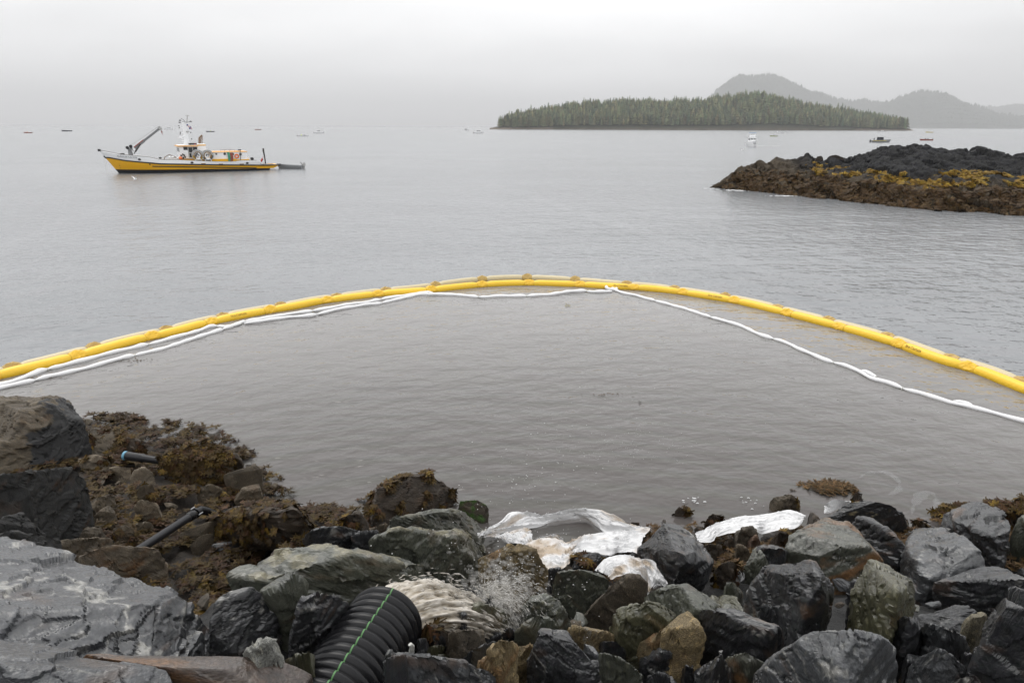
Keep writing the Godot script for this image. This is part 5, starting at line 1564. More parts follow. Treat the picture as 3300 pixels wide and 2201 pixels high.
func containment() -> void:
	var near := float_boom("containment_boom", "bright yellow floating boom curving across the whole bay", boom_line, 0.150, M.boom_fabric, M.boom_fold, 3)
	# the older tan boom lies against its outer side, further off where the curve is widest
	var outer := PackedVector3Array()
	for i in boom_line.size():
		var p := boom_line[i]
		var t := (boom_line[mini(i + 1, boom_line.size() - 1)] - boom_line[maxi(i - 1, 0)]).normalized()
		var side := t.cross(Vector3.UP).normalized()
		if side.z > 0.0: side = -side
		var gap := 0.31 + 0.72 * exp(-pow((p.x - 0.2) / 3.6, 2.0))
		outer.append(p + side * gap + Vector3(0, -0.005, 0))
	float_boom("containment_boom", "weathered tan floating boom lying along the outside of the yellow one", along(outer, 0.1), 0.145, M.old_boom, M.old_fold, 9)
	for m in [[Vector3(-8.697, 0.06, -21.186), 0.0], [Vector3(4.169, 0.06, -25.748), 0.0], [Vector3(7.342, 0.06, -24.121), 0.0], [Vector3(11.299, 0.06, -18.079), 0.0]]:
		var best := 0
		for i in boom_line.size():
			if boom_line[i].distance_to(m[0]) < boom_line[best].distance_to(m[0]): best = i
		var p := boom_line[best]
		var d := (boom_line[best + 3] - boom_line[best - 3]).normalized()
		var out := d.cross(Vector3.UP).normalized()
		if out.z < 0.0: out = -out
		out = (out + Vector3(0, 0.75, 0)).normalized()
		lettering(near, "stencilled_name", "Sea Curtain", p + out * 0.151 - near.position, d, out, 0.1, M.stencil_ink)
	sausage("sorbent_boom", "white sorbent boom hugging the yellow boom on the left", along(PackedVector3Array([Vector3(-13.435, 0.03, -14.171), Vector3(-12.303, 0.03, -15.32), Vector3(-12.016, 0.03, -16.111), Vector3(-12.002, 0.03, -16.239), Vector3(-11.713, 0.03, -16.67), Vector3(-11.372, 0.03, -17.158), Vector3(-11.087, 0.03, -17.635), Vector3(-10.567, 0.03, -18.296), Vector3(-10.232, 0.03, -18.707), Vector3(-9.892, 0.03, -19.265), Vector3(-9.584, 0.03, -19.761), Vector3(-9.356, 0.03, -20.377), Vector3(-8.852, 0.03, -20.335), Vector3(-8.572, 0.03, -20.883), Vector3(-8.444, 0.03, -20.986)]), 0.1), 0.072, 1, 26)
	sausage("sorbent_boom", "white sorbent boom sagging into the brown water on the left", along(PackedVector3Array([Vector3(-13.228, 0.03, -13.925), Vector3(-12.14, 0.03, -15.092), Vector3(-11.864, 0.03, -15.412), Vector3(-11.517, 0.03, -15.866), Vector3(-11.345, 0.03, -16.055), Vector3(-10.966, 0.03, -16.478), Vector3(-10.663, 0.03, -16.991), Vector3(-10.328, 0.03, -17.459), Vector3(-9.961, 0.03, -17.874), Vector3(-9.746, 0.03, -18.148), Vector3(-9.46, 0.03, -18.8), Vector3(-9.141, 0.03, -19.496), Vector3(-8.822, 0.03, -20.192), Vector3(-8.534, 0.03, -20.782)]), 0.1), 0.070, 2, 26)
	sausage("sorbent_boom", "rear strand of the doubled white sorbent booms left of centre", along(PackedVector3Array([Vector3(-8.572, 0.03, -20.883), Vector3(-8.081, 0.03, -21.302), Vector3(-7.168, 0.03, -22.019), Vector3(-6.448, 0.03, -22.485), Vector3(-5.772, 0.03, -23.149), Vector3(-5.213, 0.03, -23.468), Vector3(-4.561, 0.03, -24.055), Vector3(-3.7, 0.03, -24.673), Vector3(-3.299, 0.03, -24.957), Vector3(-2.908, 0.03, -24.963)]), 0.1), 0.072, 3, 24)
	sausage("sorbent_boom", "front strand of the doubled white sorbent booms left of centre", along(PackedVector3Array([Vector3(-8.456, 0.03, -20.684), Vector3(-7.79, 0.03, -21.15), Vector3(-7.217, 0.03, -21.473), Vector3(-6.584, 0.03, -21.697), Vector3(-5.916, 0.03, -22.492), Vector3(-5.043, 0.03, -23.161), Vector3(-4.636, 0.03, -23.352), Vector3(-3.497, 0.03, -24.607), Vector3(-3.006, 0.03, -24.684)]), 0.1), 0.070, 4, 24)
	sausage("sorbent_boom", "single white sorbent boom crossing the middle below the yellow boom", along(PackedVector3Array([Vector3(-3.168, 0.03, -24.681), Vector3(-2.667, 0.03, -24.689), Vector3(-1.914, 0.03, -24.565), Vector3(-1.274, 0.03, -24.305), Vector3(-0.923, 0.03, -24.311), Vector3(-0.576, 0.03, -24.451), Vector3(0.081, 0.03, -24.461), Vector3(0.741, 0.03, -24.539), Vector3(1.1, 0.03, -24.681), Vector3(1.46, 0.03, -24.756), Vector3(2.109, 0.03, -25.187), Vector3(2.767, 0.03, -25.341), Vector3(3.066, 0.03, -25.202), Vector3(3.836, 0.03, -25.287)]), 0.1), 0.078, 5, 22)
	sausage("sorbent_boom", "long white sorbent boom slanting down to the right edge", along(PackedVector3Array([Vector3(3.8, 0.03, -26.25), Vector3(3.861, 0.03, -25.947), Vector3(3.967, 0.03, -25.505), Vector3(4.168, 0.03, -25.079), Vector3(4.574, 0.03, -24.669), Vector3(4.891, 0.03, -24.204), Vector3(5.587, 0.03, -23.261), Vector3(6.025, 0.03, -22.611), Vector3(6.265, 0.03, -22.159), Vector3(6.652, 0.03, -21.511), Vector3(7.035, 0.03, -20.947), Vector3(7.23, 0.03, -20.602), Vector3(7.347, 0.03, -20.172), Vector3(7.529, 0.03, -19.579), Vector3(7.886, 0.03, -19.104), Vector3(8.043, 0.03, -18.688), Vector3(8.09, 0.03, -18.366), Vector3(8.247, 0.03, -17.941), Vector3(8.46, 0.03, -17.353), Vector3(8.776, 0.03, -16.902), Vector3(8.926, 0.03, -16.503), Vector3(8.985, 0.03, -15.995), Vector3(9.241, 0.03, -15.694), Vector3(9.398, 0.03, -15.316), Vector3(9.647, 0.03, -14.982), Vector3(9.812, 0.03, -14.74), Vector3(9.93, 0.03, -14.582), Vector3(10.054, 0.03, -14.377), Vector3(10.335, 0.03, -14.153), Vector3(10.382, 0.03, -14.104), Vector3(10.567, 0.03, -13.886), Vector3(10.784, 0.03, -13.605), Vector3(10.94, 0.03, -13.401), Vector3(11.582, 0.03, -12.696)]), 0.1), 0.062, 6, 25)
	for e in [["short loose sorbent sausage doubled beside the right-hand white boom", [Vector3(8.96, 0.03, -16.504), Vector3(9.079, 0.03, -16.472), Vector3(9.124, 0.03, -16.184), Vector3(9.154, 0.03, -16.028)]], ["last loose sorbent sausage near the right end of the white boom", [Vector3(10.124, 0.03, -14.506), Vector3(10.275, 0.03, -14.43), Vector3(10.357, 0.03, -14.278), Vector3(10.345, 0.03, -14.153)]]]:
		sausage("sorbent_sausage", e[0], along(PackedVector3Array(e[1]), 0.06), 0.055, 8, 60)
	var st := S()
	torus(st, Vector3(3.838, 0.05, -25.785), Vector3(0.1, 1, 0.1).normalized(), 0.2, 0.062, 20, 8)
	tag(obj("sorbent_coil", st, M.sorbent), "curled white end of sorbent boom tied to the middle of the yellow boom", "sorbent boom")

# ================================================================ outfall
func outfall() -> void:
	var mouth: Vector3 = Vector3(-0.872, 2.7, -3.966)
	var tail: Vector3 = Vector3(-1.006, 2.8, -3.258)
	var axis := (mouth - tail).normalized()
	var side := axis.cross(Vector3.UP).normalized()
	var up := side.cross(axis).normalized()
	var o := base("corrugated_pipe", mouth)
	tag(o, "big black corrugated drain pipe with a thin green stripe", "pipe")
	var long := 2.4
	var pitch := 0.082
	var prof := []
	var x := 0.0
	while x < long:
		var f := fposmod(x / pitch, 1.0)
		# broad rounded crowns and narrow valleys
		var h := pow(absf(sin(PI * f)), 0.55)
		prof.append(Vector2(0.236 + 0.036 * h, x))
		x += pitch / 12.0
	var sides := 72
	var pos := PackedVector3Array()
	for p in prof:
		for k in sides + 1:
			var t := TAU * k / sides
			pos.append(-axis * p.y + side * cos(t) * p.x + up * sin(t) * p.x)
	obj("pipe_wall", grid(pos, sides + 1, prof.size(), PackedColorArray(), Vector3.UP + Vector3.UP), M.black_plastic, o)
	var inner := S()
	tube(inner, [axis * 0.005, -axis * 1.2, -axis * long], 0.222, 48, false)
	obj("pipe_bore", inner, M.grey_plastic, o)
	var lip := S()
	torus(lip, axis * 0.004, axis, 0.229, 0.011, 64, 8)
	obj("pipe_lip", lip, M.black_plastic, o)
	pos = PackedVector3Array()
	for p in prof:
		for k in 4:
			var t := deg_to_rad(76.5 + 0.7 * k)
			pos.append(-axis * p.y + side * cos(t) * (p.x + 0.002) + up * sin(t) * (p.x + 0.002))
	obj("green_stripe", grid(pos, 4, prof.size(), PackedColorArray()), M.green_paint, o)
	# the water that pours out
	var w := base("water_gush", mouth)
	tag(w, "muddy white water gushing out of the corrugated pipe onto the rocks", "water", "", "stuff")
	var r := RandomNumberGenerator.new()
	r.seed = 12
	var out := (axis + Vector3(0.42, 0, 0.05)).normalized()
	var across := out.cross(Vector3.UP).normalized()
	pos = PackedVector3Array()
	var col := PackedColorArray()
	var rows := 110
	var cols := 160
	for j in rows:
		var f := float(j) / (rows - 1)
		var c := out * (-0.06 + f * 0.95) + Vector3(0.08 * f * f, -0.06 + 0.10 * f - 0.62 * f * f, 0)
		for i in cols:
			var t := TAU * i / (cols - 1.0)
			var streak: float = nz.fbm.get_noise_3d(cos(t) * 4.5, sin(t) * 4.5, f * 0.8 + 5.0)
			var froth: float = nz.fbm.get_noise_3d(cos(t) * 7.0, sin(t) * 7.0, f * 6.0)
			var rad := 0.215 + 0.07 * f + streak * (0.02 + 0.07 * f) + froth * 0.06 * f
			pos.append(c + across * cos(t) * rad * (1.0 + 0.35 * f) + Vector3.UP * sin(t) * rad)
			var foam := clampf(0.4 + streak * 0.7 + froth * 1.3 + 0.25 * f, 0.0, 1.0)
			var cc := Color(0.30, 0.25, 0.18).lerp(Color(0.58, 0.54, 0.48), foam)
			cc.a = clampf(1.1 - maxf(0.0, f - 0.45) * 1.5 + froth * (0.3 + 1.6 * f), 0.0, 0.97)
			col.append(cc)
	obj("water_sheet", grid(pos, cols, rows, col, Vector3.UP), M.muddy_water, w)
	# threads of thrown water, each on the path it was thrown along
	var th := S()
	tube(th, [Vector3(-0.5, 0, 0), Vector3(-0.1, 0.0, 0), Vector3(0.2, 0.0, 0), Vector3(0.5, 0, 0)], [0.01, 0.42, 0.5, 0.01], 6, false)
	th.generate_normals()
	var where := []
	var tints := PackedColorArray()
	for k in 3600:
		var disc_r := sqrt(r.randf()) * 0.22
		var t := r.randf() * TAU
		var p0 := across * cos(t) * disc_r + Vector3.UP * sin(t) * disc_r
		var v := out * r.randf_range(1.5, 2.7) + Vector3(r.randf_range(-0.15, 0.75), r.randf_range(-0.1, 1.0), r.randf_range(-0.2, 0.5))
		var tt := pow(r.randf(), 0.8) * 0.58
		var p := p0 + v * tt + Vector3.DOWN * 4.9 * tt * tt
		var vv := v + Vector3.DOWN * 9.8 * tt
		var q := mouth + p
		if q.y < ground_at(q.x, q.z) + 0.05: continue
		var d := vv.normalized()
		var long_ := vv.length() * r.randf_range(0.008, 0.03)
		var wide := r.randf_range(0.003, 0.008) * (1.0 + 2.0 * pow(r.randf(), 4.0))
		where.append(Transform3D(Basis(d * long_, d.cross(Vector3.RIGHT).normalized() * wide, d.cross(d.cross(Vector3.RIGHT)).normalized() * wide), p))
		tints.append(Color(0.46, 0.415, 0.35).lerp(Color(0.66, 0.65, 0.63), pow(tt / 0.58, 0.7) * r.randf_range(0.5, 1.1)))
	# the fan thrown up where it strikes the ochre boulder
	var hit := out * 1.08 + Vector3(0.12, -0.38, 0)
	for k in 6500:
		var v := Vector3(r.randf_range(-0.5, 1.7), r.randf_range(0.1, 2.2), r.randf_range(-0.6, 0.9)) * pow(r.randf(), 0.6)
		var tt := r.randf() * 0.42
		var p := hit + Vector3(r.randfn() * 0.07, r.randfn() * 0.06, r.randfn() * 0.07) + v * tt + Vector3.DOWN * 4.9 * tt * tt
		var vv := v + Vector3.DOWN * 9.8 * tt
		var q := mouth + p
		if q.y < ground_at(q.x, q.z) + 0.05: continue
		var d := vv.normalized()
		var long_ := (0.2 + vv.length()) * r.randf_range(0.005, 0.03)
		var wide := r.randf_range(0.0012, 0.0035) * (1.0 + 2.5 * pow(r.randf(), 6.0))
		where.append(Transform3D(Basis(d * long_, d.cross(Vector3.BACK).normalized() * wide, d.cross(d.cross(Vector3.BACK)).normalized() * wide), p))
		tints.append(Color(0.62, 0.60, 0.56))
	scatter("water_threads", th.commit(), M.thrown_water, where, tints, w)
	# the finest spray hangs in soft shreds
	var puff := S()
	blob(puff, Vector3.ZERO, Vector3.ONE, 8)
	puff.generate_normals()
	var shreds := []
	for k in 420:
		var d := Vector3(r.randfn() * 0.20 + 0.10, absf(r.randfn()) * 0.17, r.randfn() * 0.18 - 0.02)
		var big := r.randf_range(0.012, 0.05) * (1.2 - clampf(d.length(), 0.0, 0.7))
		shreds.append(Transform3D(Basis.from_euler(Vector3(r.randf() * 3.0, r.randf() * 3.0, r.randf() * 3.0)).scaled(Vector3(big * r.randf_range(0.8, 2.2), big, big)), hit + d))
	scatter("spray_shreds", puff.commit(), M.spray_mist, shreds, PackedColorArray([Color.WHITE]), w)
	var white := PackedColorArray([Color.WHITE])
	var dr := S()
	blob(dr, Vector3.ZERO, Vector3.ONE, 6)
	dr.generate_normals()
	where = []
	for k in 420:
		var d := Vector3(r.randfn() * 0.5 + 0.2, absf(r.randfn()) * 0.45, r.randfn() * 0.5 - 0.2)
		where.append(Transform3D(Basis.from_scale(Vector3.ONE * (0.003 + 0.009 * pow(r.randf(), 2.5))), out * 1.2 + Vector3(0.15, -0.35, 0) + d * r.randf_range(0.2, 1.0)))
	# drops that fly out over the shore as far as the water
	for k in 420:
		var f := r.randf()
		where.append(Transform3D(Basis.from_scale(Vector3.ONE * (0.004 + 0.009 * pow(r.randf(), 3.0))), out * (1.3 + f * 5.0) + Vector3(0.1 + r.randfn() * 0.55 * (0.4 + f), 0.3 + absf(r.randfn()) * 0.35 - f * f * 2.0, -f * 1.5)))
	scatter("water_drops", dr.commit(), M.drop_water, where, white, w)

func small_pipes() -> void:
	var a: Vector3 = Vector3(-4.597, 1.019, -7.173)
	var b: Vector3 = Vector3(-4.518, 0.73, -8.475)
	var d := (b - a).normalized()
	var o := base("black_pipe", a)
	tag(o, "long thin black pipe with a bolted coupling lying on the weedy rocks", "pipe")
	var st := S()
	tube(st, [-d * 0.6, (b - a) * 0.5, b - a], 0.055, 20)
	obj("pipe_length", st, M.grey_plastic, o)
	st = S()
	tube(st, [b - a - d * 0.12, b - a - d * 0.10, b - a + d * 0.02, b - a + d * 0.04], [0.058, 0.068, 0.068, 0.058], 20)
	tube(st, [b - a + d * 0.05, b - a + d * 0.09], 0.074, 20)
	obj("coupling", st, M.black_plastic, o)
	st = S()
	var bend := [b - a + d * 0.09, b - a + d * 0.2 + Vector3(0, 0.0, 0), b - a + d * 0.33 + Vector3(0.05, -0.05, 0.03), b - a + d * 0.42 + Vector3(0.11, -0.12, 0.05)]
	tube(st, bend, [0.06, 0.062, 0.058, 0.052], 18)
	obj("pipe_elbow", st, M.black_plastic, o)
	for k in 3:
		st = S()
		var n := d.cross(Vector3.UP).normalized().rotated(d, k * 2.1)
		tube(st, [b - a + d * 0.02 + n * 0.08, b - a + d * 0.12 + n * 0.08], 0.009, 6)
		obj("bolt", st, M.aluminium, o)
	st = S()
	tube(st, [b - a - d * 0.16 - Vector3(0.16, 0.02, 0), b - a - d * 0.06 - Vector3(0.02, 0.03, 0)], 0.011, 6)
	obj("strap", st, M.black_plastic, o)
	a = Vector3(-6.567, 0.651, -10.442)
	b = Vector3(-5.995, 0.626, -10.325)
	d = (b - a).normalized()
	o = base("black_pipe", a)
	tag(o, "short black pipe with a pale blue painted end sticking out near the water", "pipe")
	st = S()
	tube(st, [d * 0.05, d * 0.3, d * 0.34, d * 0.38, b - a + d * 0.4], [0.075, 0.072, 0.078, 0.062, 0.055], 18)
	obj("pipe_length", st, M.grey_plastic, o)
	st = S()
	tube(st, [Vector3.ZERO, d * 0.04], 0.077, 18)
	obj("painted_end", st, M.blue_paint, o)
	for e in [[Vector3(-0.621, 2.972, -3.423), Vector3(-0.634, 2.844, -3.488), "left of two short white rope tails hanging beside the pipe"], [Vector3(-0.617, 2.963, -3.441), Vector3(-0.617, 2.835, -3.502), "right of two short white rope tails hanging beside the pipe"]]:
		st = S()
		var m: Vector3 = (e[0] + e[1]) * 0.5 + Vector3(0.01, 0.02, 0)
		tube(st, [e[0], m, e[1]], 0.008, 7)
		tag(obj("rope_tail", st, M.rope), e[2], "rope")

# ================================================================ fabric
func sheet(top_: Array, bot_: Array, nu: int, nv: int, amp: float, sd: int, stain: float, parent: Node3D, called: String) -> void:
	var top := along(PackedVector3Array(top_), 0.03)
	var bot := along(PackedVector3Array(bot_), 0.03)
	var pos := PackedVector3Array()
	var col := PackedColorArray()
	for j in nv:
		var v := float(j) / (nv - 1)
		for i in nu:
			var u := float(i) / (nu - 1)
			var p := top[int(u * (top.size() - 1))].lerp(bot[int(u * (bot.size() - 1))], v)
			var e := smoothstep(0.0, 0.12, minf(v, 1.0 - v))
			# long creases that run along the sheet, and smaller crumples across them
			var warp: float = nz.one.get_noise_3d(u * 2.0, v * 1.5, sd + 2.0)
			var c: float = nz.one.get_noise_3d(u * 3.0 + v * 1.2, v * 3.0 - u * 0.8 + warp * 0.6, sd) * 0.8 + 0.35
			var c1: float = pow(1.0 - absf(nz.one.get_noise_3d(u * 3.6 - v * 2.2 + warp, v * 3.4 + u * 1.5, sd + 5.0)), 5.0)
			var c2: float = pow(1.0 - absf(nz.one.get_noise_3d(u * 8.0 + v * 3.0, v * 5.0 - u * 3.0 + warp, sd + 9.0)), 6.0)
			p.y += amp * (0.75 * c + 0.6 * c1 + 0.34 * c2) * (0.35 + 0.65 * e)
			p.x += amp * 0.4 * nz.one.get_noise_3d(u * 7.0, v * 5.0, sd + 3.0)
			p.y = maxf(p.y, 0.012)
			pos.append(p - parent.position)
			var a: float = nz.one.get_noise_3d(u * 2.6, v * 2.0, sd + 20.0) * 0.8 + 0.3 * nz.fbm.get_noise_3d(u * 14.0, v * 9.0, sd)
			var k := clampf((a + stain - 0.35) * 1.6, 0.0, 0.85)
			col.append(Color(0.62, 0.62, 0.625).lerp(Color(0.37, 0.29, 0.205), k))
	obj(called, grid(pos, nu, nv, col, Vector3(0, 1, 0.6)), M.white_fabric, parent)

func fabric() -> void:
	var o := base("fabric_sheet", Vector3(0.757, 0, -9.116))
	tag(o, "crumpled stained white fabric sheet lying in a loop at the water's edge", "fabric")
	sheet([Vector3(-0.483, 0.559, -8.228), Vector3(-0.374, 0.179, -8.976), Vector3(-0.171, 0.149, -9.227), Vector3(0.009, 0.158, -9.486), Vector3(0.258, 0.159, -9.423), Vector3(0.474, 0.139, -9.412), Vector3(0.778, 0.158, -9.49), Vector3(1.079, 0.199, -9.503), Vector3(1.361, 0.199, -9.49), Vector3(1.534, 0.179, -9.4), Vector3(1.69, 0.15, -9.328), Vector3(1.787, 0.118, -9.2), Vector3(1.95, 0.124, -9.106), Vector3(2.118, 0.151, -9.022)], [Vector3(-0.473, 0.389, -8.439), Vector3(-0.278, 0.076, -8.952), Vector3(-0.023, 0.029, -9.139), Vector3(0.272, 0.018, -9.253), Vector3(0.439, 0.018, -9.312), Vector3(0.694, 0.019, -9.438), Vector3(0.95, 0.018, -9.496), Vector3(1.169, 0.018, -9.509), Vector3(1.349, 0.018, -9.324), Vector3(1.421, 0.039, -9.113), Vector3(1.563, 0.049, -9.09), Vector3(1.714, 0.078, -9.033), Vector3(1.854, 0.122, -8.925), Vector3(2.079, 0.139, -8.943)], 150, 46, 0.075, 3, 0.26, o, "upper_fold")
	sheet([Vector3(0.212, 0.12, -8.66), Vector3(0.387, 0.12, -8.794), Vector3(0.634, 0.158, -8.739), Vector3(0.809, 0.181, -8.578), Vector3(1.045, 0.159, -8.794), Vector3(1.339, 0.18, -8.889), Vector3(1.686, 0.191, -8.888), Vector3(2.109, 0.176, -8.984)], [Vector3(0.447, 0.516, -7.531), Vector3(0.615, 0.49, -7.59), Vector3(0.716, 0.581, -7.497), Vector3(0.881, 0.375, -8.065), Vector3(1.11, 0.353, -8.159), Vector3(1.345, 0.416, -7.973), Vector3(1.571, 0.317, -8.189), Vector3(1.767, 0.376, -8.07)], 150, 56, 0.085, 7, 0.34, o, "lower_fold")
	sheet([Vector3(-0.296, 0.179, -8.788), Vector3(-0.055, 0.099, -9.022), Vector3(0.204, 0.099, -9.119), Vector3(0.292, 0.08, -9.062)], [Vector3(-0.1, 0.088, -8.78), Vector3(0.01, 0.08, -8.765), Vector3(0.198, 0.063, -8.764), Vector3(0.365, 0.049, -8.818)], 70, 26, 0.06, 12, 0.2, o, "side_fold")
	sheet([Vector3(0.358, 0.098, -8.854), Vector3(0.515, 0.15, -8.854), Vector3(0.675, 0.149, -8.895), Vector3(0.769, 0.08, -8.857)], [Vector3(0.365, 0.05, -8.831), Vector3(0.515, 0.058, -8.833), Vector3(0.674, 0.059, -8.846), Vector3(0.814, 0.03, -8.795)], 50, 20, 0.04, 17, 0.55, o, "brown_fold")
	o = base("fabric_sheet", Vector3(1.554, 0.4, -7.662))
	tag(o, "dirty white fabric draped down over stones between the boulders", "fabric")
	sheet([Vector3(0.981, 1.034, -6.822), Vector3(1.069, 1.096, -6.908), Vector3(1.219, 1.103, -7.003), Vector3(1.349, 1.104, -7.024), Vector3(1.464, 1.257, -6.724), Vector3(1.561, 1.355, -6.567), Vector3(1.605, 1.411, -6.337), Vector3(1.62, 1.475, -5.98)], [Vector3(1.138, 1.106, -6.551), Vector3(1.213, 1.157, -6.55), Vector3(1.317, 1.264, -6.424), Vector3(1.462, 1.2, -6.493), Vector3(1.505, 1.065, -6.487), Vector3(1.505, 1.023, -6.378), Vector3(1.56, 1.032, -6.393), Vector3(1.642, 1.099, -6.385)], 110, 60, 0.05, 21, 0.26, o, "draped_fold")
	o = base("fabric_sheet", Vector3(3.832, -0, -9.411))
	tag(o, "long clean white fabric sheet stretched over rocks at the water's edge", "fabric")
	sheet([Vector3(2.539, 0.64, -8.182), Vector3(2.783, 0.469, -8.548), Vector3(3.015, 0.356, -8.848), Vector3(3.248, 0.334, -8.992), Vector3(3.459, 0.313, -9.124), Vector3(3.859, 0.299, -9.228), Vector3(4.145, 0.299, -9.308), Vector3(4.32, 0.319, -9.323), Vector3(4.386, 0.339, -9.245), Vector3(4.416, 0.438, -8.949)], [Vector3(2.472, 0.78, -7.761), Vector3(2.67, 0.731, -7.859), Vector3(2.877, 0.56, -8.228), Vector3(3.124, 0.503, -8.408), Vector3(3.339, 0.483, -8.439), Vector3(3.532, 0.438, -8.53), Vector3(3.699, 0.269, -8.724), Vector3(3.925, 0.313, -8.75), Vector3(4.145, 0.365, -8.733), Vector3(4.286, 0.439, -8.79)], 150, 60, 0.05, 31, -0.25, o, "stretched_fold")
	o = base("fabric_sheet", Vector3(5.407, -0.001, -9.989))
	tag(o, "small white fabric end showing behind the black veined boulder", "fabric")
	sheet([Vector3(5.125, 0.099, -9.84), Vector3(5.105, 0.2, -9.725), Vector3(5.181, 0.299, -9.698), Vector3(5.282, 0.299, -9.669), Vector3(5.432, 0.298, -9.597)], [Vector3(5.062, 0.05, -9.674), Vector3(5.127, 0.079, -9.65), Vector3(5.245, 0.118, -9.67), Vector3(5.379, 0.148, -9.692), Vector3(5.443, 0.198, -9.683)], 60, 30, 0.03, 41, -0.25, o, "folded_end")
	o = base("fabric_sheet", Vector3(2.429, -0.002, -9.498))
	tag(o, "tiny white fabric tip peeking over the huge dark boulder", "fabric")
	sheet([Vector3(2.258, 0.292, -8.995), Vector3(2.282, 0.4, -8.933), Vector3(2.311, 0.406, -8.889)], [Vector3(2.274, 0.242, -8.996), Vector3(2.328, 0.232, -9.056), Vector3(2.36, 0.227, -9.092)], 14, 10, 0.01, 43, -0.3, o, "fabric_tip")

# ================================================================ salvage boat
func hull_half(x: float, y: float) -> float:
	var stem := -0.62 * y
	var w := clampf((x - stem) / 6.2, 0.0, 1.0)
	var b := 2.65 * pow(1.0 - pow(1.0 - w, 2.1), 0.85)
	b *= 0.86 + 0.14 * clampf(y / 1.2, 0.0, 1.0)
	return b * (1.0 - 0.12 * smoothstep(15.0, 20.5, x))

func hull_band(st: SurfaceTool, lo: Callable, hi: Callable, x_end: float, rake: float) -> void:
	st.set_smooth_group(0)
	var n := 56
	for sgn in [-1.0, 1.0]:
		for i in n:
			for j in 4:
				var q: Array[Vector3] = []
				for e in [[0, 0], [1, 0], [1, 1], [0, 1]]:
					var s: float = pow(float(i + e[0]) / n, 1.6)
					var f: float = float(j + e[1]) / 4.0
					var x0 := lerpf(-1.0, x_end, s)
					var y: float = lerpf(lo.call(x0), hi.call(x0), f)
					var x: float = lerpf(-0.62 * y, x_end + rake * y, s)
					q.append(Vector3(x, y, sgn * hull_half(x, y)))
				quad(st, q[0], q[1], q[2], q[3], Vector3(q[0].x + 0.01, q[0].y, 0))
	var y0: float = lo.call(x_end)
	var y1: float = hi.call(x_end)
	var xa := x_end + rake * y0
	var xb := x_end + rake * y1
	st.set_smooth_group(-1)
	quad(st, Vector3(xa, y0, -hull_half(xa, y0)), Vector3(xa, y0, hull_half(xa, y0)), Vector3(xb, y1, hull_half(xb, y1)), Vector3(xb, y1, -hull_half(xb, y1)), Vector3(10, 1, 0))

func at_side(x: float, y: float, proud := 0.02) -> Vector3:
	return Vector3(x, y, hull_half(x, y) + proud)

func pane(parent: Node3D, called: String, m: Material, a: Vector2, b: Vector2, z: float, thick := 0.04) -> MeshInstance3D:
	var st := S()
	box(st, Vector3((a.x + b.x) * 0.5, (a.y + b.y) * 0.5, z), Vector3(absf(b.x - a.x), absf(b.y - a.y), thick))
	return obj(called, st, m, parent)

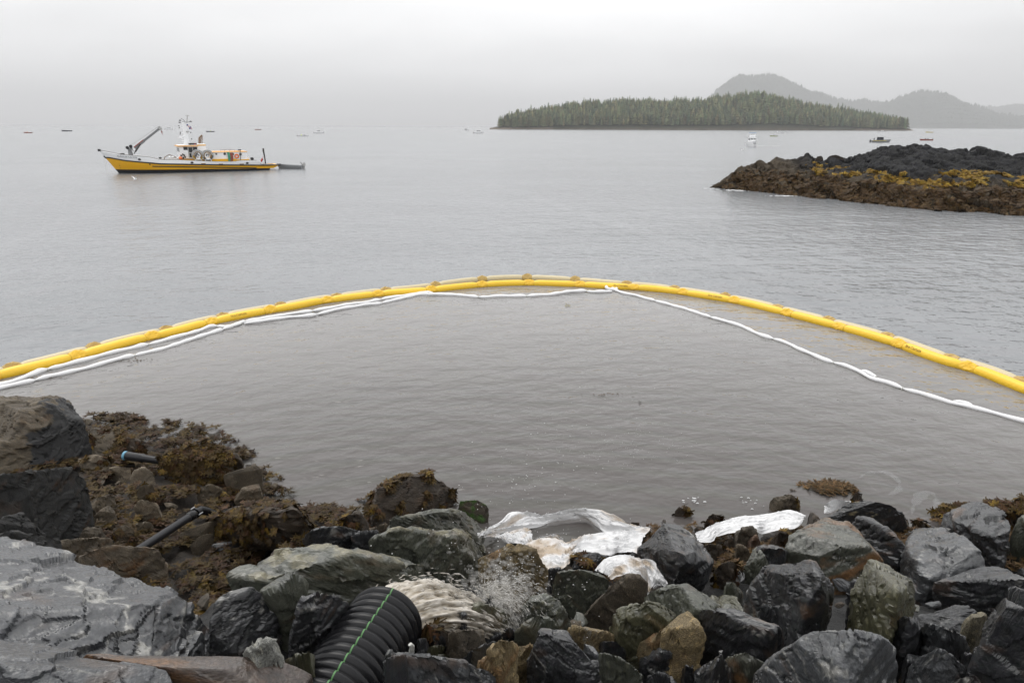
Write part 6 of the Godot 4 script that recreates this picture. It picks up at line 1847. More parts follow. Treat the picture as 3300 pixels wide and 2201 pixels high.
func salvage_boat() -> void:
	var o := base("salvage_boat", Vector3(-51.059, 0, -90.769), 0.529)
	tag(o, "yellow hulled work boat with white wheelhouse and deck crane", "boat")
	var rail_x := [-1.034, 0.581, 2.173, 3.793, 4.78, 7.124, 11.169, 13.926, 14.291, 17.078, 17.393]
	var rail_y := [2.637, 2.417, 2.24, 2.059, 1.722, 1.64, 1.351, 1.281, 1.436, 1.38, 0.775]
	rail_x[0] = -1.75
	rail_y[0] = 2.95
	var rub_x := [-0.83, 0.889, 4.87, 11.131, 18.22]
	var rub_y := [2.004, 1.636, 1.187, 0.922, 0.693]
	var boot := func(x: float) -> float: return lerpf(0.50, 0.26, clampf(x / 19.0, 0.0, 1.0))
	var rub := func(x: float) -> float: return table(rub_x, rub_y, x)
	var rail := func(x: float) -> float: return maxf(table(rail_x, rail_y, x), table(rub_x, rub_y, x) + 0.02)
	var under := func(_x: float) -> float: return -0.3
	var st := S()
	hull_band(st, boot, rub, 18.4, 2.2)
	var hl := obj("hull", st, M.hull_yellow, o)
	st = S()
	hull_band(st, under, boot, 18.4, 0.6)
	obj("boot_stripe", st, M.hull_black, hl)
	st = S()
	hull_band(st, rub, rail, 18.6, 0.2)
	var bul := obj("bulwark", st, M.ship_white, o)
	st = S()
	var pts := []
	for i in 40:
		var x := lerpf(-1.2, 20.0, pow(i / 39.0, 1.3))
		pts.append(at_side(x, rub.call(x), 0.0))
	tube(st, pts, 0.085, 8)
	obj("rub_rail", st, M.hull_black, hl)
	pts = []
	for i in 24:
		var x: float = lerpf(3.871, 16.698, i / 23.0)
		pts.append(at_side(x, lerpf(0.904, 0.364, i / 23.0), 0.0))
	st = S()
	tube(st, pts, 0.065, 8)
	obj("lower_rub_rail", st, M.hull_black, hl)
	st = S()
	pts = []
	for i in 40:
		var x := lerpf(-1.7, 18.7, pow(i / 39.0, 1.3))
		pts.append(at_side(x, rail.call(x), -0.02))
	tube(st, pts, 0.035, 6)
	obj("cap_rail", st, M.deck_grey, bul)
	st = S()
	for i in 30:
		var xa := lerpf(-0.8, 18.5, i / 30.0)
		var xb := lerpf(-0.8, 18.5, (i + 1) / 30.0)
		var ya: float = rub.call(xa) + 0.12
		var yb: float = rub.call(xb) + 0.12
		quad(st, Vector3(xa, ya, -hull_half(xa, ya) + 0.04), Vector3(xb, yb, -hull_half(xb, yb) + 0.04), Vector3(xb, yb, hull_half(xb, yb) - 0.04), Vector3(xa, ya, hull_half(xa, ya) - 0.04), Vector3(xa, -50, 0))
	obj("deck", st, M.deck_grey, o)
	# bow fittings
	st = S()
	box(st, Vector3(-1.75, 2.9, 0), Vector3(0.35, 0.28, 0.3))
	tube(st, [Vector3(-1.3, 2.2, 0), Vector3(-1.1, 1.9, 0)], [0.16, 0.1], 8)
	obj("bow_fender", st, M.hull_black, o)
	st = S()
	tube(st, [Vector3(-1.35, 2.1, 0.05), Vector3(-1.3, 1.0, 0.1), Vector3(-1.25, -0.1, 0.12)], 0.012, 5)
	obj("anchor_line", st, M.rope, o)
	for e in [Vector2(2.536, 1.778), Vector2(8.584, 1.271), Vector2(15.504, 1.046)]:
		st = S()
		disc(st, at_side(e.x, e.y, 0.0), Vector3(0, 0, 1), 0.19, 0.08, 16, 0.66)
		obj("hawse_port", st, M.hull_black, bul)
	for e in [Vector2(9.952, 1.083), Vector2(12.125, 0.972), Vector2(14.786, 0.911)]:
		st = S()
		box(st, at_side(e.x, e.y, 0.0), Vector3(0.55, 0.13, 0.06))
		obj("freeing_port", st, M.rusty_steel, bul)
	for e in [Vector2(0.192, 1.172), Vector2(0.216, 0.973), Vector2(0.235, 0.681)]:
		st = S()
		disc(st, at_side(e.x, e.y, 0.0), Vector3(0, 0, 1), 0.035, 0.06, 8)
		obj("draft_mark", st, M.hull_black, hl)
	st = S()
	disc(st, at_side(3.61, 1.138, 0.0), Vector3(0, 0, 1), 0.09, 0.06, 10)
	obj("hull_vent", st, M.hull_black, hl)
	# the name, on the flare of the bow
	var xa: float = 0.401
	var xb: float = 1.948
	var pa := at_side(xa, 2.219, 0.05)
	var pb := at_side(xb, 2.069, 0.05)
	var hx := (pb - pa).normalized()
	lettering(bul, "ship_name", "ALASKAN SALVOR", (pa + pb) * 0.5 - Vector3(0, 0.05, 0), hx, Vector3(-0.4, 0.1, 1), 0.27, M.lettering)
	# wheelhouse
	var zw := 1.55
	var a: Vector2 = Vector2(7.367, 1.766)
	var b: Vector2 = Vector2(9.578, 3.287)
	st = S()
	box(st, Vector3((a.x + b.x) * 0.5, (a.y + b.y) * 0.5, 0), Vector3(b.x - a.x, b.y - a.y, zw * 2))
	var wh := obj("wheelhouse", st, M.ship_white, o)
	st = S()
	box(st, Vector3((a.x + b.x) * 0.5 - 0.08, b.y + 0.06, 0), Vector3(b.x - a.x + 0.35, 0.12, zw * 2 + 0.4))
	obj("roof_brim", st, M.trim_orange, wh)
	st = S()
	box(st, Vector3((a.x + b.x) * 0.5, b.y + 0.15, 0), Vector3(b.x - a.x + 0.1, 0.06, zw * 2 + 0.2))
	obj("roof", st, M.ship_white, wh)
	for e in [[Vector2(7.885, 2.847), Vector2(8.369, 3.227)], [Vector2(8.501, 2.548), Vector2(8.935, 3.148)], [Vector2(9.029, 2.795), Vector2(9.543, 3.19)], [Vector2(8.524, 1.915), Vector2(8.909, 2.396)]]:
		pane(wh, "window", M.window_glass, e[0], e[1], zw + 0.015)
	for k in 3:
		st = S()
		box(st, Vector3(a.x - 0.015, b.y - 0.42, -0.95 + k * 0.95), Vector3(0.04, 0.5, 0.78))
		obj("front_window", st, M.window_glass, wh)
	pane(wh, "door", M.light_grey, Vector2(8.384, 1.808), Vector2(9.01, 3.196), zw - 0.005, 0.03)
	# bridge deck box, lit search box, funnel casing
	a = Vector2(9.575, 2.753)
	b = Vector2(10.734, 3.584)
	st = S()
	box(st, Vector3((a.x + b.x) * 0.5, (a.y + b.y) * 0.5, 0), Vector3(b.x - a.x, b.y - a.y, 2.4), Basis.IDENTITY, 0.9)
	var fu := obj("casing", st, M.ship_white, o)
	st = S()
	box(st, Vector3((a.x + b.x) * 0.5, b.y - 0.16, 0), Vector3((b.x - a.x) * 0.95, 0.13, 2.26))
	obj("casing_band", st, M.hull_yellow, fu)
	a = Vector2(8.694, 3.411)
	b = Vector2(9.599, 3.597)
	st = S()
	box(st, Vector3((a.x + b.x) * 0.5, (a.y + b.y) * 0.5 + 0.05, 0.2), Vector3(b.x - a.x, 0.26, 2.2))
	var sb := obj("signal_board", st, M.hull_black, o)
	st = S()
	disc(st, Vector3(b.x - 0.22, b.y - 0.05, 1.31), Vector3(0, 0, 1), 0.08, 0.05, 10)
	obj("red_lens", st, M.red_paint, sb)
	for e in [[Vector2(10.055, 3.613), Vector2(10.14, 4.301), Vector2(10.543, 4.692), 0.11], [Vector2(10.268, 3.611), Vector2(10.311, 4.153), Vector2(10.575, 4.471), 0.07], [Vector2(10.434, 3.61), Vector2(10.464, 4.053), Vector2(10.61, 4.274), 0.04]]:
		st = S()
		tube(st, [Vector3(e[0].x, e[0].y, 0), Vector3(e[1].x, e[1].y, 0), Vector3(e[2].x, e[2].y, 0)], e[3], 8)
		obj("exhaust_pipe", st, M.rusty_steel, fu)
	# mast
	var m0: Vector2 = Vector2(8.524, 3.381)
	var m1: Vector2 = Vector2(8.871, 6.365)
	var m2: Vector2 = Vector2(9.034, 7.195)
	st = S()
	box(st, Vector3(m0.x, (m0.y + m1.y) * 0.5, 0), Vector3(0.72, m1.y - m0.y, 0.5), Basis.IDENTITY, 0.55)
	var ms := obj("mast", st, M.ship_white, o)
	st = S()
	tube(st, [Vector3(m1.x, m1.y - 0.1, 0), Vector3(m2.x, m2.y, 0)], 0.05, 8)
	box(st, Vector3(m2.x, m2.y, 0), Vector3(0.5, 0.05, 0.3))
	box(st, Vector3(m1.x, m1.y, 0), Vector3(0.5, 0.08, 0.6))
	obj("topmast", st, M.light_grey, ms)
	for e in [Vector2(7.927, 5.833), Vector2(7.931, 5.592), Vector2(7.936, 5.014), Vector2(7.942, 4.796), Vector2(7.919, 4.263), Vector2(7.927, 3.972)]:
		st = S()
		tube(st, [Vector3(e.x, e.y, 0.05), Vector3(m0.x, e.y, 0.05)], 0.03, 6)
		obj("yardarm", st, M.ship_white, ms)
	for e in [Vector2(7.844, 5.892), Vector2(7.858, 5.652), Vector2(7.868, 4.845), Vector2(7.927, 5.038), Vector2(9.177, 5.037), Vector2(9.189, 4.208)]:
		st = S()
		blob(st, Vector3(e.x, e.y, 0.1), Vector3(0.14, 0.18, 0.14), 8)
		obj("signal_lamp", st, M.dark_steel, ms)
	for e in [Vector2(8.059, 6.576), Vector2(7.99, 6.312), Vector2(9.332, 6.44)]:
		st = S()
		blob(st, Vector3(e.x, e.y, 0.2), Vector3(0.34, 0.2, 0.3), 10)
		obj("floodlight", st, M.ship_grey, ms)
	st = S()
	for e in [[Vector2(8.204, 6.816), Vector2(8.458, 6.651)], [Vector2(8.461, 6.675), Vector2(8.653, 6.376)], [Vector2(8.292, 6.434), Vector2(8.798, 6.341)], [Vector2(8.914, 6.342), Vector2(9.269, 6.404)]]:
		tube(st, [Vector3(e[0].x, e[0].y, 0.1), Vector3(e[1].x, e[1].y, 0.1)], 0.035, 6)
	obj("lamp_bracket", st, M.ship_grey, ms)
	var rd: Vector2 = Vector2(7.922, 4.47)
	st = S()
	disc(st, Vector3(rd.x, rd.y, 0.1), Vector3.UP, 0.36, 0.16, 16)
	obj("radar_dome", st, M.ship_white, ms)
	st = S()
	box(st, Vector3(8.794, 5.134, 0.2), Vector3(0.36, 0.16, 0.3))
	obj("mast_box", st, M.light_grey, ms)
	# flags: a striped one with a dark blue canton, and a plain blue one below it
	var fa: Vector2 = Vector2(8.793, 6.028)
	st = S()
	for k in 6:
		var d := Vector3(0.10 * k, -0.085 * k, 0.35 + 0.03 * sin(k * 2.0))
		box(st, Vector3(fa.x + 0.04, fa.y - 0.08, 0) + d, Vector3(0.11, 0.26, 0.02))
	var fl := obj("striped_flag", st, M.ship_white, o)
	st = S()
	for k in 6:
		for q in 2:
			var d := Vector3(0.10 * k, -0.085 * k + q * 0.12, 0.365 + 0.03 * sin(k * 2.0))
			box(st, Vector3(fa.x + 0.04, fa.y - 0.14, 0) + d, Vector3(0.11, 0.045, 0.02))
	obj("flag_stripes", st, M.flag_red, fl)
	st = S()
	box(st, Vector3(fa.x + 0.06, fa.y - 0.03, 0.38), Vector3(0.17, 0.2, 0.02))
	obj("flag_canton", st, M.flag_blue, fl)
	fa = Vector2(9.059, 5.57)
	st = S()
	for k in 4:
		box(st, Vector3(fa.x + 0.06 * k, fa.y + 0.03 * k * (k - 1.5), 0.36 + 0.03 * (k % 2)), Vector3(0.075, 0.24, 0.02))
	obj("blue_flag", st, M.flag_blue, o)
	# after deckhouse
	a = Vector2(11.048, 1.284)
	b = Vector2(15.73, 2.499)
	st = S()
	box(st, Vector3((a.x + b.x) * 0.5, (a.y + b.y) * 0.5, 0), Vector3(b.x - a.x, b.y - a.y, 3.5))
	var dh := obj("deckhouse", st, M.ship_white, o)
	st = S()
	box(st, Vector3((a.x + b.x) * 0.5, b.y + 0.03, 0), Vector3(b.x - a.x + 0.15, 0.07, 3.65))
	obj("deckhouse_trim", st, M.trim_orange, dh)
	a = Vector2(7.657, 1.168)
	b = Vector2(14.227, 1.625)
	st = S()
	box(st, Vector3((a.x + b.x) * 0.5, (a.y + b.y) * 0.5, 0), Vector3(b.x - a.x, b.y - a.y, 3.8))
	obj("yellow_coaming", st, M.hull_yellow, dh)
	a = Vector2(14.215, 1.37)
	b = Vector2(15.961, 1.487)
	st = S()
	box(st, Vector3((a.x + b.x) * 0.5, (a.y + b.y) * 0.5, 0), Vector3(b.x - a.x, 0.18, 3.6))
	obj("after_coaming", st, M.hull_yellow, dh)
	for e in [Vector2(11.809, 2.284), Vector2(12.876, 2.28), Vector2(13.889, 2.226), Vector2(14.878, 2.186)]:
		st = S()
		var rr := 0.11 if e.x < 12.263 else 0.16
		torus(st, Vector3(e.x, e.y, 1.77), Vector3(0, 0, 1), rr, 0.03, 16, 6)
		var fr := obj("porthole", st, M.light_grey, dh)
		st = S()
		disc(st, Vector3(e.x, e.y, 1.765), Vector3(0, 0, 1), rr, 0.03, 16)
		obj("glass", st, M.window_glass, fr)
	var lr: Vector2 = Vector2(14.366, 1.957)
	st = S()
	torus(st, Vector3(lr.x, lr.y, 1.84), Vector3(0, 0, 1), 0.23, 0.075, 20, 8)
	tag(obj("life_ring", st, M.orange_paint), "orange life ring hung on the white deckhouse of the yellow boat", "life ring")
	get_node("life_ring").transform = o.transform
	for e in [["green_hose", Vector2(13.234, 2.463), Vector2(13.246, 1.35), 0.11], ["red_hose", Vector2(13.543, 2.409), Vector2(13.437, 1.321), 0.06], ["red_hose", Vector2(13.713, 2.407), Vector2(13.659, 1.342), 0.06]]:
		st = S()
		for k in 3:
			tube(st, [Vector3(e[1].x + k * e[3] * 0.8, e[1].y, 1.85), Vector3(e[1].x + k * e[3] * 0.8 + 0.05, (e[1].y + e[2].y) * 0.5, 1.95 + 0.04 * k), Vector3(e[2].x + k * e[3] * 0.8, e[2].y, 2.02)], e[3] * 0.6, 6)
		obj(e[0], st, M.green_hose if e[0] == "green_hose" else M.rust_red, o)
	# flood light post, roof rail, deck edge gear
	a = Vector2(14.772, 1.516)
	b = Vector2(14.876, 2.792)
	st = S()
	tube(st, [Vector3(a.x, a.y - 0.3, 1.95), Vector3(b.x, b.y, 1.95)], 0.04, 6)
	box(st, Vector3(b.x - 0.08, b.y, 1.95), Vector3(0.38, 0.12, 0.2))
	obj("light_post", st, M.dark_steel, o)
	st = S()
	var ra: Vector2 = Vector2(12.517, 2.741)
	var rb: Vector2 = Vector2(15.139, 2.579)
	var rc: Vector2 = Vector2(13.432, 2.83)
	tube(st, [Vector3(ra.x, ra.y - 0.3, 0.8), Vector3(ra.x, ra.y, 0.8), Vector3(rc.x, rc.y, 0.8), Vector3(rb.x, rb.y, 0.8)], 0.022, 5)
	for k in 3:
		var x := lerpf(ra.x, rb.x, 0.2 + 0.25 * k)
		tube(st, [Vector3(x, ra.y - 0.35, 0.8), Vector3(x, ra.y + 0.02, 0.8)], 0.02, 5)
	obj("roof_rail", st, M.rusty_steel, dh)
	# hose reels
	for e in [[Vector2(9.445, 2.163), M.hose_yellow], [Vector2(10.669, 2.142), M.hose_dark]]:
		var rl := Node3D.new()
		rl.name = "hose_reel" if not o.has_node("hose_reel") else "hose_reel_001"
		o.add_child(rl)
		rl.position = Vector3(e[0].x, e[0].y, 2.0)
		var R := 0.70
		st = S()
		for z in [-0.22, 0.22]:
			for k in 24:
				var t0 := PI * k / 24.0
				var t1 := PI * (k + 1) / 24.0
				var q := [Vector3(cos(t0) * R, sin(t0) * R, z), Vector3(cos(t1) * R, sin(t1) * R, z), Vector3(cos(t1) * R * 0.48, sin(t1) * R * 0.48, z), Vector3(cos(t0) * R * 0.48, sin(t0) * R * 0.48, z)]
				quad(st, q[0], q[1], q[2], q[3], Vector3(0, 0, z * 0.5))
		torus(st, Vector3(0, 0, 0.22), Vector3(0, 0, 1), R, 0.035, 32, 6)
		torus(st, Vector3(0, 0, -0.22), Vector3(0, 0, 1), R, 0.035, 32, 6)
		obj("flange", st, M.light_grey, rl)
		st = S()
		for k in 3: torus(st, Vector3(0, -0.03, -0.14 + 0.14 * k), Vector3(0, 0, 1), 0.62 - 0.02 * k, 0.07, 30, 6)
		obj("outer_hose", st, e[1], rl)
		st = S()
		for k in 4: torus(st, Vector3(0, -0.03, -0.16 + 0.11 * k), Vector3(0, 0, 1), 0.46, 0.075, 26, 6)
		obj("inner_hose", st, M.hose_brown, rl)
		st = S()
		disc(st, Vector3.ZERO, Vector3(0, 0, 1), 0.2, 0.5, 16)
		obj("hub", st, M.ship_grey, rl)
		st = S()
		for s in [-1.0, 1.0]: tube(st, [Vector3(0, 0, 0.27), Vector3(s * 0.45, -0.85, 0.27)], 0.04, 6)
		box(st, Vector3(0, -0.45, 0.3), Vector3(0.35, 0.22, 0.12))
		obj("reel_stand", st, M.ship_white, rl)
	# crane on the foredeck
	var c0: Vector2 = Vector2(1.688, 2.231)
	var c1: Vector2 = Vector2(1.614, 2.989)
	var c2: Vector2 = Vector2(1.892, 2.891)
	var c3: Vector2 = Vector2(3.494, 4.033)
	var c4: Vector2 = Vector2(5.426, 5.53)
	st = S()
	tube(st, [Vector3(c0.x, c0.y - 0.4, 0.4), Vector3(c0.x, c0.y + 0.2, 0.4), Vector3(c1.x, c1.y, 0.4)], [0.32, 0.27, 0.2], 10)
	box(st, Vector3(c1.x + 0.1, c1.y + 0.02, 0.4), Vector3(0.55, 0.3, 0.5), Basis(Vector3(0, 0, 1), 0.6))
	var cr := obj("crane_column", st, M.ship_grey, o)
	st = S()
	for e in [Vector2(1.416, 3.18), Vector2(1.827, 3.34)]:
		disc(st, Vector3(e.x, e.y, 0.4), Vector3(0, 0, 1), 0.2, 0.6, 14)
	obj("winch_drum", st, M.hull_black, cr)
	st = S()
	var ba := Vector3(c2.x, c2.y, 0.4)
	var bb := Vector3(c3.x, c3.y, 0.4)
	var bc := Vector3(c4.x, c4.y, 0.4)
	var rot := Basis(Vector3(0, 0, 1), atan2(bc.y - ba.y, bc.x - ba.x))
	box(st, (ba + bb) * 0.5, Vector3(ba.distance_to(bb), 0.36, 0.36), rot)
	var cb := obj("crane_boom", st, M.ship_grey, cr)
	st = S()
	box(st, (ba + bb) * 0.5 + rot * Vector3(0.1, 0.13, 0.185), Vector3(ba.distance_to(bb) * 0.85, 0.1, 0.02), rot)
	obj("red_stripe", st, M.rust_red, cb)
	st = S()
	box(st, (bb + bc) * 0.5, Vector3(bb.distance_to(bc) + 0.3, 0.27, 0.27), rot)
	obj("boom_extension", st, M.ship_grey, cr)
	st = S()
	box(st, bc + rot * Vector3(0.1, -0.02, 0), Vector3(0.34, 0.52, 0.4), rot)
	obj("boom_head", st, M.light_grey, cr)
	st = S()
	box(st, ba + rot * Vector3(0.25, 0, 0), Vector3(0.3, 0.42, 0.42), rot)
	obj("boom_collar", st, M.ship_white, cr)
	st = S()
	tube(st, [Vector3(2.062, 2.415, 0.7), Vector3(2.394, 2.908, 0.7)], 0.05, 8)
	tube(st, [Vector3(2.226, 2.65, 0.7), Vector3(2.953, 3.612, 0.7)], 0.1, 8)
	obj("ram", st, M.dark_steel, cr)
	st = S()
	var hk: Vector2 = Vector2(5.655, 5.329)
	for k in 6:
		torus(st, Vector3(hk.x + 0.012 * k, hk.y - 0.1 * k, 0.4), Vector3(0, 0, 1) if k % 2 else Vector3(1, 0, 0), 0.05, 0.02, 8, 5)
	box(st, Vector3(hk.x + 0.02, hk.y - 0.22, 0.4), Vector3(0.14, 0.18, 0.12))
	obj("hook_chain", st, M.rust_red, cr)
	st = S()
	tube(st, [Vector3(c1.x, c1.y + 0.35, 0.4), bb + rot * Vector3(0, 0.42, 0), bc + rot * Vector3(0, 0.25, 0)], 0.012, 4)
	obj("hoist_wire", st, M.dark_steel, cr)
	# on and along the foredeck
	st = S()
	var cp: Vector2 = Vector2(0.744, 2.427)
	tube(st, [Vector3(cp.x - 0.22, cp.y - 0.2, 0.5), Vector3(cp.x - 0.16, cp.y, 0.5), Vector3(cp.x + 0.16, cp.y, 0.5), Vector3(cp.x + 0.22, cp.y - 0.2, 0.5)], 0.1, 8)
	obj("mooring_bitt", st, M.hull_black, o)
	st = S()
	var h0: Vector2 = Vector2(5.475, 1.821)
	var h1: Vector2 = Vector2(6.167, 2.245)
	var h2: Vector2 = Vector2(7.342, 1.7)
	tube(st, [Vector3(h0.x, h0.y - 0.2, 0.5), Vector3(h0.x + 0.1, h0.y + 0.1, 0.5), Vector3(h1.x, h1.y, 0.5), Vector3(h2.x, h2.y, 0.5)], 0.05, 6)
	obj("davit_arm", st, M.rusty_steel, o)
	for e in [Vector2(6.211, 1.872), Vector2(6.527, 1.939), Vector2(6.863, 1.884), Vector2(7.105, 1.806), Vector2(5.022, 1.857)]:
		st = S()
		blob(st, Vector3(e.x, e.y, 0.6 + 0.3 * sin(e.x * 9.0)), Vector3(0.38, 0.26, 0.4), 8)
		obj("deck_bundle", st, M.ship_white if e.x > 5.247 else M.hull_black, o)
	var fb: Vector2 = Vector2(7.341, 1.816)
	st = S()
	blob(st, Vector3(fb.x, fb.y, 2.0), Vector3(0.46, 0.5, 0.46), 14)
	tag(obj("buoy", st, M.orange_paint), "round orange buoy on the foredeck of the yellow boat", "buoy")
	get_node("buoy").transform = o.transform
	st = S()
	for e in [Vector2(7.463, 2.14), Vector2(7.686, 2.281), Vector2(7.845, 2.182), Vector2(7.929, 1.951), Vector2(7.701, 1.87), Vector2(7.507, 1.777)]:
		blob(st, Vector3(e.x, e.y, 1.85), Vector3(0.22, 0.3, 0.2), 7)
	obj("hydraulic_gear", st, M.dark_steel, o)
	for e in [Vector2(16.498, 1.538), Vector2(15.997, 1.573)]:
		st = S()
		disc(st, Vector3(e.x, e.y, 0.8), Vector3(0, 0, 1), 0.2, 0.5, 14)
		obj("stern_winch", st, M.hull_black if e.x > 16.273 else M.ship_white, o)
	st = S()
	var s0: Vector2 = Vector2(18.315, 0.738)
	var s1: Vector2 = Vector2(18.185, 2.759)
	tube(st, [Vector3(s0.x, s0.y - 0.1, 0.5), Vector3((s0.x + s1.x) * 0.5 + 0.03, (s0.y + s1.y) * 0.5, 0.5), Vector3(s1.x, s1.y - 0.1, 0.5)], [0.09, 0.09, 0.12], 8)
	box(st, Vector3(s1.x + 0.02, s1.y, 0.5), Vector3(0.2, 0.28, 0.2))
	obj("stern_post", st, M.dark_steel, o)
	st = S()
	var k0: Vector2 = Vector2(17.62, 0.883)
	var k1: Vector2 = Vector2(17.954, 1.498)
	tube(st, [Vector3(k0.x, k0.y, 0.5), Vector3(k1.x, k1.y, 0.5)], 0.13, 10)
	tube(st, [Vector3(k1.x, k1.y, 0.5), Vector3(k1.x + 0.14, k1.y + 0.3, 0.5)], 0.03, 6)
	obj("stern_ram", st, M.red_paint, o)
	st = S()
	var w0: Vector2 = Vector2(17.284, 1.274)
	box(st, Vector3(19.3, 0.585, 0), Vector3(1.3, 0.08, 3.6))
	obj("stern_ramp", st, M.hull_black, o)

# ================================================================ small boats
func boat(called: String, label: String, at: Vector3, turn: float, long: float, beam: float, high: float, hm: Material, o := {}) -> Node3D:
	# bow towards -x
	var b := base(called, at, turn)
	tag(b, label, "boat")
	var st := S()
	var n := 14
	st.set_smooth_group(0)
	for sgn in [-1.0, 1.0]:
		for i in n:
			for j in 2:
				var q: Array[Vector3] = []
				for e in [[0, 0], [1, 0], [1, 1], [0, 1]]:
					var s: float = float(i + e[0]) / n
					var f: float = (j + e[1]) / 2.0
					var w := beam * 0.5 * pow(1.0 - pow(1.0 - minf(s * 1.7, 1.0), 2.0), 0.8) * (0.72 + 0.28 * f)
					var y := lerpf(-0.1, high * (1.0 + 0.45 * pow(1.0 - s, 2.0)), f)
					q.append(Vector3(lerpf(-long * 0.5 - 0.28 * f * long * 0.12 / 0.12 * (1.0 - s) * 0.35, long * 0.5, s), y, sgn * w))
				quad(st, q[0], q[1], q[2], q[3], Vector3(q[0].x, 0.1, 0))
	st.set_smooth_group(-1)
	var t := beam * 0.5
	quad(st, Vector3(long * 0.5, -0.1, -t * 0.72), Vector3(long * 0.5, -0.1, t * 0.72), Vector3(long * 0.5, high, t), Vector3(long * 0.5, high, -t), Vector3(0, 0.2, 0))
	var h := obj("hull", st, hm, b)
	st = S()
	for i in n:
		var w0 := beam * 0.47 * pow(1.0 - pow(1.0 - minf(i * 1.7 / n, 1.0), 2.0), 0.8)
		var w1 := beam * 0.47 * pow(1.0 - pow(1.0 - minf((i + 1) * 1.7 / n, 1.0), 2.0), 0.8)
		var x0 := lerpf(-long * 0.5, long * 0.5, float(i) / n)
		var x1 := lerpf(-long * 0.5, long * 0.5, float(i + 1) / n)
		var y: float = high * o.get("deck", 0.55)
		quad(st, Vector3(x0, y, -w0), Vector3(x1, y, -w1), Vector3(x1, y, w1), Vector3(x0, y, w0), Vector3(x0, -9, 0))
	obj("deck", st, M.deck_grey, h)
	if o.get("stripe"):
		st = S()
		for sgn in [-1.0, 1.0]: box(st, Vector3(long * 0.12, high * 0.86, sgn * beam * 0.487), Vector3(long * 0.74, high * 0.16, 0.05))
		obj("stripe", st, o.stripe, h)
	if o.has("cabin"):
		var c: Array = o.cabin    # from, to (share of length), height
		var x0: float = lerpf(-long * 0.5, long * 0.5, c[0])
		var x1: float = lerpf(-long * 0.5, long * 0.5, c[1])
		st = S()
		box(st, Vector3((x0 + x1) * 0.5, high + c[2] * 0.5 - 0.1, 0), Vector3(x1 - x0, c[2] + 0.2, beam * 0.72), Basis.IDENTITY, 0.9)
		var cab := obj("cabin", st, o.get("cabin_mat", M.ship_white), b)
		st = S()
		box(st, Vector3((x0 + x1) * 0.5 + 0.1, high + c[2] + 0.04, 0), Vector3((x1 - x0) * 1.12, 0.08, beam * 0.76))
		obj("roof", st, o.get("roof_mat", M.ship_white), cab)
		for sgn in [-1.0, 1.0]:
			for k in 2:
				st = S()
				box(st, Vector3(lerpf(x0, x1, 0.28 + 0.42 * k), high + c[2] * 0.66, sgn * beam * 0.342), Vector3((x1 - x0) * 0.34, c[2] * 0.34, 0.03))
				obj("window", st, M.window_glass, cab)
		for k in 2:
			st = S()
			box(st, Vector3(x0 + (x1 - x0) * 0.04, high + c[2] * 0.66, (k - 0.5) * beam * 0.33), Vector3(0.04, c[2] * 0.34, beam * 0.27))
			obj("windscreen", st, M.window_glass, cab)
	if o.has("bridge"):
		st = S()
		for k in 4:
			tube(st, [Vector3(0.2 + (k % 2) * 1.1, high + 1.6, (k / 2 - 0.5) * beam * 0.6), Vector3(0.2 + (k % 2) * 1.1, high + 2.9, (k / 2 - 0.5) * beam * 0.6)], 0.03, 5)
		box(st, Vector3(0.5, high + 2.0, 0), Vector3(1.2, 0.5, beam * 0.62))
		obj("flying_bridge", st, M.ship_white, b)
		st = S()
		box(st, Vector3(0.7, high + 2.95, 0), Vector3(1.8, 0.1, beam * 0.75))
		obj("canopy", st, M.canvas_blue, b)
		for sgn in [-1.0, 1.0]:
			st = S()
			tube(st, [Vector3(1.0, high + 1.2, sgn * beam * 0.4), Vector3(1.2, high + 1.9, sgn * beam * 0.95)], 0.025, 5)
			obj("outrigger", st, M.dark_steel, b)
	if o.get("motor", true):
		st = S()
		box(st, Vector3(long * 0.5 + 0.18, high * 0.75 + 0.25, 0), Vector3(0.36, 0.5, 0.3), Basis.IDENTITY, 0.8)
		box(st, Vector3(long * 0.5 + 0.16, high * 0.2, 0), Vector3(0.16, high + 0.2, 0.14))
		obj("outboard_motor", st, o.get("motor_mat", M.dark_steel), b)
	return b

func person(label: String, at: Vector3, turn: float, m: Material, standing := false) -> void:
	# one continuous small figure, far away: seat or legs, torso, shoulders, neck and head
	var st := S()
	var y := 0.45 if standing else 0.0
	var prof := [[0.0, 0.16], [0.08, 0.19], [0.3, 0.17], [0.5, 0.21], [0.58, 0.19], [0.63, 0.08], [0.67, 0.07], [0.72, 0.1], [0.8, 0.115], [0.88, 0.1], [0.93, 0.03]]
	var pts := []
	var rad := []
	if standing:
		pts.append(Vector3(0, 0, 0)); rad.append(0.11)
	for e in prof:
		pts.append(Vector3(0, e[0] + y, 0)); rad.append(e[1])
	tube(st, pts, rad, 10, true, 0.75)
	for s in [-1.0, 1.0]:
		tube(st, [Vector3(s * 0.2, 0.53 + y, 0), Vector3(s * 0.27, 0.3 + y, 0.05), Vector3(s * 0.16, 0.16 + y, 0.26)], [0.06, 0.05, 0.035], 6)
		if not standing: tube(st, [Vector3(s * 0.09, 0.05, 0), Vector3(s * 0.12, 0.06, 0.36), Vector3(s * 0.12, -0.3, 0.4)], [0.09, 0.08, 0.05], 6)
	var o := obj("person", st, m)
	o.position = at
	o.rotation.y = turn
	tag(o, label, "person")

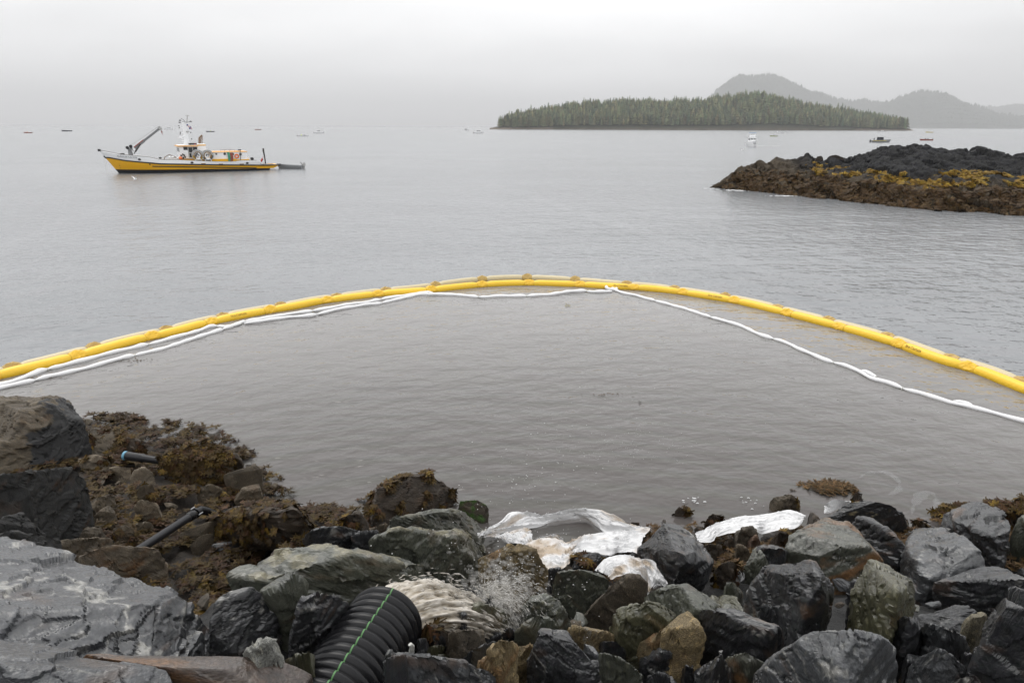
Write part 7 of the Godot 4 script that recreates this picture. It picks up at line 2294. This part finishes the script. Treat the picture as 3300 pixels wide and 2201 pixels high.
func small_boats() -> void:
	# the skiff moored behind the salvage boat
	var sk := boat("skiff", "grey aluminium skiff with an outboard tied behind the yellow boat", Vector3(-32.159, 0, -101.914), -0.1, 3.6, 1.6, 0.5, M.aluminium, {"motor_mat": M.light_grey, "deck": 0.4})
	var st := S()
	tube(st, [Vector3(1.9, 0.5, 0.3), Vector3(1.55, 1.0, 0.3)], 0.04, 6)
	obj("tiller_post", st, M.dark_steel, sk)
	st = S()
	tube(st, [Vector3(-2.6, 0.65, 0), Vector3(-3.3, 0.7, 0.1)], 0.02, 5)
	obj("bow_line", st, M.rope, sk)
	# left of the island, going from left to right
	var p: Vector3 = Vector3(-346.721, 0, -509.384)
	boat("small_boat", "tiny pale boat farthest left on the water", p, 0.1, 5.2, 2.0, 0.55, M.boat_red, {})
	person("person in orange crouching in the tiny pale boat farthest left", p + Vector3(-0.5, 0.35, 0), 0.0, M.jacket_orange)
	p = Vector3(-406.173, 0, -649.03)
	boat("small_boat", "dark low skiff with three people left of the yellow boat", p, -0.1, 9.0, 2.6, 0.8, M.jacket_dark, {})
	for k in 3: person("%s dark figure in the low skiff left of the yellow boat" % ["front", "middle", "rear"][k], p + Vector3(-2.2 + k * 1.9, 0.5, 0.2), 0.3 * k, M.jacket_dark)
	p = Vector3(-432.387, 0, -898.193)
	boat("motor_boat", "white motor cruiser speeding past behind the crane boom", p, 0.0, 11.0, 3.4, 1.4, M.ship_white, {"cabin": [0.28, 0.7, 1.5], "motor": false})
	p = Vector3(-271.249, 0, -639.102)
	boat("small_boat", "dark skiff behind the stern house of the yellow boat", p, 0.15, 6.6, 2.2, 0.7, M.jacket_dark, {})
	person("person in a bright yellow jacket in the dark skiff", p + Vector3(0.3, 0.5, 0), 0.0, M.jacket_yellow)
	p = Vector3(-331.473, 0, -928.587)
	boat("small_boat", "small dark boat alone on the water right of the mast", p, 0.0, 8.0, 2.5, 0.8, M.boat_red, {})
	for k in 2: person("%s figure in the small dark boat right of the mast" % ["front", "rear"][k], p + Vector3(-1.2 + k * 2.2, 0.5, 0), 0.0, M.jacket_dark)
	p = Vector3(-120.084, 0, -406.372)
	boat("small_boat", "low white open boat with its crew showing above the gunwale", p, PI + 0.1, 5.6, 1.9, 0.42, M.ship_white, {})
	for k in 2: person("%s of two people in the low white open boat" % ["left", "right"][k], p + Vector3(-0.6 + k * 1.6, 0.3, 0), 0.0, M.jacket_dark if k else M.jacket_yellow)
	p = Vector3(-150.314, 0, -551.484)
	boat("motor_boat", "white cabin boat behind the low white open boat", p, PI, 7.4, 2.6, 0.95, M.ship_white, {"cabin": [0.3, 0.68, 1.35]})
	p = Vector3(-64.375, 0, -983.238)
	boat("motor_boat", "small white boat nearest the left tip of the island", p, 0.2, 6.4, 2.3, 0.9, M.ship_white, {"cabin": [0.25, 0.7, 1.3], "cabin_mat": M.light_grey})
	p = Vector3(-28.879, 0, -596.123)
	boat("motor_boat", "white cabin boat with dark windows near the left tip of the island", p, PI + 0.1, 7.6, 2.7, 1.0, M.ship_white, {"cabin": [0.22, 0.75, 1.6]})
	# right
	boat("motor_boat", "white fishing boat with a blue canopy coming straight towards the shore", Vector3(77.906, 0, -230.97), 1.45, 7.8, 2.7, 1.25, M.ship_white, {"cabin": [0.35, 0.8, 1.4], "bridge": true, "motor": false})
	boat("motor_boat", "small white cabin boat in front of the wooded island", Vector3(266.589, 0, -713.155), PI, 8.6, 2.7, 1.0, M.ship_white, {"cabin": [0.35, 0.75, 1.4]})
	p = Vector3(175.419, 0, -478.795)
	boat("small_boat", "pale green open skiff below the island", p, 0.1, 4.6, 1.7, 0.45, M.boat_green, {})
	person("person sitting in the pale green open skiff", p + Vector3(0.2, 0.3, 0), 0.0, M.jacket_dark)
	p = Vector3(154.85, 0, -299.694)
	boat("motor_boat", "yellow aluminium boat with a dark canopy above the rocky point", p, PI + 0.12, 8.4, 2.5, 0.9, M.aluminium, {"cabin": [0.38, 0.62, 1.2], "cabin_mat": M.jacket_dark, "roof_mat": M.jacket_dark, "stripe": M.boat_yellow})
	person("person standing at the stern of the yellow aluminium boat", p + Vector3(-2.6, 0.6, 0.1), 0.0, M.jacket_dark, true)
	p = Vector3(203.631, 0, -350.071)
	boat("small_boat", "reddish open skiff farthest right above the rocky point", p, 0.0, 5.8, 2.0, 0.55, M.boat_red, {})
	for k in 2: person("%s of two people in the reddish open skiff" % ["left", "right"][k], p + Vector3(-0.5 + k * 1.2, 0.4, 0), 0.0, M.jacket_dark)
	boat("small_boat", "faint cream boat off the right tip of the island", Vector3(491.561, 0, -949.934), 0.0, 10.0, 3.0, 1.0, M.ship_white, {"cabin": [0.4, 0.65, 1.2]})
	boat("small_boat", "faint yellow boat off the misty hills at right", Vector3(540.479, 0, -925.532), 0.0, 9.0, 2.6, 0.8, M.boat_yellow, {})

# ================================================================ foam, birds, floating bits
func flat_patch(called: String, at: Vector3, size: Vector2, sd: int, n: int, m: Material) -> MeshInstance3D:
	# many little rags of foam lying on the water within an ellipse
	var r := RandomNumberGenerator.new()
	r.seed = sd
	var st := S()
	st.set_smooth_group(-1)
	for k in n:
		var c := Vector3(clampf(r.randfn() * 0.4, -1, 1) * size.x, 0.02 + 0.002 * (k % 7), clampf(r.randfn() * 0.4, -1, 1) * size.y)
		var s := size.x * r.randf_range(0.03, 0.11)
		var ring: Array[Vector3] = []
		for q in 7:
			var t := TAU * q / 7
			ring.append(c + Vector3(cos(t) * s * r.randf_range(0.6, 1.5), 0, sin(t) * s * r.randf_range(0.2, 0.6)))
		for q in 7: tri(st, c + Vector3(0, 0.015, 0), ring[q], ring[(q + 1) % 7], c - Vector3(0, 1, 0))
	var o := obj(called, st, m)
	o.position = at
	o.set_meta("kind", "stuff")
	return o

func gull(label: String, at: Vector3, turn: float, size: float, spread: float) -> void:
	var o := base("gull", at, turn)
	tag(o, label, "bird")
	var st := S()
	tube(st, [Vector3(-0.24, 0, 0), Vector3(-0.12, 0.01, 0), Vector3(0.02, 0.02, 0), Vector3(0.14, 0.05, 0), Vector3(0.2, 0.08, 0), Vector3(0.25, 0.09, 0), Vector3(0.28, 0.085, 0)], [0.02, 0.05, 0.075, 0.06, 0.042, 0.036, 0.008], 10)
	obj("body", st, M.feathers, o)
	st = S()
	tube(st, [Vector3(0.275, 0.085, 0), Vector3(0.33, 0.075, 0)], [0.012, 0.004], 6)
	obj("beak", st, M.boat_yellow, o)
	for s in [-1.0, 1.0]:
		st = S()
		st.set_smooth_group(-1)
		var root := Vector3(0.04, 0.05, s * 0.05)
		var elbow := Vector3(0.08, 0.05 + 0.25 * spread, s * (0.06 + 0.22 * spread))
		var tip := Vector3(-0.16, 0.05 + 0.45 * spread, s * (0.07 + 0.6 * spread))
		for q in [[root, elbow, root - Vector3(0.14, 0, 0)], [elbow, elbow - Vector3(0.16, 0.01, 0), root - Vector3(0.14, 0, 0)], [elbow, tip, elbow - Vector3(0.16, 0.01, 0)]]:
			for off in [0.0, 0.012]:
				tri(st, q[0] + Vector3(0, off, 0), q[1] + Vector3(0, off, 0), q[2] + Vector3(0, off, 0), (q[0] + q[1] + q[2]) / 3.0 + Vector3(0, 0.006 if off == 0.0 else 0.0, 0))
		obj("wing", st, M.feathers, o)
	o.scale = Vector3.ONE * size

func small_things() -> void:
	tag(flat_patch("sea_foam", Vector3(22.621, 0, -69.163), Vector2(2.2, 1.1), 1, 90, M.foam), "white foam breaking at the tip of the rocky point")
	tag(flat_patch("sea_foam", Vector3(20.559, 0, -71.054), Vector2(1.6, 0.9), 2, 30, M.foam), "thin white foam just off the tip of the rocky point")
	tag(flat_patch("sea_foam", Vector3(24.797, 0, -63.492), Vector2(2.0, 0.4), 3, 30, M.foam), "line of foam along the foot of the rocky point")
	tag(flat_patch("boat_wake", Vector3(-400.264, 0, -860.834), Vector2(24.0, 6.0), 4, 60, M.foam), "white wake trailing the motor cruiser behind the crane")
	tag(flat_patch("boat_wake", Vector3(84.73, 0, -237.026), Vector2(12.0, 2.0), 5, 10, M.foam), "faint wake right of the white fishing boat")
	tag(flat_patch("sea_foam", Vector3(3.034, 0, -10.12), Vector2(0.28, 0.16), 6, 16, M.foam), "little foam flecks left of the long white sheet")
	tag(flat_patch("sea_foam", Vector3(3.955, 0, -10.051), Vector2(0.22, 0.25), 7, 10, M.foam), "little foam flecks behind the long white sheet")
	# the thin pale film that swirls on the still water at the right
	for e in [[PackedVector3Array([Vector3(6.169, 0.03, -10.824), Vector3(6.435, 0.03, -11.082), Vector3(6.769, 0.03, -11.117), Vector3(6.869, 0.03, -10.861), Vector3(6.733, 0.03, -10.523), Vector3(6.428, 0.03, -10.316), Vector3(6.294, 0.03, -10.431), Vector3(6.293, 0.03, -10.701)]), 0.07, "pale swirl of film on the still water right of the weed patch"], [PackedVector3Array([Vector3(6.464, 0.03, -9.661), Vector3(6.686, 0.03, -9.981), Vector3(7.009, 0.03, -10.32), Vector3(7.208, 0.03, -10.38), Vector3(7.145, 0.03, -10.123), Vector3(6.881, 0.03, -9.821)]), 0.10, "pale tongue of film on the water near the right shore"]]:
		var line := along(e[0], 0.04)
		var pos := PackedVector3Array()
		for i in line.size():
			var t := (line[mini(i + 1, line.size() - 1)] - line[maxi(i - 1, 0)]).normalized()
			var side: Vector3 = Vector3(-t.z, 0, t.x) * e[1] * (0.6 + 0.8 * nz.one.get_noise_1d(i * 0.12)) * sin(PI * i / (line.size() - 1.0))
			for k in 5: pos.append(line[i] + side * (k * 0.5 - 1.0) - line[0])
		var f := obj("water_film", grid(pos, 5, line.size(), PackedColorArray()), M.surface_film)
		f.position = line[0]
		f.set_meta("kind", "stuff")
		tag(f, e[2])
	gull("white gull flapping low over the water before the yellow boat", Vector3(-40.52, 0.4, -74.946), 1.0, 0.75, 0.9)
	gull("white gull resting on the water below the white fishing boat", Vector3(62.745, 0.05, -193.477), 0.3, 1.6, 0.05)
	gull("white gull low on the water far off the left tip of the island", Vector3(-99.12, 0.6, -1158.477), 0.3, 3.0, 0.5)
	# bits of weed adrift inside the boom
	var r := RandomNumberGenerator.new()
	r.seed = 8
	var fm := frond(5, 61)
	for e in [[Vector3(1.938, 0.012, -23.154), "yellowish strand of weed adrift below the middle of the boom", Color(0.4, 0.34, 0.14), 0.10, 0.22, 26], [Vector3(2.192, 0.012, -14.869), "thin brown weed strands adrift in the middle of the brown water", Color(0.12, 0.07, 0.03), 0.45, 0.08, 22], [Vector3(2.929, 0.012, -14.427), "single dark bit of weed in the middle of the brown water", Color(0.05, 0.03, 0.02), 0.03, 0.02, 6], [Vector3(-9.88, 0.012, -19.456), "reddish leaves caught between the two left sorbent booms", Color(0.22, 0.07, 0.03), 0.5, 0.12, 26], [Vector3(-10.029, 0.012, -17.155), "dark weed caught along the sagging left sorbent boom", Color(0.1, 0.06, 0.025), 0.5, 0.16, 40], [Vector3(-11.629, 0.012, -15.882), "brown weed scum between the left sorbent booms", Color(0.2, 0.12, 0.05), 0.4, 0.08, 24]]:
		var where := []
		var tints := PackedColorArray()
		for k in e[5]:
			where.append(frond_place(e[0] + Vector3(r.randfn() * e[3] * 0.5, 0.004, r.randfn() * e[4] * 0.5), Vector3.UP, r, r.randf_range(0.18, 0.42)))
			var s := r.randf_range(0.6, 1.3)
			tints.append(Color(e[2].r * s, e[2].g * s, e[2].b * s))
		tag(scatter("drifting_weed", fm.duplicate(), M.rockweed_fronds, where, tints), e[1])
